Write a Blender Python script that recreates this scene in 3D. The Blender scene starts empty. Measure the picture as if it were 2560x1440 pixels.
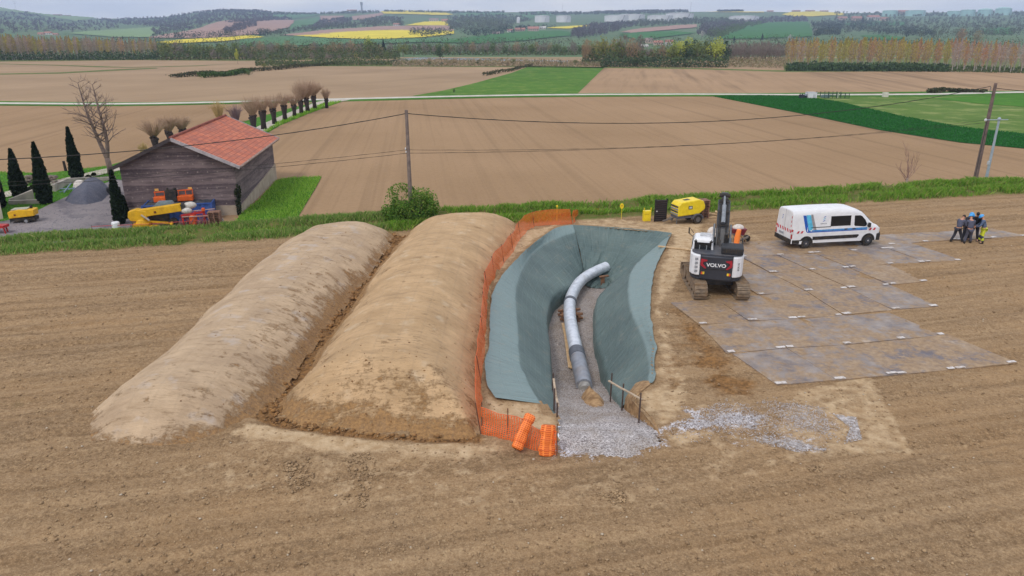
import bpy, math, random
import numpy as np
from mathutils import Vector, Matrix
random.seed(7); np.random.seed(7)
sc = bpy.context.scene
COL = sc.collection
# ---------------- camera ----------------
H = 12.0; F = 1800.0; TH = math.atan(632/1800); ST, CT = math.sin(TH), math.cos(TH)
cam = bpy.data.cameras.new('camera'); camo = bpy.data.objects.new('camera', cam); COL.objects.link(camo)
cam.sensor_width = 36; cam.lens = 36*F/2560; cam.clip_start = .1; cam.clip_end = 20000
camo.location = (0, 0, H); camo.rotation_euler = (math.pi/2-TH, 0, 0); sc.camera = camo
# ---------------- sky, sun, exposure ----------------
SUN_EL, SUN_AZ = 52, 215
w = bpy.data.worlds.new('World'); sc.world = w; w.use_nodes = True
nt = w.node_tree; bg = nt.nodes['Background']
sky = nt.nodes.new('ShaderNodeTexSky'); sky.sky_type = 'NISHITA'; sky.sun_disc = False
sky.sun_elevation = math.radians(SUN_EL); sky.sun_rotation = math.radians(SUN_AZ)
sky.dust_density = 4.0; sky.ozone_density = 1.0; sky.air_density = 1.0
hs = nt.nodes.new('ShaderNodeHueSaturation'); hs.inputs['Saturation'].default_value = .42
nt.links.new(sky.outputs[0], hs.inputs['Color'])
# a high, thin overcast over the clear sky
tcw = nt.nodes.new('ShaderNodeTexCoord'); mpw = nt.nodes.new('ShaderNodeMapping'); mpw.inputs[3].default_value = (1, 1, 5)
cn = nt.nodes.new('ShaderNodeTexNoise'); cn.inputs['Scale'].default_value = 2.2; cn.inputs['Detail'].default_value = 6
nt.links.new(tcw.outputs['Generated'], mpw.inputs[0]); nt.links.new(mpw.outputs[0], cn.inputs['Vector'])
cr = nt.nodes.new('ShaderNodeMapRange'); cr.inputs[1].default_value = .3; cr.inputs[2].default_value = .7; cr.inputs[3].default_value = .78; cr.inputs[4].default_value = .97
nt.links.new(cn.outputs[0], cr.inputs[0])
mxw = nt.nodes.new('ShaderNodeMix'); mxw.data_type = 'RGBA'; nt.links.new(cr.outputs[0], mxw.inputs[0]); nt.links.new(hs.outputs[0], mxw.inputs[6]); mxw.inputs[7].default_value = (6.2, 6.5, 7.1, 1)
cn2 = nt.nodes.new('ShaderNodeTexNoise'); cn2.inputs['Scale'].default_value = 5; cn2.inputs['Detail'].default_value = 7; nt.links.new(mpw.outputs[0], cn2.inputs['Vector'])
cm2 = nt.nodes.new('ShaderNodeMix'); cm2.data_type = 'RGBA'; cm2.inputs[6].default_value = (5.1, 5.6, 6.6, 1); cm2.inputs[7].default_value = (7.0, 7.1, 7.35, 1)
cr2 = nt.nodes.new('ShaderNodeMapRange'); cr2.inputs[1].default_value = .38; cr2.inputs[2].default_value = .62; nt.links.new(cn2.outputs[0], cr2.inputs[0]); nt.links.new(cr2.outputs[0], cm2.inputs[0]); nt.links.new(cm2.outputs[2], mxw.inputs[7])
nt.links.new(mxw.outputs[2], bg.inputs[0])
bg.inputs[1].default_value = 0.15
sl = bpy.data.lights.new('sun', 'SUN'); sl.energy = 1.25; sl.angle = math.radians(14); sl.color = (1, .95, .88)
so = bpy.data.objects.new('sun', sl); COL.objects.link(so)
a = math.radians(SUN_AZ); e = math.radians(SUN_EL)
sd = Vector((math.sin(a)*math.cos(e), math.cos(a)*math.cos(e), math.sin(e)))
so.rotation_euler = sd.to_track_quat('Z', 'Y').to_euler(); so.location = (0, 0, 80)
sc.view_settings.view_transform = 'Standard'; sc.view_settings.look = 'None'
sc.view_settings.exposure = 0.0; sc.view_settings.gamma = 1.0
sc.cycles.volume_bounces = 0; sc.cycles.max_bounces = 6; sc.cycles.transparent_max_bounces = 12
# ---------------- helpers ----------------
def lin(c):
    r = []
    for v in c[:3]:
        v /= 255.0
        r.append(v/12.92 if v <= .04045 else ((v+.055)/1.055)**2.4)
    return (r[0], r[1], r[2], 1)
def G(px, py, z=0.0):
    v = (py-720)/F; u = (px-1280)/F; t = (H-z)/(ST+v*CT)
    return Vector((u*t, (CT-v*ST)*t, z))
def GL(pts): return [G(*p) for p in pts]
SKYX = [-1500, 0, 60, 150, 250, 400, 470, 560, 640, 700, 780, 900, 1000, 1300, 1500, 1900, 2100, 2300, 2560, 4000]
SKYY = [34, 24, 31, 41, 47, 44, 34, 26, 28, 34, 35, 31, 29, 31, 31, 29, 33, 31, 29, 29]
Y0 = 430.0
def skyY(px): return float(np.interp(px, SKYX, SKYY))
def T(px, py):
    """point of the far hillside seen at a photo pixel"""
    ys = skyY(px); s = max(0, min(1.06, (144-py)/(144-ys)))
    Y = Y0*(3400/Y0)**s; v = (py-720)/F
    t = Y/(CT-v*ST)
    return Vector(((px-1280)/F*t, Y, H-Y*math.tan(TH+math.atan(v))))
def tagit(o, label=None, cat=None, group=None, kind=None):
    if label: o['label'] = label
    if cat: o['category'] = cat
    if group: o['group'] = group
    if kind: o['kind'] = kind
    return o
def thing(name, label, cat, loc=(0, 0, 0), rz=0, group=None):
    o = bpy.data.objects.new(name, None); COL.objects.link(o); o.empty_display_size = .2
    o.location = loc; o.rotation_euler = (0, 0, rz)
    return tagit(o, label, cat, group)
def dup(o, loc=None, rz=None, sc_=None, label=None, group=None, parent=None):
    c = o.copy(); COL.objects.link(c)
    if parent is not None: c.parent = parent
    if loc is not None: c.location = loc
    if rz is not None: c.rotation_euler = (c.rotation_euler[0], c.rotation_euler[1], rz)
    if sc_ is not None: c.scale = sc_ if hasattr(sc_, '__len__') else (sc_,)*3
    if label: c['label'] = label
    if group: c['group'] = group
    for ch in list(o.children): dup(ch, parent=c)
    return c
class MB:
    def __init__(s): s.v = []; s.f = []; s.uv = None
    def add(s, vs, fs):
        n = len(s.v); s.v += [tuple(p) for p in vs]; s.f += [tuple(i+n for i in f) for f in fs]; return s
    def box(s, c, d, rz=0, rx=0, ry=0, taper=1.0):
        m = Matrix.Rotation(rz, 3, 'Z') @ Matrix.Rotation(ry, 3, 'Y') @ Matrix.Rotation(rx, 3, 'X')
        vs = []
        for k in (-1, 1):
            q = taper if k > 0 else 1
            for i, j in ((-1, -1), (1, -1), (1, 1), (-1, 1)):
                vs.append(Vector(c)+m @ Vector((i*d[0]/2*q, j*d[1]/2*q, k*d[2]/2)))
        return s.add(vs, [(3, 2, 1, 0), (4, 5, 6, 7), (0, 1, 5, 4), (1, 2, 6, 5), (2, 3, 7, 6), (3, 0, 4, 7)])
    def beam(s, p, q, w_, h_):
        p, q = Vector(p), Vector(q); d = q-p; L = d.length; d.normalize()
        up = Vector((0, 0, 1)) if abs(d.z) < .95 else Vector((0, 1, 0))
        x = d.cross(up).normalized(); y = x.cross(d)
        vs = [b+x*i*w_/2+y*j*h_/2 for b in (p, q) for i, j in ((-1, -1), (1, -1), (1, 1), (-1, 1))]
        return s.add(vs, [(3, 2, 1, 0), (4, 5, 6, 7), (0, 1, 5, 4), (1, 2, 6, 5), (2, 3, 7, 6), (3, 0, 4, 7)])
    def tube(s, pts, rs, n=8, cap=True):
        pts = [Vector(p) for p in pts]
        if not hasattr(rs, '__len__'): rs = [rs]*len(pts)
        vs = []; fs = []; x0 = None
        for i, p in enumerate(pts):
            d = (pts[min(i+1, len(pts)-1)]-pts[max(i-1, 0)])
            if d.length < 1e-9: d = Vector((0, 0, 1))
            d.normalize()
            if x0 is None:
                up = Vector((0, 0, 1)) if abs(d.z) < .9 else Vector((1, 0, 0))
                x = d.cross(up).normalized()
            else:
                x = (x0-d*x0.dot(d)); x = x.normalized() if x.length > 1e-6 else d.orthogonal().normalized()
            x0 = x; y = d.cross(x)
            for k in range(n):
                a = 2*math.pi*k/n; vs.append(p+(x*math.cos(a)+y*math.sin(a))*rs[i])
        for i in range(len(pts)-1):
            for k in range(n):
                a, b = i*n+k, i*n+(k+1) % n; fs.append((a, b, b+n, a+n))
        if cap:
            fs.append(tuple(range(n-1, -1, -1))); fs.append(tuple(range((len(pts)-1)*n, len(pts)*n)))
        return s.add(vs, fs)
    def ell(s, c, r, n=10, m=7, rz=0, zmin=-1.0):
        c = Vector(c); R_ = Matrix.Rotation(rz, 3, 'Z'); vs = []; fs = []
        if not hasattr(r, '__len__'): r = (r, r, r)
        a0 = math.asin(zmin)
        for i in range(m+1):
            a = a0+(math.pi/2-a0)*i/m
            for k in range(n):
                b = 2*math.pi*k/n
                vs.append(c+R_ @ Vector((r[0]*math.cos(a)*math.cos(b), r[1]*math.cos(a)*math.sin(b), r[2]*math.sin(a))))
        for i in range(m):
            for k in range(n): fs.append((i*n+k, i*n+(k+1) % n, (i+1)*n+(k+1) % n, (i+1)*n+k))
        fs.append(tuple(range(n-1, -1, -1)))
        return s.add(vs, fs)
    def prism(s, outline, p0, ex, ey, ez, th):
        """2D outline in (ex,ey) at p0, extruded th along ez"""
        p0, ex, ey, ez = Vector(p0), Vector(ex), Vector(ey), Vector(ez); n = len(outline)
        vs = [p0+ex*x+ey*y for x, y in outline]+[p0+ex*x+ey*y+ez*th for x, y in outline]
        return s.add(vs, [tuple(range(n-1, -1, -1)), tuple(range(n, 2*n))]+[(i, (i+1) % n, (i+1) % n+n, i+n) for i in range(n)])
    def loft(s, secs, closed=True, cap=True):
        n = len(secs[0]); vs = [p for q in secs for p in q]; fs = []
        for i in range(len(secs)-1):
            for k in range(n if closed else n-1): fs.append((i*n+k, i*n+(k+1) % n, (i+1)*n+(k+1) % n, (i+1)*n+k))
        if cap: fs += [tuple(range(n-1, -1, -1)), tuple(range((len(secs)-1)*n, len(secs)*n))]
        return s.add(vs, fs)
    def build(s, name, m, parent=None, smooth=False, bevel=0, seg=2, recalc=True):
        me = bpy.data.meshes.new(name); me.from_pydata(s.v, [], s.f)
        if recalc and len(s.f) < 60000:
            import bmesh
            bm = bmesh.new(); bm.from_mesh(me); bmesh.ops.recalc_face_normals(bm, faces=bm.faces)
            if bevel: bmesh.ops.bevel(bm, geom=[e for e in bm.edges if len(e.link_faces) == 2 and e.calc_face_angle(0) > .5], offset=bevel, segments=seg, affect='EDGES', profile=.5, clamp_overlap=True)
            bm.to_mesh(me); bm.free()
        o = bpy.data.objects.new(name, me); COL.objects.link(o)
        if m is not None: me.materials.append(m)
        if smooth is True: me.polygons.foreach_set('use_smooth', [True]*len(me.polygons))
        elif smooth: me.shade_smooth() if False else me.polygons.foreach_set('use_smooth', [True]*len(me.polygons)); 
        if smooth and smooth is not True:
            try: me.set_sharp_from_angle(angle=math.radians(smooth))
            except Exception: pass
        if parent is not None: o.parent = parent
        return o
def npmesh(name, V, Fq, m, smooth=True, uv=None, col=None, parent=None):
    """big mesh from numpy arrays; Fq (n,k)"""
    V = np.asarray(V, dtype=np.float32); Fq = np.asarray(Fq, dtype=np.int32); k = Fq.shape[1]
    me = bpy.data.meshes.new(name); me.vertices.add(len(V)); me.vertices.foreach_set('co', V.ravel())
    me.loops.add(Fq.size); me.loops.foreach_set('vertex_index', Fq.ravel()); me.polygons.add(len(Fq))
    me.polygons.foreach_set('loop_start', np.arange(0, Fq.size, k, dtype=np.int32))
    me.polygons.foreach_set('loop_total', np.full(len(Fq), k, dtype=np.int32))
    me.update(calc_edges=True)
    if smooth: me.polygons.foreach_set('use_smooth', np.ones(len(Fq), dtype=bool))
    if uv is not None:
        l = me.uv_layers.new(name='UVMap'); l.data.foreach_set('uv', np.asarray(uv, dtype=np.float32)[Fq.ravel()].ravel())
    if col is not None:
        ca = me.color_attributes.new('zone', 'FLOAT_COLOR', 'POINT'); ca.data.foreach_set('color', np.asarray(col, dtype=np.float32).ravel())
    if m is not None: me.materials.append(m)
    me.validate()
    o = bpy.data.objects.new(name, me); COL.objects.link(o)
    if parent is not None: o.parent = parent
    return o
# numpy value noise
_P = np.random.RandomState(3).rand(512, 512)
def vn(x, y, seed=0):
    x = np.asarray(x, float)+seed*17.31; y = np.asarray(y, float)+seed*9.77
    xi = np.floor(x).astype(int); yi = np.floor(y).astype(int); fx = x-xi; fy = y-yi
    fx = fx*fx*(3-2*fx); fy = fy*fy*(3-2*fy); A = lambda i, j: _P[(xi+i) % 512, (yi+j) % 512]
    return (A(0, 0)*(1-fx)+A(1, 0)*fx)*(1-fy)+(A(0, 1)*(1-fx)+A(1, 1)*fx)*fy
def fbm(x, y, o=4, seed=0):
    s = 0; a = .5
    for k in range(o): s = s+a*(vn(x, y, seed+k)-.5)*2; x = x*2.03; y = y*2.03; a *= .5
    return s
def inpoly(x, y, P):
    c = np.zeros(x.shape, bool); n = len(P)
    for i in range(n):
        x1, y1 = P[i][0], P[i][1]; x2, y2 = P[(i+1) % n][0], P[(i+1) % n][1]
        if y1 == y2: continue
        c ^= ((y1 > y) != (y2 > y)) & (x < (x2-x1)*(y-y1)/(y2-y1)+x1)
    return c
def sdf(x, y, P):
    d = np.full(x.shape, 1e9); n = len(P)
    for i in range(n):
        ax, ay = P[i][0], P[i][1]; bx, by = P[(i+1) % n][0]-ax, P[(i+1) % n][1]-ay
        h = np.clip(((x-ax)*bx+(y-ay)*by)/(bx*bx+by*by+1e-12), 0, 1)
        d = np.minimum(d, np.hypot(x-ax-bx*h, y-ay-by*h))
    return np.where(inpoly(x, y, P), d, -d)
def linedist(x, y, P):
    d = np.full(x.shape, 1e9)
    for i in range(len(P)-1):
        ax, ay = P[i][0], P[i][1]; bx, by = P[i+1][0]-ax, P[i+1][1]-ay
        h = np.clip(((x-ax)*bx+(y-ay)*by)/(bx*bx+by*by+1e-12), 0, 1)
        d = np.minimum(d, np.hypot(x-ax-bx*h, y-ay-by*h))
    return d
def smooth_line(pts, n):
    """Catmull-Rom through pts resampled evenly to n"""
    P = [Vector(p) for p in pts]; P = [P[0]*2-P[1]]+P+[P[-1]*2-P[-2]]; out = []
    for i in range(1, len(P)-2):
        for k in range(16):
            t = k/16; a, b, c, d = P[i-1], P[i], P[i+1], P[i+2]
            out.append(.5*((2*b)+(c-a)*t+(2*a-5*b+4*c-d)*t*t+(3*b-a-3*c+d)*t**3))
    out.append(P[-2]); A = np.array([tuple(p) for p in out])
    L = np.concatenate([[0], np.cumsum(np.linalg.norm(np.diff(A, axis=0), axis=1))])
    s = np.linspace(0, L[-1], n)
    return np.stack([np.interp(s, L, A[:, k]) for k in range(3)], 1)
# ---------------- materials ----------------
def newmat(name):
    m = bpy.data.materials.new(name); m.use_nodes = True; return m, m.node_tree, m.node_tree.nodes['Principled BSDF']
def nd(nt, t, **k):
    n = nt.nodes.new(t)
    for a, b in k.items():
        if a.startswith('i_'): n.inputs[int(a[2:]) if a[2:].isdigit() else a[2:]].default_value = b
        else: setattr(n, a, b)
    return n
def lk(nt, a, b): nt.links.new(a, b)
def mixc(nt, f, A, B, blend='MIX'):
    n = nt.nodes.new('ShaderNodeMix'); n.data_type = 'RGBA'; n.blend_type = blend
    for sock, v in ((n.inputs[0], f), (n.inputs[6], A), (n.inputs[7], B)):
        if hasattr(v, 'links'): lk(nt, v, sock)
        else: sock.default_value = v
    return n.outputs[2]
def math_(nt, op, a, b=0.5, c=None, clamp=False):
    n = nt.nodes.new('ShaderNodeMath'); n.operation = op; n.use_clamp = clamp
    for i, v in enumerate((a, b, c)):
        if v is None: continue
        if hasattr(v, 'links'): lk(nt, v, n.inputs[i])
        else: n.inputs[i].default_value = v
    return n.outputs[0]
def ramp(nt, x, lo, hi):
    n = nd(nt, 'ShaderNodeMapRange'); n.clamp = True
    lk(nt, x, n.inputs[0]); n.inputs[1].default_value = lo; n.inputs[2].default_value = hi
    return n.outputs[0]
def coords(nt, scale=(1, 1, 1), rot=0, kind='Object'):
    tc = nd(nt, 'ShaderNodeTexCoord'); mp = nd(nt, 'ShaderNodeMapping')
    lk(nt, tc.outputs[kind], mp.inputs[0]); mp.inputs[3].default_value = scale; mp.inputs[2].default_value = (0, 0, rot)
    return mp.outputs[0]
def noise(nt, vec, scale, detail=4, rough=.55, dist=0):
    n = nd(nt, 'ShaderNodeTexNoise'); lk(nt, vec, n.inputs['Vector']); n.inputs['Scale'].default_value = scale
    n.inputs['Detail'].default_value = detail; n.inputs['Roughness'].default_value = rough; n.inputs['Distortion'].default_value = dist
    return n.outputs[0]
def bump(nt, b, h, strength=.3, dist=.05, prev=None):
    n = nd(nt, 'ShaderNodeBump'); lk(nt, h, n.inputs['Height']); n.inputs['Strength'].default_value = strength; n.inputs['Distance'].default_value = dist
    if prev is not None: lk(nt, prev, n.inputs['Normal'])
    lk(nt, n.outputs[0], b.inputs['Normal']); return n.outputs[0]
_MC = {}
def M(name, c1, c2=None, rough=.7, scale=6, detail=4, bmp=0, bscale=None, metal=0, lo=.35, hi=.65, dirt=None, dirt_amt=.4, dscale=1.5, spec=None):
    """plain procedural material: two tones broken up by noise, optional dirt patches and bump"""
    if name in _MC: return _MC[name]
    m, nt, b = newmat(name); vec = coords(nt)
    if c2 is None: c2 = tuple(min(255, x*.86) for x in c1)
    col = mixc(nt, ramp(nt, noise(nt, vec, scale, detail), lo, hi), lin(c1), lin(c2))
    if dirt is not None: col = mixc(nt, math_(nt, 'MULTIPLY', ramp(nt, noise(nt, vec, dscale, 6, .65), .45, .7), dirt_amt), col, lin(dirt))
    lk(nt, col, b.inputs['Base Color']); b.inputs['Roughness'].default_value = rough; b.inputs['Metallic'].default_value = metal
    if spec is not None: b.inputs['Specular IOR Level'].default_value = spec
    if bmp: bump(nt, b, noise(nt, vec, bscale or scale*3, 4), bmp, .03)
    _MC[name] = m; return m
def leafmat(name, cols, rough=.75, trans=.25, vary=.35):
    """foliage: every leaf gets its own tone, every plant a slight tint"""
    m, nt, b = newmat(name); g = nd(nt, 'ShaderNodeNewGeometry'); oi = nd(nt, 'ShaderNodeObjectInfo')
    cr = nd(nt, 'ShaderNodeValToRGB'); lk(nt, g.outputs['Random Per Island'], cr.inputs[0])
    el = cr.color_ramp.elements
    while len(el) < len(cols): el.new(.5)
    for i, c in enumerate(cols): el[i].position = i/(max(1, len(cols)-1)); el[i].color = lin(c)
    hsv = nd(nt, 'ShaderNodeHueSaturation'); lk(nt, cr.outputs[0], hsv.inputs['Color'])
    lk(nt, math_(nt, 'ADD', math_(nt, 'MULTIPLY', oi.outputs['Random'], vary), 1-vary/2), hsv.inputs['Value'])
    lk(nt, math_(nt, 'ADD', math_(nt, 'MULTIPLY', oi.outputs['Random'], -.04), .52), hsv.inputs['Hue'])
    lk(nt, hsv.outputs[0], b.inputs['Base Color']); b.inputs['Roughness'].default_value = rough; b.inputs['Specular IOR Level'].default_value = .2
    if trans:
        tr = nd(nt, 'ShaderNodeBsdfTranslucent'); lk(nt, hsv.outputs[0], tr.inputs[0]); mx = nd(nt, 'ShaderNodeMixShader'); mx.inputs[0].default_value = trans
        lk(nt, b.outputs[0], mx.inputs[1]); lk(nt, tr.outputs[0], mx.inputs[2]); lk(nt, mx.outputs[0], nt.nodes['Material Output'].inputs[0])
    return m
def draped(name, pts, m, z=0.0, fn=None, kind='structure', **k):
    """flat sheet through ground points"""
    mb = MB(); P = [G(*p[:2]) if fn is None else fn(*p[:2]) for p in pts]
    mb.add([(p.x, p.y, p.z+z) for p in P], [tuple(range(len(P)))])
    o = mb.build(name, m); 
    if o.data.polygons[0].normal.z < 0: o.data.flip_normals()
    return tagit(o, kind=kind, **k)
# ================= ground, fields =================
PH = math.radians(13.8); E1 = np.array([math.cos(PH), math.sin(PH)]); E2 = np.array([-math.sin(PH), math.cos(PH)])
def UV2(u, v): return u*E1[0]+v*E2[0], u*E1[1]+v*E2[1]
def P2(pts): return [(G(*p).x, G(*p).y) for p in pts]
# trench lines, far to near (photo pixels and depth)
LO = [(1432,562,.10),(1405,565,.10),(1380,575,.10),(1335,607,.10),(1297,642,.10),(1262,680,.10),(1234,725,.10),(1227,765,.10),(1222,860,.10),(1212,905,.10),(1218,960,.10),(1238,994,.10)]
LF = [(1437,578,-.2),(1400,590,-.3),(1362,608,-.32),(1330,632,-.32),(1305,670,-.32),(1290,712,-.32),(1287,750,-.32),(1292,812,-.32),(1297,905,-.28),(1310,932,-.22),(1327,970,-.12),(1350,1007,.03)]
LI = [(1458,672,-2.0),(1432,706,-1.7),(1402,725,-1.6),(1382,742,-1.6),(1371,770,-1.6),(1367,795,-1.6),(1369,825,-1.6),(1375,875,-1.5),(1378,935,-1.2),(1382,985,-.8),(1386,1040,-.1)]
RO = [(1679,582,.10),(1655,635,.10),(1637,675,.10),(1630,712,.10),(1626,775,.10),(1630,812,.10),(1636,850,.10),(1642,870,.10),(1638,900,.10),(1637,945,.10),(1630,957,.10)]
RF = [(1670,592,-.2),(1612,640,-.3),(1582,672,-.33),(1573,702,-.33),(1573,735,-.33),(1578,770,-.33),(1592,805,-.33),(1608,840,-.28),(1621,880,-.2),(1626,915,-.12),(1621,956,0)]
RI = [(1532,704,-2.1),(1522,714,-2.0),(1496,742,-2),(1488,770,-2),(1488,800,-2),(1491,850,-2),(1503,890,-1.9),(1516,935,-1.7),(1527,970,-1.4),(1556,1018,-.8)]
HOLE = [p[:2] for p in LO]+[(1350,1005),(1390,1042),(1391,1118),(1655,1108),(1652,1088),(1636,1055),(1612,1026),(1588,1003),(1594,983)]+[p[:2] for p in RO][::-1]
holeW = P2(HOLE); cx_, cy_ = np.mean(holeW, 0)
def shrink(P, d):
    n = len(P); out = []
    for i in range(n):
        a = np.array(P[i-1]); b = np.array(P[(i+1) % n]); t = b-a; t /= np.linalg.norm(t)+1e-9
        nrm = np.array([-t[1], t[0]]); out.append((P[i], nrm))
    area = sum(P[i][0]*P[(i+1) % n][1]-P[(i+1) % n][0]*P[i][1] for i in range(n))
    s = 1 if area > 0 else -1
    return [tuple(np.array(p)+nrm*d*s) for p, nrm in out]
HEAP1 = P2([(232,1030),(226,1075),(250,1102),(330,1112),(450,1108),(560,1080),(628,1040),(700,965),(770,872),(840,775),(914,690),(963,620),(980,590)])+[(-8.0,45.0),(-9.6,45.8),(-11.6,45.6),(-13.2,44.2)]+[(-13.9,41.5),(-14.0,36),(-13.95,30),(-13.9,25)]
HEAP2 = P2([(706,1006),(712,1030),(760,1054),(900,1072),(1050,1082),(1185,1082),(1200,1058),(1203,920),(1214,800),(1228,720),(1256,650),(1300,583)])+[(.2,47.2),(-1.6,48),(-4.6,47.8),(-6.4,46.2)]+[(-6.65,43.5),(-7.05,39.5),(-7.35,34.5),(-7.5,29.5),(-7.6,25)]
# --- the worked site: one fine grid with ruts, clods and the pit cut out of it
fu = np.concatenate([np.arange(-150, -34, 3.0), np.arange(-34, 62, .14), np.arange(62, 170, 3.0)])
fv = np.concatenate([np.arange(-40, 5.5, 2.0), np.arange(5.5, 50.45, .14)])
U, V = np.meshgrid(fu, fv); X, Y = UV2(U, V); nu, nv = len(fu), len(fv)
MATAREA = P2([(1943,966),(2550,914),(2367,836),(2260,800),(2350,768),(2240,715),(2325,705),(2225,660),(2410,652),(2300,610),(2560,590),(2560,570),(1900,590),(1870,640),(1880,700),(1670,757),(1750,815)])
PALE = [P2(q) for q in ([(560,1090),(640,1050),(760,1068),(1000,1098),(1200,1102),(1290,1140),(1160,1132),(960,1128),(840,1140),(700,1110)],
    [(1640,560),(1760,560),(1720,640),(1690,720),(1650,760),(1690,860),(1730,960),(1700,1040),(1660,1080),(1610,1020),(1600,985),(1640,950),(1650,870),(1636,780),(1645,690),(1690,590)],
    [(1210,960),(1240,1000),(1350,1010),(1388,1050),(1385,1090),(1200,1030)], [(1660,1085),(1760,1068),(1800,1085),(1690,1130)],
    [(1300,580),(1400,560),(1330,605),(1280,650),(1230,720),(1218,860),(1205,900),(1212,740),(1250,650)],
    [(1990,975),(2180,932),(2290,1137),(1985,1142),(1930,1080)], [(900,1080),(1200,1098),(1260,1150),(1000,1160)], [(1420,535),(1700,560),(1690,590),(1440,560)])]
WORK = P2([(200,1130),(420,1120),(640,1050),(1200,1100),(1390,1150),(1660,1120),(1700,600),(1740,540),(2000,600),(1900,700),(1950,960),(2180,935),(2290,1137),(2100,1200),(1500,1320),(900,1330),(300,1240)])
OCH = [P2(q) for q in ([(1690,770),(1760,810),(1800,860),(1880,960),(1880,1010),(1770,1000),(1730,900),(1690,830)],
    [(1640,940),(1700,760),(1740,800),(1740,960),(1660,1040)], [(1560,770),(1600,760),(1700,1080),(1640,1060)])]
GULLY = P2([(640,1040),(700,960),(770,860),(850,760),(930,660),(980,585),(1015,590),(960,660),(880,760),(800,860),(725,955),(690,1040),(800,1062),(1000,1086),(1190,1092),(1205,1105),(1000,1100),(790,1080),(660,1055)])
FRONTCLOD = [P2([(700,1150),(790,1140),(800,1200),(720,1250),(690,1210)]), P2([(850,1120),(960,1130),(950,1290),(860,1260)]), P2([(1480,1230),(1560,1210),(1590,1260),(1500,1290)]), P2([(1980,1150),(2080,1150),(2080,1190),(2000,1190)])]
GRAV = [P2(q) for q in ([(1690,1062),(1790,1010),(1860,1010),(1960,1060),(1930,1095),(1800,1085)], [(1850,1098),(1950,1085),(2070,1128),(1990,1132)], [(2080,1035),(2140,1045),(2155,1100),(2110,1112),(2125,1070)], [(1900,1000),(2060,1020),(2080,1090),(1960,1080)],
    [(1395,1060),(1640,1080),(1670,1118),(1600,1150),(1460,1145),(1390,1130)], [(1640,1088),(1700,1050),(1800,1000),(1960,992),(2140,1035),(2155,1110),(2050,1136),(1860,1108),(1700,1108)])]
fb1 = fbm(X*.9, Y*.9, 4, 1); fb2 = fbm(X*4.3, Y*4.3, 3, 2); fb3 = fbm(X*.12, Y*.12, 3, 3)
def soft(P, w): return np.clip(sdf(X, Y, P)/w+.5+.35*fbm(X*1.3, Y*1.3, 3, 5), 0, 1)
pale = np.zeros(X.shape)
for i_, (q, s_) in enumerate(zip(PALE, (.85, .9, .85, .8, .85, .60, .6, .6))): pale = np.maximum(pale, (soft(q, .7) if i_ != 5 else np.clip(sdf(X, Y, q)/.3+.5, 0, 1))*s_)
work = soft(WORK, 2.5); och = np.zeros(X.shape)
for q, s_ in zip(OCH, (1, .6, .4)): och = np.maximum(och, np.clip(sdf(X, Y, q)/1.6+.45+.6*fbm(X*1.1, Y*1.1, 4, 5), 0, 1)*s_)
mat_ = soft(MATAREA, 1.6); gul = np.clip(np.maximum(soft(GULLY, .5)*1.2, np.clip(1-np.abs(X+7.9+.045*(Y-44)*-1*.0)/.75, 0, 1)*(Y > 21.5)*(Y < 45)*1.4), 0, 1); fc = np.zeros(X.shape)
for q in FRONTCLOD: fc = np.maximum(fc, soft(q, .9))
grav = np.zeros(X.shape)
for q, s_ in zip(GRAV, (.85, .8, .8, .42, .9, .44)): grav = np.maximum(grav, np.clip(sdf(X, Y, q)/1.5+.5+.7*fbm(X*.9, Y*.9, 4, 15), 0, 1)*s_)
pale *= 1-gul; pale *= (1-.8*och); pale = np.maximum(pale, .38*mat_*(1-och))
tilled = np.clip(1-work*1.0-mat_*.9, 0, 1)
# tractor passes along the field
vv = V+.25*fbm(U*.09, V*.15, 2, 8)
rows = vn(vv*2.4, vv*0+3.1+U*.006, 4)+.6*vn(vv*6.1, vv*0+7.7+U*.01, 5)
rut = np.abs(vn(vv*1.1, vv*0+1.3+U*.004, 6)-.5)
rutm = np.exp(-(rut/.035)**2)
lug = rutm*(.5+.5*np.sin(U*2*np.pi/.32+np.sign(vn(vv*1.1, vv*0+1.3+U*.004, 6)-.5)*V*9))
Z = .05*fb1+.03*fb2*(.6+.4*tilled)+.05*fb3+tilled*((rows-.8)*.11-rutm*.09+lug*.06)
cl = np.clip(fbm(X*2.6, Y*2.6, 3, 11)-.12, 0, 1); Z += (.05+.12*gul+.10*fc+.08*tilled)*cl
ot = vn(V*0+9, U*.5+V*3.1, 7); Z += och*(.10*np.sin((U*.35+V)*2*np.pi/.42)*.5-.08)
Z -= .12*gul; Z = Z*(1-.75*pale)*(1-.5*grav)+grav*.03*vn(X*7, Y*7, 3)
Z[X*0+mat_ > .6] *= .35
trk = P2([(1700,800),(1750,860),(1800,960),(1790,1020)])
vg = np.clip((V-45.4)/.6, 0, 1)*np.clip((50.4-V)/.5, 0, 1)
Z += vg*(.28*np.exp(-((V-46.6)/.7)**2)+.42*np.exp(-((V-49.0)/.9)**2)-.05)+vg*.08*fb1
Z *= np.clip((50.4-V)/.4, 0, 1)
Z = np.where((X < -16) & (V > 47), Z*.6, Z)
pale = np.maximum(pale, .43*work*(1-och)*(1-gul)*(V < 45))
zone = np.stack([pale, grav, np.clip(np.maximum(och*.85, gul*.95)+fc*.25+tilled*(rutm*.26+.10*np.clip(.9-rows, 0, 1)), 0, 1), np.clip(vg*1.4-.3+.5*fbm(X*.8, Y*.8, 3, 21), 0, 1)], -1).reshape(-1, 4)  # moist ruts and furrow bottoms; their darkening also adds shade to weak relief
idx = np.arange(nu*nv).reshape(nv, nu); Fq = np.stack([idx[:-1, :-1], idx[:-1, 1:], idx[1:, 1:], idx[1:, :-1]], -1).reshape(-1, 4)
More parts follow.
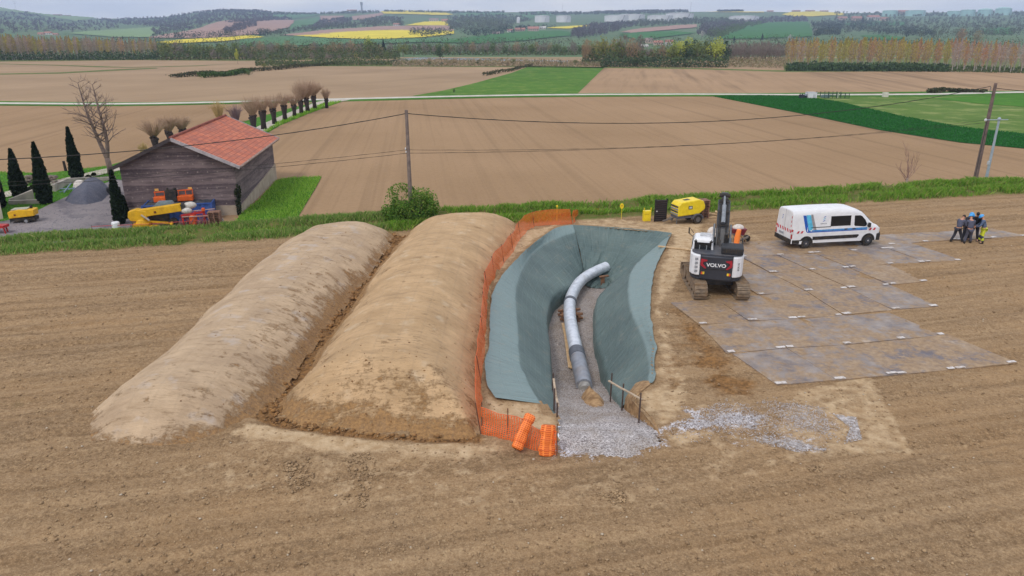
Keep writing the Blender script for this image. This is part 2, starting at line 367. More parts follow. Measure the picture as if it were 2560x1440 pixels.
Xc = (X[:-1, :-1]+X[1:, 1:])/2; Yc = (Y[:-1, :-1]+Y[1:, 1:])/2
keep = ~inpoly(Xc, Yc, shrink(holeW, .1)).ravel()
near = sdf(X, Y, holeW); Z = np.where(np.abs(near) < .5, Z*np.clip((np.abs(near)-.1)/.4, 0, 1), Z)
def soilmat():
    m, nt, b = newmat('tilled_soil'); vec = coords(nt); za = nd(nt, 'ShaderNodeVertexColor', layer_name='zone')
    sp = nd(nt, 'ShaderNodeSeparateColor'); lk(nt, za.outputs[0], sp.inputs[0]); R, Gn, B = sp.outputs
    rv = coords(nt, (.10, 1.6, 1), 0); rv2 = nt.nodes[-1]
    mp = nd(nt, 'ShaderNodeMapping'); tc = nd(nt, 'ShaderNodeTexCoord'); lk(nt, tc.outputs['Object'], mp.inputs[0]); mp.inputs[2].default_value = (0, 0, -PH)
    sc2 = nd(nt, 'ShaderNodeMapping'); lk(nt, mp.outputs[0], sc2.inputs[0]); sc2.inputs[3].default_value = (.12, 1.9, 1)
    fine = noise(nt, vec, 9, 6, .7); big = noise(nt, vec, .22, 4); strip = noise(nt, sc2.outputs[0], 1.0, 5, .6); clod = noise(nt, vec, 3.2, 5, .65)
    c = mixc(nt, ramp(nt, fine, .3, .7), lin((180,151,116)), lin((130,104,77)))
    c = mixc(nt, math_(nt, 'MULTIPLY', ramp(nt, strip, .42, .66), .55), c, lin((116,91,65)))  # row streaks darkened in colour to back up weak relief shading
    c = mixc(nt, math_(nt, 'MULTIPLY', ramp(nt, clod, .5, .74), .42), c, lin((194,166,130)))
    c = mixc(nt, math_(nt, 'MULTIPLY', ramp(nt, big, .4, .66), .4), c, lin((164,130,92)))
    s3 = nd(nt, 'ShaderNodeMapping'); lk(nt, mp.outputs[0], s3.inputs[0]); s3.inputs[3].default_value = (.05, 1.35, 1)
    rowm = ramp(nt, noise(nt, s3.outputs[0], 1.0, 3, .55, .3), .46, .58); crumb = noise(nt, vec, 6.5, 6, .75)
    c = mixc(nt, math_(nt, 'MULTIPLY', math_(nt, 'MULTIPLY', rowm, ramp(nt, crumb, .42, .62)), .62), c, lin((96,74,52)))   # damp crumbs in rows; dark tone also stands in for weak furrow shading
    c = mixc(nt, math_(nt, 'MULTIPLY', ramp(nt, noise(nt, vec, 11, 4, .7), .62, .7), .35), c, lin((206,182,148)))
    grit = noise(nt, vec, 20, 4, .7); c = mixc(nt, math_(nt, 'MULTIPLY', ramp(nt, grit, .52, .66), .42), c, lin((98,77,55))); c = mixc(nt, math_(nt, 'MULTIPLY', ramp(nt, grit, .44, .32), .40), c, lin((204,178,142)))
    # compacted pale mud; ochre clay with the darkened ruts and furrow bottoms
    pm = ramp(nt, math_(nt, 'ADD', R, math_(nt, 'MULTIPLY', math_(nt, 'SUBTRACT', noise(nt, vec, 1.6, 7, .7), .5), 1.3)), .42, .72)
    pc = mixc(nt, ramp(nt, noise(nt, vec, 2.5, 6, .65), .38, .66), lin((206,180,146)), lin((174,144,108)))
    c = mixc(nt, math_(nt, 'MULTIPLY', pm, .85), c, pc)
    om = ramp(nt, math_(nt, 'ADD', B, math_(nt, 'MULTIPLY', math_(nt, 'SUBTRACT', noise(nt, vec, 3.5, 6, .7), .5), .9)), .35, .7)
    oc = mixc(nt, ramp(nt, noise(nt, vec, 7, 5), .35, .65), lin((154,112,66)), lin((96,68,42)))
    c = mixc(nt, math_(nt, 'MULTIPLY', om, .85), c, oc)
    # gravel stones
    vo = nd(nt, 'ShaderNodeTexVoronoi'); lk(nt, vec, vo.inputs['Vector']); vo.inputs['Scale'].default_value = 26
    gc = mixc(nt, ramp(nt, vo.outputs['Color'], .2, .8), lin((226,222,226)), lin((128,118,116)))
    gm = ramp(nt, math_(nt, 'ADD', Gn, math_(nt, 'MULTIPLY', math_(nt, 'SUBTRACT', noise(nt, vec, 3.0, 9, .85), .5), 2.6)), .55, .68)
    c = mixc(nt, gm, c, gc)
    # short turf under the verge
    gr = mixc(nt, ramp(nt, noise(nt, vec, 5, 5), .35, .65), lin((82,104,40)), lin((112,100,62)))
    c = mixc(nt, za.outputs['Alpha'], c, gr)
    lk(nt, c, b.inputs['Base Color']); b.inputs['Roughness'].default_value = .92; b.inputs['Specular IOR Level'].default_value = .15
    hh = math_(nt, 'ADD', math_(nt, 'MULTIPLY', fine, .5), math_(nt, 'ADD', clod, math_(nt, 'MULTIPLY', strip, .4)))
    n1 = bump(nt, b, hh, .9, .09); bump(nt, b, noise(nt, vec, 30, 3, .6), .5, .02, n1)
    return m
SOIL = soilmat()
ground = npmesh('ground', np.stack([X, Y, Z], -1).reshape(-1, 3), Fq[keep], SOIL, True, col=zone); tagit(ground, kind='structure')
def zat(x, y):
    u = x*E1[0]+y*E1[1]; v = x*E2[0]+y*E2[1]
    i = int(np.clip(np.searchsorted(fu, u), 0, nu-1)); j = int(np.clip(np.searchsorted(fv, v), 0, nv-1)); return float(Z[j, i])
# ---- the pit: soil walls, gravel floor, geotextile sheets
mb = MB(); n = len(holeW)
mb.add([(x, y, .0) for x, y in holeW]+[(x, y, -3.2) for x, y in holeW], [(i, (i+1) % n, (i+1) % n+n, i+n) for i in range(n)])
CLAY = M('cut_clay', (176,142,102), (122,92,60), .9, 4.5, 6, .5, 6)
tagit(mb.build('trench_wall', CLAY), kind='structure')
gx = np.arange(-3.5, 9, .1); gy = np.arange(16.6, 46.5, .1); GX, GY = np.meshgrid(gx, gy)
FANP = P2([(1391,1060),(1391,1122),(1420,1132),(1452,1139),(1517,1146),(1585,1147),(1608,1137),(1655,1113),(1650,1094),(1628,1078),(1605,1062),(1570,1040),(1500,1020)])
gm_ = inpoly(GX, GY, shrink(holeW, .05)) | (sdf(GX, GY, FANP)+.25*fbm(GX*2, GY*2, 3, 1) > 0)
fd = np.clip(sdf(GX, GY, FANP)/.8, 0, 1)
ramp_ = np.interp(GY, [16, 19.8, 21.2, 28.6, 60], [.14, .10, -.25, -2.5, -2.5])
GZ = ramp_+.06*fbm(GX*1.2, GY*1.2, 3, 4)+.035*vn(GX*8, GY*8, 5)
GZ = np.where(GY < 20.4, GZ*fd+(fd-1)*.06+.02, GZ)
ii = np.arange(GX.size).reshape(GX.shape); Q = np.stack([ii[:-1, :-1], ii[:-1, 1:], ii[1:, 1:], ii[1:, :-1]], -1)
gq = Q[(gm_[:-1, :-1] & gm_[1:, 1:] & gm_[:-1, 1:] & gm_[1:, :-1])]
def gravelmat():
    m, nt, b = newmat('gravel'); vec = coords(nt)
    vo = nd(nt, 'ShaderNodeTexVoronoi'); lk(nt, vec, vo.inputs['Vector']); vo.inputs['Scale'].default_value = 30
    bw = nd(nt, 'ShaderNodeSeparateColor'); lk(nt, vo.outputs['Color'], bw.inputs[0])
    c = mixc(nt, ramp(nt, bw.outputs[0], .1, .9), lin((228,221,220)), lin((130,120,118)))
    c = mixc(nt, math_(nt, 'MULTIPLY', ramp(nt, noise(nt, vec, .9, 5), .45, .65), .45), c, lin((146,124,96)))
    # darker, browner stone deeper in the cut
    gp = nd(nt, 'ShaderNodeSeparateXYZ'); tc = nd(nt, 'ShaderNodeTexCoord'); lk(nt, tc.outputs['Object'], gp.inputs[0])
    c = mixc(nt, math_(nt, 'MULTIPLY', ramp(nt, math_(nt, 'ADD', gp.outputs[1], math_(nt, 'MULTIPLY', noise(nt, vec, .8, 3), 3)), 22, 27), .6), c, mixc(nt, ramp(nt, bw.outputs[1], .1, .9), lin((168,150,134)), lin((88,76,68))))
    lk(nt, c, b.inputs['Base Color']); b.inputs['Roughness'].default_value = .85
    bump(nt, b, vo.outputs['Distance'], .8, -.05); return m
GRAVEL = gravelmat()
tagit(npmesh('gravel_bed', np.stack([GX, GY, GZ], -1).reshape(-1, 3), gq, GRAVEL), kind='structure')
def tarpmat():
    m, nt, b = newmat('green_tarpaulin'); uv = nd(nt, 'ShaderNodeTexCoord').outputs['UV']; vec = coords(nt)
    br = nd(nt, 'ShaderNodeTexBrick'); lk(nt, uv, br.inputs['Vector']); br.offset = 0; br.inputs['Scale'].default_value = 1.0
    br.inputs['Brick Width'].default_value = .42; br.inputs['Row Height'].default_value = .42; br.inputs['Mortar Size'].default_value = .012; br.inputs['Mortar Smooth'].default_value = .6
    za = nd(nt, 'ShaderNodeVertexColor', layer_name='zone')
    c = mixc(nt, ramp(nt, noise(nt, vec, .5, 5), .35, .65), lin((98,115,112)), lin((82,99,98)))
    c = mixc(nt, za.outputs[0], c, lin((128,147,147)))   # outer band coloured paler than the inner slope
    c = mixc(nt, math_(nt, 'MULTIPLY', br.outputs['Fac'], .35), c, lin((136,156,158)))
    c = mixc(nt, math_(nt, 'MULTIPLY', ramp(nt, noise(nt, vec, 1.7, 6, .7), .56, .72), .35), c, lin((150,142,124)))
    lk(nt, c, b.inputs['Base Color']); b.inputs['Roughness'].default_value = .48; b.inputs['Specular IOR Level'].default_value = .35
    mp = nd(nt, 'ShaderNodeMapping'); lk(nt, uv, mp.inputs[0]); mp.inputs[3].default_value = (2.2, .5, 1)
    h = math_(nt, 'ADD', noise(nt, mp.outputs[0], 2.2, 4, .5, .6), math_(nt, 'MULTIPLY', br.outputs['Fac'], -.1))
    bump(nt, b, h, .7, .14); return m
TARP = tarpmat()
def sheet(name, lines, rows, N, parent, wr=.03, seed=0, folds=0):
    """lofted cloth through several smoothed lines"""
    L = [smooth_line([G(*p) for p in l] if len(l[0]) == 3 and l[0][0] > 100 else l, N) for l in lines]
    R = []
    for i in range(len(L)-1):
        k = rows[i]
        for j in range(k+(i == len(L)-2)): R.append(L[i]*(1-j/k)+L[i+1]*(j/k))
    A = np.array(R); n, m_ = A.shape[:2]
    du = np.concatenate([[0], np.cumsum(np.linalg.norm(np.diff(A[n//2], axis=0), axis=1))]); dv = np.concatenate([[0], np.cumsum(np.linalg.norm(np.diff(A[:, m_//2], axis=0), axis=1))])
    UU, VV = np.meshgrid(du, dv)
    tu = np.gradient(A, axis=1); tv = np.gradient(A, axis=0); nn = np.cross(tu, tv); nn /= np.linalg.norm(nn, axis=2, keepdims=True)+1e-9
    nn *= np.sign(nn[..., 2:3]+1e-6)
    w = fbm(UU*2.3+VV*.5, VV*.35, 3, seed)*wr*1.4+fbm(UU*.7, VV*.7, 2, seed+3)*wr*1.5
    if folds: fr = np.linspace(0, 1, n)[:, None]; w = w+folds*fr**1.3*(1-2*np.abs(fbm(UU*1.5+VV*.45+.5*fbm(UU*.8, VV*.8, 2, 3), VV*.22, 2, seed+6))**.7)
    ed = np.minimum(1, np.minimum.reduce([np.arange(n)[:, None]*np.ones((1, m_)), (n-1-np.arange(n))[:, None]*np.ones((1, m_))])/2)
    A = A+nn*(w*(.3+.7*ed))[..., None]
    rim = fbm(UU*1.7, VV*0, 3, seed+9)*.07*(np.arange(n)[:, None] == 0); A[..., 0] += rim; A[..., 1] += rim*.5
    ii = np.arange(n*m_).reshape(n, m_); q = np.stack([ii[:-1, :-1], ii[:-1, 1:], ii[1:, 1:], ii[1:, :-1]], -1).reshape(-1, 4)
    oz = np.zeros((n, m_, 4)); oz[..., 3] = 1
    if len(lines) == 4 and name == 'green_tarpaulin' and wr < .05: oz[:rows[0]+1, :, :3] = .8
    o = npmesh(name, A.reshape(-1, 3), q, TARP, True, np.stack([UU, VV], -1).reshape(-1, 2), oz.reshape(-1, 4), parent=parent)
    if o.data.polygons[len(o.data.polygons)//2].normal.z < 0: o.data.flip_normals()
    return o
def low(line, dz, dx): 
    out = []
    for p in line:
        q = G(*p); out.append((q.x+dx, q.y, max(-2.62, q.z+dz)))
    return out
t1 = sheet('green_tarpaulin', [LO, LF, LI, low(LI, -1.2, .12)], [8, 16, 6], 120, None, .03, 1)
tagit(t1, 'grey-green tarpaulin covering the left bank of the open trench', 'tarpaulin', 'tarpaulins lining the trench')
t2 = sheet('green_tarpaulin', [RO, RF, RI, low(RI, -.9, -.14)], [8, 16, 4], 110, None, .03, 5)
tagit(t2, 'grey-green tarpaulin covering the right bank beside the excavator', 'tarpaulin', 'tarpaulins lining the trench')
BT = [(1432,562,.05),(1500,566,.05),(1580,571,.05),(1640,577,.05),(1679,582,.05)]
BM = [(1446,615,-1.0),(1500,622,-1.15),(1545,632,-1.2),(1585,642,-1.15),(1612,648,-1.05)]
BB = [(1459,674,-2.0),(1476,690,-2.3),(1497,700,-2.5),(1518,706,-2.5),(1534,704,-2.1)]
BC = [(1452,706,-2.5),(1470,718,-2.5),(1492,722,-2.5),(1508,722,-2.5),(1526,716,-2.5)]
t3 = sheet('green_tarpaulin', [BT, BM, BB, BC], [14, 16, 4], 160, None, .06, 11, .34)
tagit(t3, 'creased dark green tarpaulin hanging down the far end of the trench', 'tarpaulin', 'tarpaulins lining the trench')
bk_t = smooth_line([G(*p, .03) for p in ((1632,955),(1600,982),(1590,1003),(1613,1026),(1637,1055),(1653,1090))], 30); bk_b = smooth_line([G(*p) for p in ((1548,985,-1.5),(1552,1010,-1.15),(1562,1032,-.95),(1590,1053,-.65),(1615,1072,-.32),(1643,1096,-.03))], 30); K = 10; R_ = []
for k in range(K+1):
    f = k/K; q = bk_t*(1-f)+bk_b*f; q[:, 2] = bk_t[:, 2]*(1-f**1.5)+bk_b[:, 2]*f**1.5; e_ = fbm(q[:, 0]*2, q[:, 1]*2+f*3, 4, 3)*.12*np.sin(f*np.pi); q[:, 0] += e_; q[:, 2] += e_*.5; R_.append(q)
ii = np.arange((K+1)*30).reshape(K+1, 30); tagit(npmesh('trench_bank', np.array(R_).reshape(-1, 3), np.stack([ii[:-1, :-1], ii[:-1, 1:], ii[1:, 1:], ii[1:, :-1]], -1).reshape(-1, 4), CLAY), kind='structure')
# ---- covered spoil heaps
def heapmat(name, warm):
    m, nt, b = newmat(name); vec = coords(nt); za = nd(nt, 'ShaderNodeVertexColor', layer_name='zone'); sp = nd(nt, 'ShaderNodeSeparateColor'); lk(nt, za.outputs[0], sp.inputs[0]); mud = sp.outputs[0]
    a1, a2 = ((202,168,128), (180,148,110)) if warm else ((200,173,142), (178,152,124))
    c = mixc(nt, ramp(nt, noise(nt, vec, .7, 6, .6), .36, .64), lin(a1), lin(a2))
    tc = nd(nt, 'ShaderNodeTexCoord')
    def st(sx, sy, rot, sc_, det=6, rg=.7, di=.6):
        mp = nd(nt, 'ShaderNodeMapping'); lk(nt, tc.outputs['Object'], mp.inputs[0]); mp.inputs[3].default_value = (sx, sy, .8); mp.inputs[2].default_value = (0, 0, rot); return noise(nt, mp.outputs[0], sc_, det, rg, di)
    c = mixc(nt, math_(nt, 'MULTIPLY', ramp(nt, st(.5, 3, .12, 1.3), .52, .66), .5), c, lin((150,124,94)))      # scraped bands across the heap
    c = mixc(nt, math_(nt, 'MULTIPLY', ramp(nt, noise(nt, vec, 1.1, 5), .58, .70), .4), c, lin((196,190,188) if not warm else (214,194,166)))
    thin = st(1.2, 9, .1, 1.5, 5, .65, 1.2)
    c = mixc(nt, math_(nt, 'MULTIPLY', ramp(nt, thin, .62, .66), math_(nt, 'ADD', .35, math_(nt, 'MULTIPLY', mud, .5))), c, lin((112,86,58)))   # thin cracks and smears
    patch = math_(nt, 'ADD', math_(nt, 'MULTIPLY', noise(nt, vec, 1.5, 9, .75), 1.0), math_(nt, 'ADD', math_(nt, 'MULTIPLY', st(.6, 3.4, .1, 1.6, 8, .75), .55), math_(nt, 'MULTIPLY', mud, .52)))
    mc = mixc(nt, ramp(nt, noise(nt, vec, 9, 6, .75), .36, .64), lin((168,126,76)), lin((108,78,48)))
    pm = ramp(nt, patch, .875, 1.0); c = mixc(nt, math_(nt, 'MULTIPLY', pm, .82), c, mc)
    wv = nd(nt, 'ShaderNodeTexWave'); wv.bands_direction = 'X'; lk(nt, vec, wv.inputs['Vector']); wv.inputs['Scale'].default_value = .42; wv.inputs['Distortion'].default_value = .25
    c = mixc(nt, math_(nt, 'MULTIPLY', math_(nt, 'POWER', wv.outputs['Fac'], 40), .12), c, lin((140,120,98)))     # sheet seams
    lk(nt, c, b.inputs['Base Color']); b.inputs['Roughness'].default_value = .78; b.inputs['Specular IOR Level'].default_value = .25
    n1 = bump(nt, b, math_(nt, 'ADD', st(.6, 2.5, .1, 1.4), math_(nt, 'ADD', math_(nt, 'MULTIPLY', thin, -.6), math_(nt, 'MULTIPLY', pm, .3))), .7, .12); bump(nt, b, noise(nt, vec, 12, 5, .7), .5, .03, n1); return m
def heap(name, P, hc, w, mat, label, cat, res=.12, rough=.08, seed=0, zbase=0.0, mudf=None):
    P_ = np.array(P); hx = np.arange(P_[:, 0].min()-.4, P_[:, 0].max()+.4, res); hy = np.arange(P_[:, 1].min()-.4, P_[:, 1].max()+.4, res)
    A, B = np.meshgrid(hx, hy); A2 = A+fbm(A*.7, B*.7, 3, seed)*.22; B2 = B+fbm(A*.7, B*.7, 3, seed+4)*.22
    d = sdf(A2, B2, P); q = np.clip(d/w, 0, 1)
    hh = hc if not callable(hc) else hc(A, B)
    z = hh*(1-(1-q)**2.3)+rough*q*(fbm(A*.5, B*.5, 4, seed+7)*1.3+.35*fbm(A*3, B*3, 3, seed+2))+np.clip(d, -1, 0)*.5+zbase
    mu = np.clip(.8-q*4.5, 0, 1)*.5
    if mudf is not None: mu = np.clip(mu+mudf(A, B, q), 0, 1)
    z += mu*.06*fbm(A*4, B*4, 3, seed+5)+.02*fbm(A*1.2, B*7, 3, seed+6)
    ii = np.arange(A.size).reshape(A.shape); Q = np.stack([ii[:-1, :-1], ii[:-1, 1:], ii[1:, 1:], ii[1:, :-1]], -1)
    ok = d > -.25; q_ = Q[ok[:-1, :-1] & ok[1:, 1:] & ok[1:, :-1] & ok[:-1, 1:]]
    return tagit(npmesh(name, np.stack([A, B, z], -1).reshape(-1, 3), q_, mat, col=np.stack([mu, mu, mu, mu*0+1], -1).reshape(-1, 4)), label, cat)
h1 = heap('spoil_heap', HEAP1, lambda a, b: np.interp(b, [20, 24, 36, 46], [1.1, 1.2, 1.25, 1.05]), 2.7, heapmat('heap_sheet_grey', False), 'long low heap of earth under greyish muddy sheeting, left of the taller one', 'earth heap', seed=1, mudf=lambda a, b, q: .26*np.clip((a+10.6)/2.2, 0, 1)*np.clip((38-b)/6, .15, 1)+.0*b)
h2 = heap('spoil_heap', HEAP2, lambda a, b: np.interp(b, [20, 26, 36, 48], [1.6, 1.7, 1.55, 1.1]), 3.1, heapmat('heap_sheet_warm', True), 'taller tan sheeted heap of earth between the low heap and the orange netting', 'earth heap', seed=12, mudf=lambda a, b, q: .24*np.clip((22.9-b)/1.4, 0, 1)*np.clip(1.25-abs(a+4.2)/2.8, 0, 1)+.14*np.clip((-6.2-a)/1.2, 0, 1))
for h in (h1, h2): h['group'] = 'covered earth heaps'
# ================= fields beyond the verge =================
def fieldmat(name, c1, c2, rot, per, c3=None, fine=.6, row=.35, scale=.25):
    m, nt, b = newmat(name); vec = coords(nt)
    tc = nd(nt, 'ShaderNodeTexCoord'); mp = nd(nt, 'ShaderNodeMapping'); lk(nt, tc.outputs['Object'], mp.inputs[0]); mp.inputs[2].default_value = (0, 0, rot)
    m2 = nd(nt, 'ShaderNodeMapping'); lk(nt, mp.outputs[0], m2.inputs[0]); m2.inputs[3].default_value = (1/per, .006, 1)
    m3 = nd(nt, 'ShaderNodeMapping'); lk(nt, mp.outputs[0], m3.inputs[0]); m3.inputs[3].default_value = (4/per, .03, 1)
    a = noise(nt, m2.outputs[0], 1.0, 3, .6); b2 = noise(nt, m3.outputs[0], 1.0, 3, .6)
    c = mixc(nt, ramp(nt, noise(nt, vec, scale*.12, 5), .3, .7), lin(c1), lin(c2))
    c = mixc(nt, math_(nt, 'MULTIPLY', ramp(nt, a, .52, .7), row), c, lin(tuple(x*.72 for x in c2)))
    c = mixc(nt, math_(nt, 'MULTIPLY', ramp(nt, b2, .5, .75), row*.7), c, lin(tuple(x*.8 for x in c2)))
    c = mixc(nt, math_(nt, 'MULTIPLY', ramp(nt, noise(nt, vec, 2.2, 6, .75), .45, .7), fine*.4), c, lin(tuple(x*.82 for x in c2)))
    if c3: c = mixc(nt, math_(nt, 'MULTIPLY', ramp(nt, noise(nt, vec, scale, 8, .7), .5, .68), .75), c, lin(c3))
    lk(nt, c, b.inputs['Base Color']); b.inputs['Roughness'].default_value = .95; b.inputs['Specular IOR Level'].default_value = .1
    bump(nt, b, noise(nt, vec, 2.5, 5, .7), .6, .12); return m
F_PLAIN = fieldmat('far_plough', (168,142,114), (150,126,100), .5, 9, None, .3, .2)
F_BACK = fieldmat('ploughed_soil', (168,138,107), (148,120,90), -.13, 1.7, None, .7, .30)
F_ROWS = fieldmat('ploughed_rows', (172,142,112), (156,128,100), .17, 6.5, None, .3, .6)
F_WHEAT = fieldmat('wheat', (36,88,40), (30,76,34), 1.1, 5, None, .3, .3)
F_MEAD = fieldmat('meadow', (86,124,46), (70,108,38), 1.2, 7, (128,140,70), .4, .2)
F_PALE = fieldmat('pale_meadow', (104,128,60), (84,112,48), 1.3, 6, (158,160,104), .5, .25, .18)
F_LUSH = fieldmat('lush_grass', (72,122,36), (56,104,28), 1.2, 6, (100,134,50), .5, .1, .4)
F_DULL = fieldmat('dull_grass', (104,116,62), (88,104,56), 1.2, 6, (138,120,80), .6, .1, .3)
ROADM = M('pale_gravel_road', (206,200,188), (178,172,160), .9, .5, 5, .1)
# big plain from the verge to the foot of the hills
vl = [UV2(-160, 50.2), UV2(190, 50.2)]
mb = MB(); mb.add([(vl[0][0], vl[0][1], -.02), (vl[1][0], vl[1][1], -.02), (1200, 150, -.02), (1200, 440, -.02), (-1200, 440, -.02), (-1200, 60, -.02)], [(0, 1, 2, 3, 4, 5)])
tagit(mb.build('plain', F_PLAIN), kind='structure')
def vline(px): 
    u = (px-1280)/F; lo, hi = 40.0, 90.0      # ground point on the verge's back edge along a photo column
    for _ in range(40):
        t = (lo+hi)/2; p = G(px, 720+F*math.tan(math.atan(H/t)-TH)); 
        if p.x*E2[0]+p.y*E2[1] < 50.25: lo = t
        else: hi = t
    return p
mb = MB(); P = [vline(x) for x in (-700, 600, 1280, 2000, 3200)]
P = [(p.x, p.y, 0) for p in P]+[tuple(G(*q)) for q in ((3300,238),(2560,232),(1990,239),(1280,241),(830,252),(600,258),(300,263),(0,262),(-700,258))]
mb.add(P, [tuple(range(len(P)))]); tagit(mb.build('ploughed_field', F_BACK), kind='structure')
draped('ploughed_field', [(1440,236),(1510,168),(1940,173),(3300,186),(3300,228),(2560,229),(1900,236)], F_ROWS, .01)
draped('meadow', [(1030,240),(1110,226),(1190,207),(1280,182),(1325,165),(1420,166),(1512,168),(1442,236)], F_MEAD, .02)
draped('wheat_field', [(1778,240),(1900,238.5),(2000,240),(2100,255),(2250,290),(2400,318),(2560,335),(3200,365),(3200,425),(2560,372),(2400,357),(2200,326),(1990,282)], F_WHEAT, .05)
draped('pale_meadow', [(1985,240.5),(2560,234),(3200,226),(3200,366),(2560,335),(2400,318),(2250,290),(2100,256)], F_PALE, .03)
draped('grass_strip', [(2330,247),(2440,241),(2560,236),(3200,228),(3200,275),(2560,268),(2440,259)], F_LUSH, .07)
draped('grass_strip', [(-400,250),(0,253),(150,255),(300,256),(420,256),(300,260),(0,259),(-400,257)], F_LUSH, .03)
draped('grass_strip', [(1000,241),(1500,233),(1900,233),(2560,227),(3200,222),(3200,226),(2560,231),(1900,236),(1500,237)], F_LUSH, .03)
draped('grass_strip', [(0,186.5),(150,184),(280,177),(370,172.5),(395,171),(390,169.5),(280,174),(150,181),(0,184)], F_DULL, .02)
draped('grass_strip', [(-100,158),(150,164),(240,168),(330,169),(500,165),(570,160),(500,163.5),(330,168),(150,162.5),(-100,157)], F_DULL, .02)
def ribbon(name, pts, wd, m, z):
    A = smooth_line([G(*p) for p in pts], 80); d = np.gradient(A, axis=0); d /= np.linalg.norm(d, axis=1, keepdims=True)
    nn = np.stack([-d[:, 1], d[:, 0], d[:, 0]*0], 1); wv = np.interp(np.linspace(0, 1, 80), np.linspace(0, 1, len(wd)), wd)[:, None]/2
    L = A+nn*wv; R = A-nn*wv; mb = MB(); vs = []
    for i in range(80): vs += [(L[i][0], L[i][1], z), (R[i][0], R[i][1], z)]
    mb.add(vs, [(2*i, 2*i+1, 2*i+3, 2*i+2) for i in range(79)]); o = mb.build(name, m)
    if o.data.polygons[0].normal.z < 0: o.data.flip_normals()
    return tagit(o, kind='structure')
ribbon('grass_strip', [(-500,256),(0,259.5),(300,261),(560,256.5),(830,250.5),(1280,240.5),(1700,237.8),(2000,239),(2300,238.5),(2560,233),(3200,222)], [7,7.5,7.5,7.5], F_LUSH, .045)
ribbon('road', [(-500,255),(0,259),(300,260.5),(560,256),(830,249),(1280,239),(1700,236.3),(2000,237.5),(2300,236.5),(2560,231),(3200,220)], [3.2,3.4,3.6,3.6], ROADM, .09)
draped('grass_strip', [(856,254),(830,263),(770,285),(700,314),(660,338),(600,372),(540,400),(420,420),(270,470),(120,530),(0,560),(-300,600),(-300,470),(0,432),(120,433),(270,415),(420,370),(560,320),(640,295),(720,272),(800,253)], F_LUSH, .03)
ribbon('lane', [(850,249.5),(815,257),(785,268),(740,284),(690,306),(620,340),(520,380),(400,408),(290,424),(200,445),(100,468),(0,492),(-120,520)], [4.5,3.2,2.6,2.4,2.2,2.0,1.8], M('lane_gravel', (190,180,166), (160,150,136), .9, .8, 5, .2), .08)
draped('grass_strip', [(560,598),(588,560),(600,538),(650,498),(692,452),(720,446),(804,443),(790,470),(735,560),(722,585)], F_LUSH, .05)
YARD = fieldmat('yard_chippings', (150,142,142), (128,120,122), .7, 4, (76,74,86), .6, .1, .5)
draped('farm_yard', [(-20,606),(-20,560),(60,545),(120,515),(170,492),(290,450),(330,455),(330,600),(150,610)], YARD, .06)
# water behind the fields
WAT, nt, b = newmat('river_water'); b.inputs['Base Color'].default_value = lin((150,160,168)); b.inputs['Roughness'].default_value = .12
bump(nt, b, noise(nt, coords(nt), .6, 3), .1, .05)
draped('river', [(985,148),(1060,143),(1110,145),(1180,146),(1310,149),(1420,152),(1420,156),(1300,153),(1180,151),(1080,149),(1000,152)], WAT, .05)
draped('rough_grass', [(640,165),(800,160),(980,163),(1310,166),(1500,167.5),(1700,169),(1960,176),(1960,146),(1500,146),(1200,146),(900,148),(600,152),(350,150),(0,154),(-600,158),(-600,147),(0,147),(1000,145.4),(2600,145.4),(3200,145.4),(3200,184),(2560,182),(2380,178),(1960,180),(1700,172),(1320,168),(980,166)], F_DULL, .02)
# ================= the far hills =================
cols = np.concatenate([np.arange(-1500, -100, 50), np.arange(-100, 2661, 9), np.arange(2670, 4000, 50)]); NR = 70
V_ = []
for r in range(NR+1):
    py = 144-(144-0)*0
    for c in cols:
        ys = skyY(c); p = T(c, 144-(144-ys)*r/NR); V_.append(p)
V_ = np.array([tuple(p) for p in V_]); nz = fbm(V_[:, 0]*.004, V_[:, 1]*.004, 3, 31)*np.clip((V_[:, 1]-430)/600, 0, 1)*3.0; V_[:, 2] += nz
V_ = V_.reshape(NR+1, len(cols), 3); back = V_[-1:].copy(); back[..., 0:2] *= 1.12; back[..., 2] = -10; V_ = np.concatenate([V_, back])
ii = np.arange(V_.shape[0]*len(cols)).reshape(V_.shape[0], -1); q = np.stack([ii[:-1, :-1], ii[:-1, 1:], ii[1:, 1:], ii[1:, :-1]], -1).reshape(-1, 4)
F_HILL = fieldmat('hill_grass', (98,122,84), (84,108,76), .4, 60, (120,118,92), .2, .1, .02)
hills = npmesh('hills', V_.reshape(-1, 3), q, F_HILL); tagit(hills, kind='structure')
def hz(px, py):
    p = T(px, py); f = fbm(np.array([p.x*.004]), np.array([p.y*.004]), 3, 31)[0]*min(1, max(0, (p.y-430)/600))*3.0
    return Vector((p.x, p.y, p.z+f))
def hillfield(name, pts, m, lift=.5):
    """a field on the hillside: fine draped grid that follows the slope"""
    xs = [p[0] for p in pts]; ys = [p[1] for p in pts]; gx = np.linspace(min(xs), max(xs), 46); gy = np.linspace(min(ys), max(ys), 34); 
    A, B = np.meshgrid(gx, gy); 
    # keep only cells in the outline, pull border cells on to it
    Vv = [hz(a, b)+Vector((0, 0, lift+.0006*(hz(a, b).y))) for a, b in zip(A.ravel(), B.ravel())]
    ii = np.arange(A.size).reshape(A.shape); Q = np.stack([ii[:-1, :-1], ii[:-1, 1:], ii[1:, 1:], ii[1:, :-1]], -1).reshape(-1, 4)
    Ac = (A[:-1, :-1]+A[1:, 1:])/2; Bc = (B[:-1, :-1]+B[1:, 1:])/2
    k = inpoly(Ac, Bc, pts).ravel()
    if k.sum(): tagit(npmesh(name, np.array([tuple(v) for v in Vv]), Q[k], m), kind='structure')
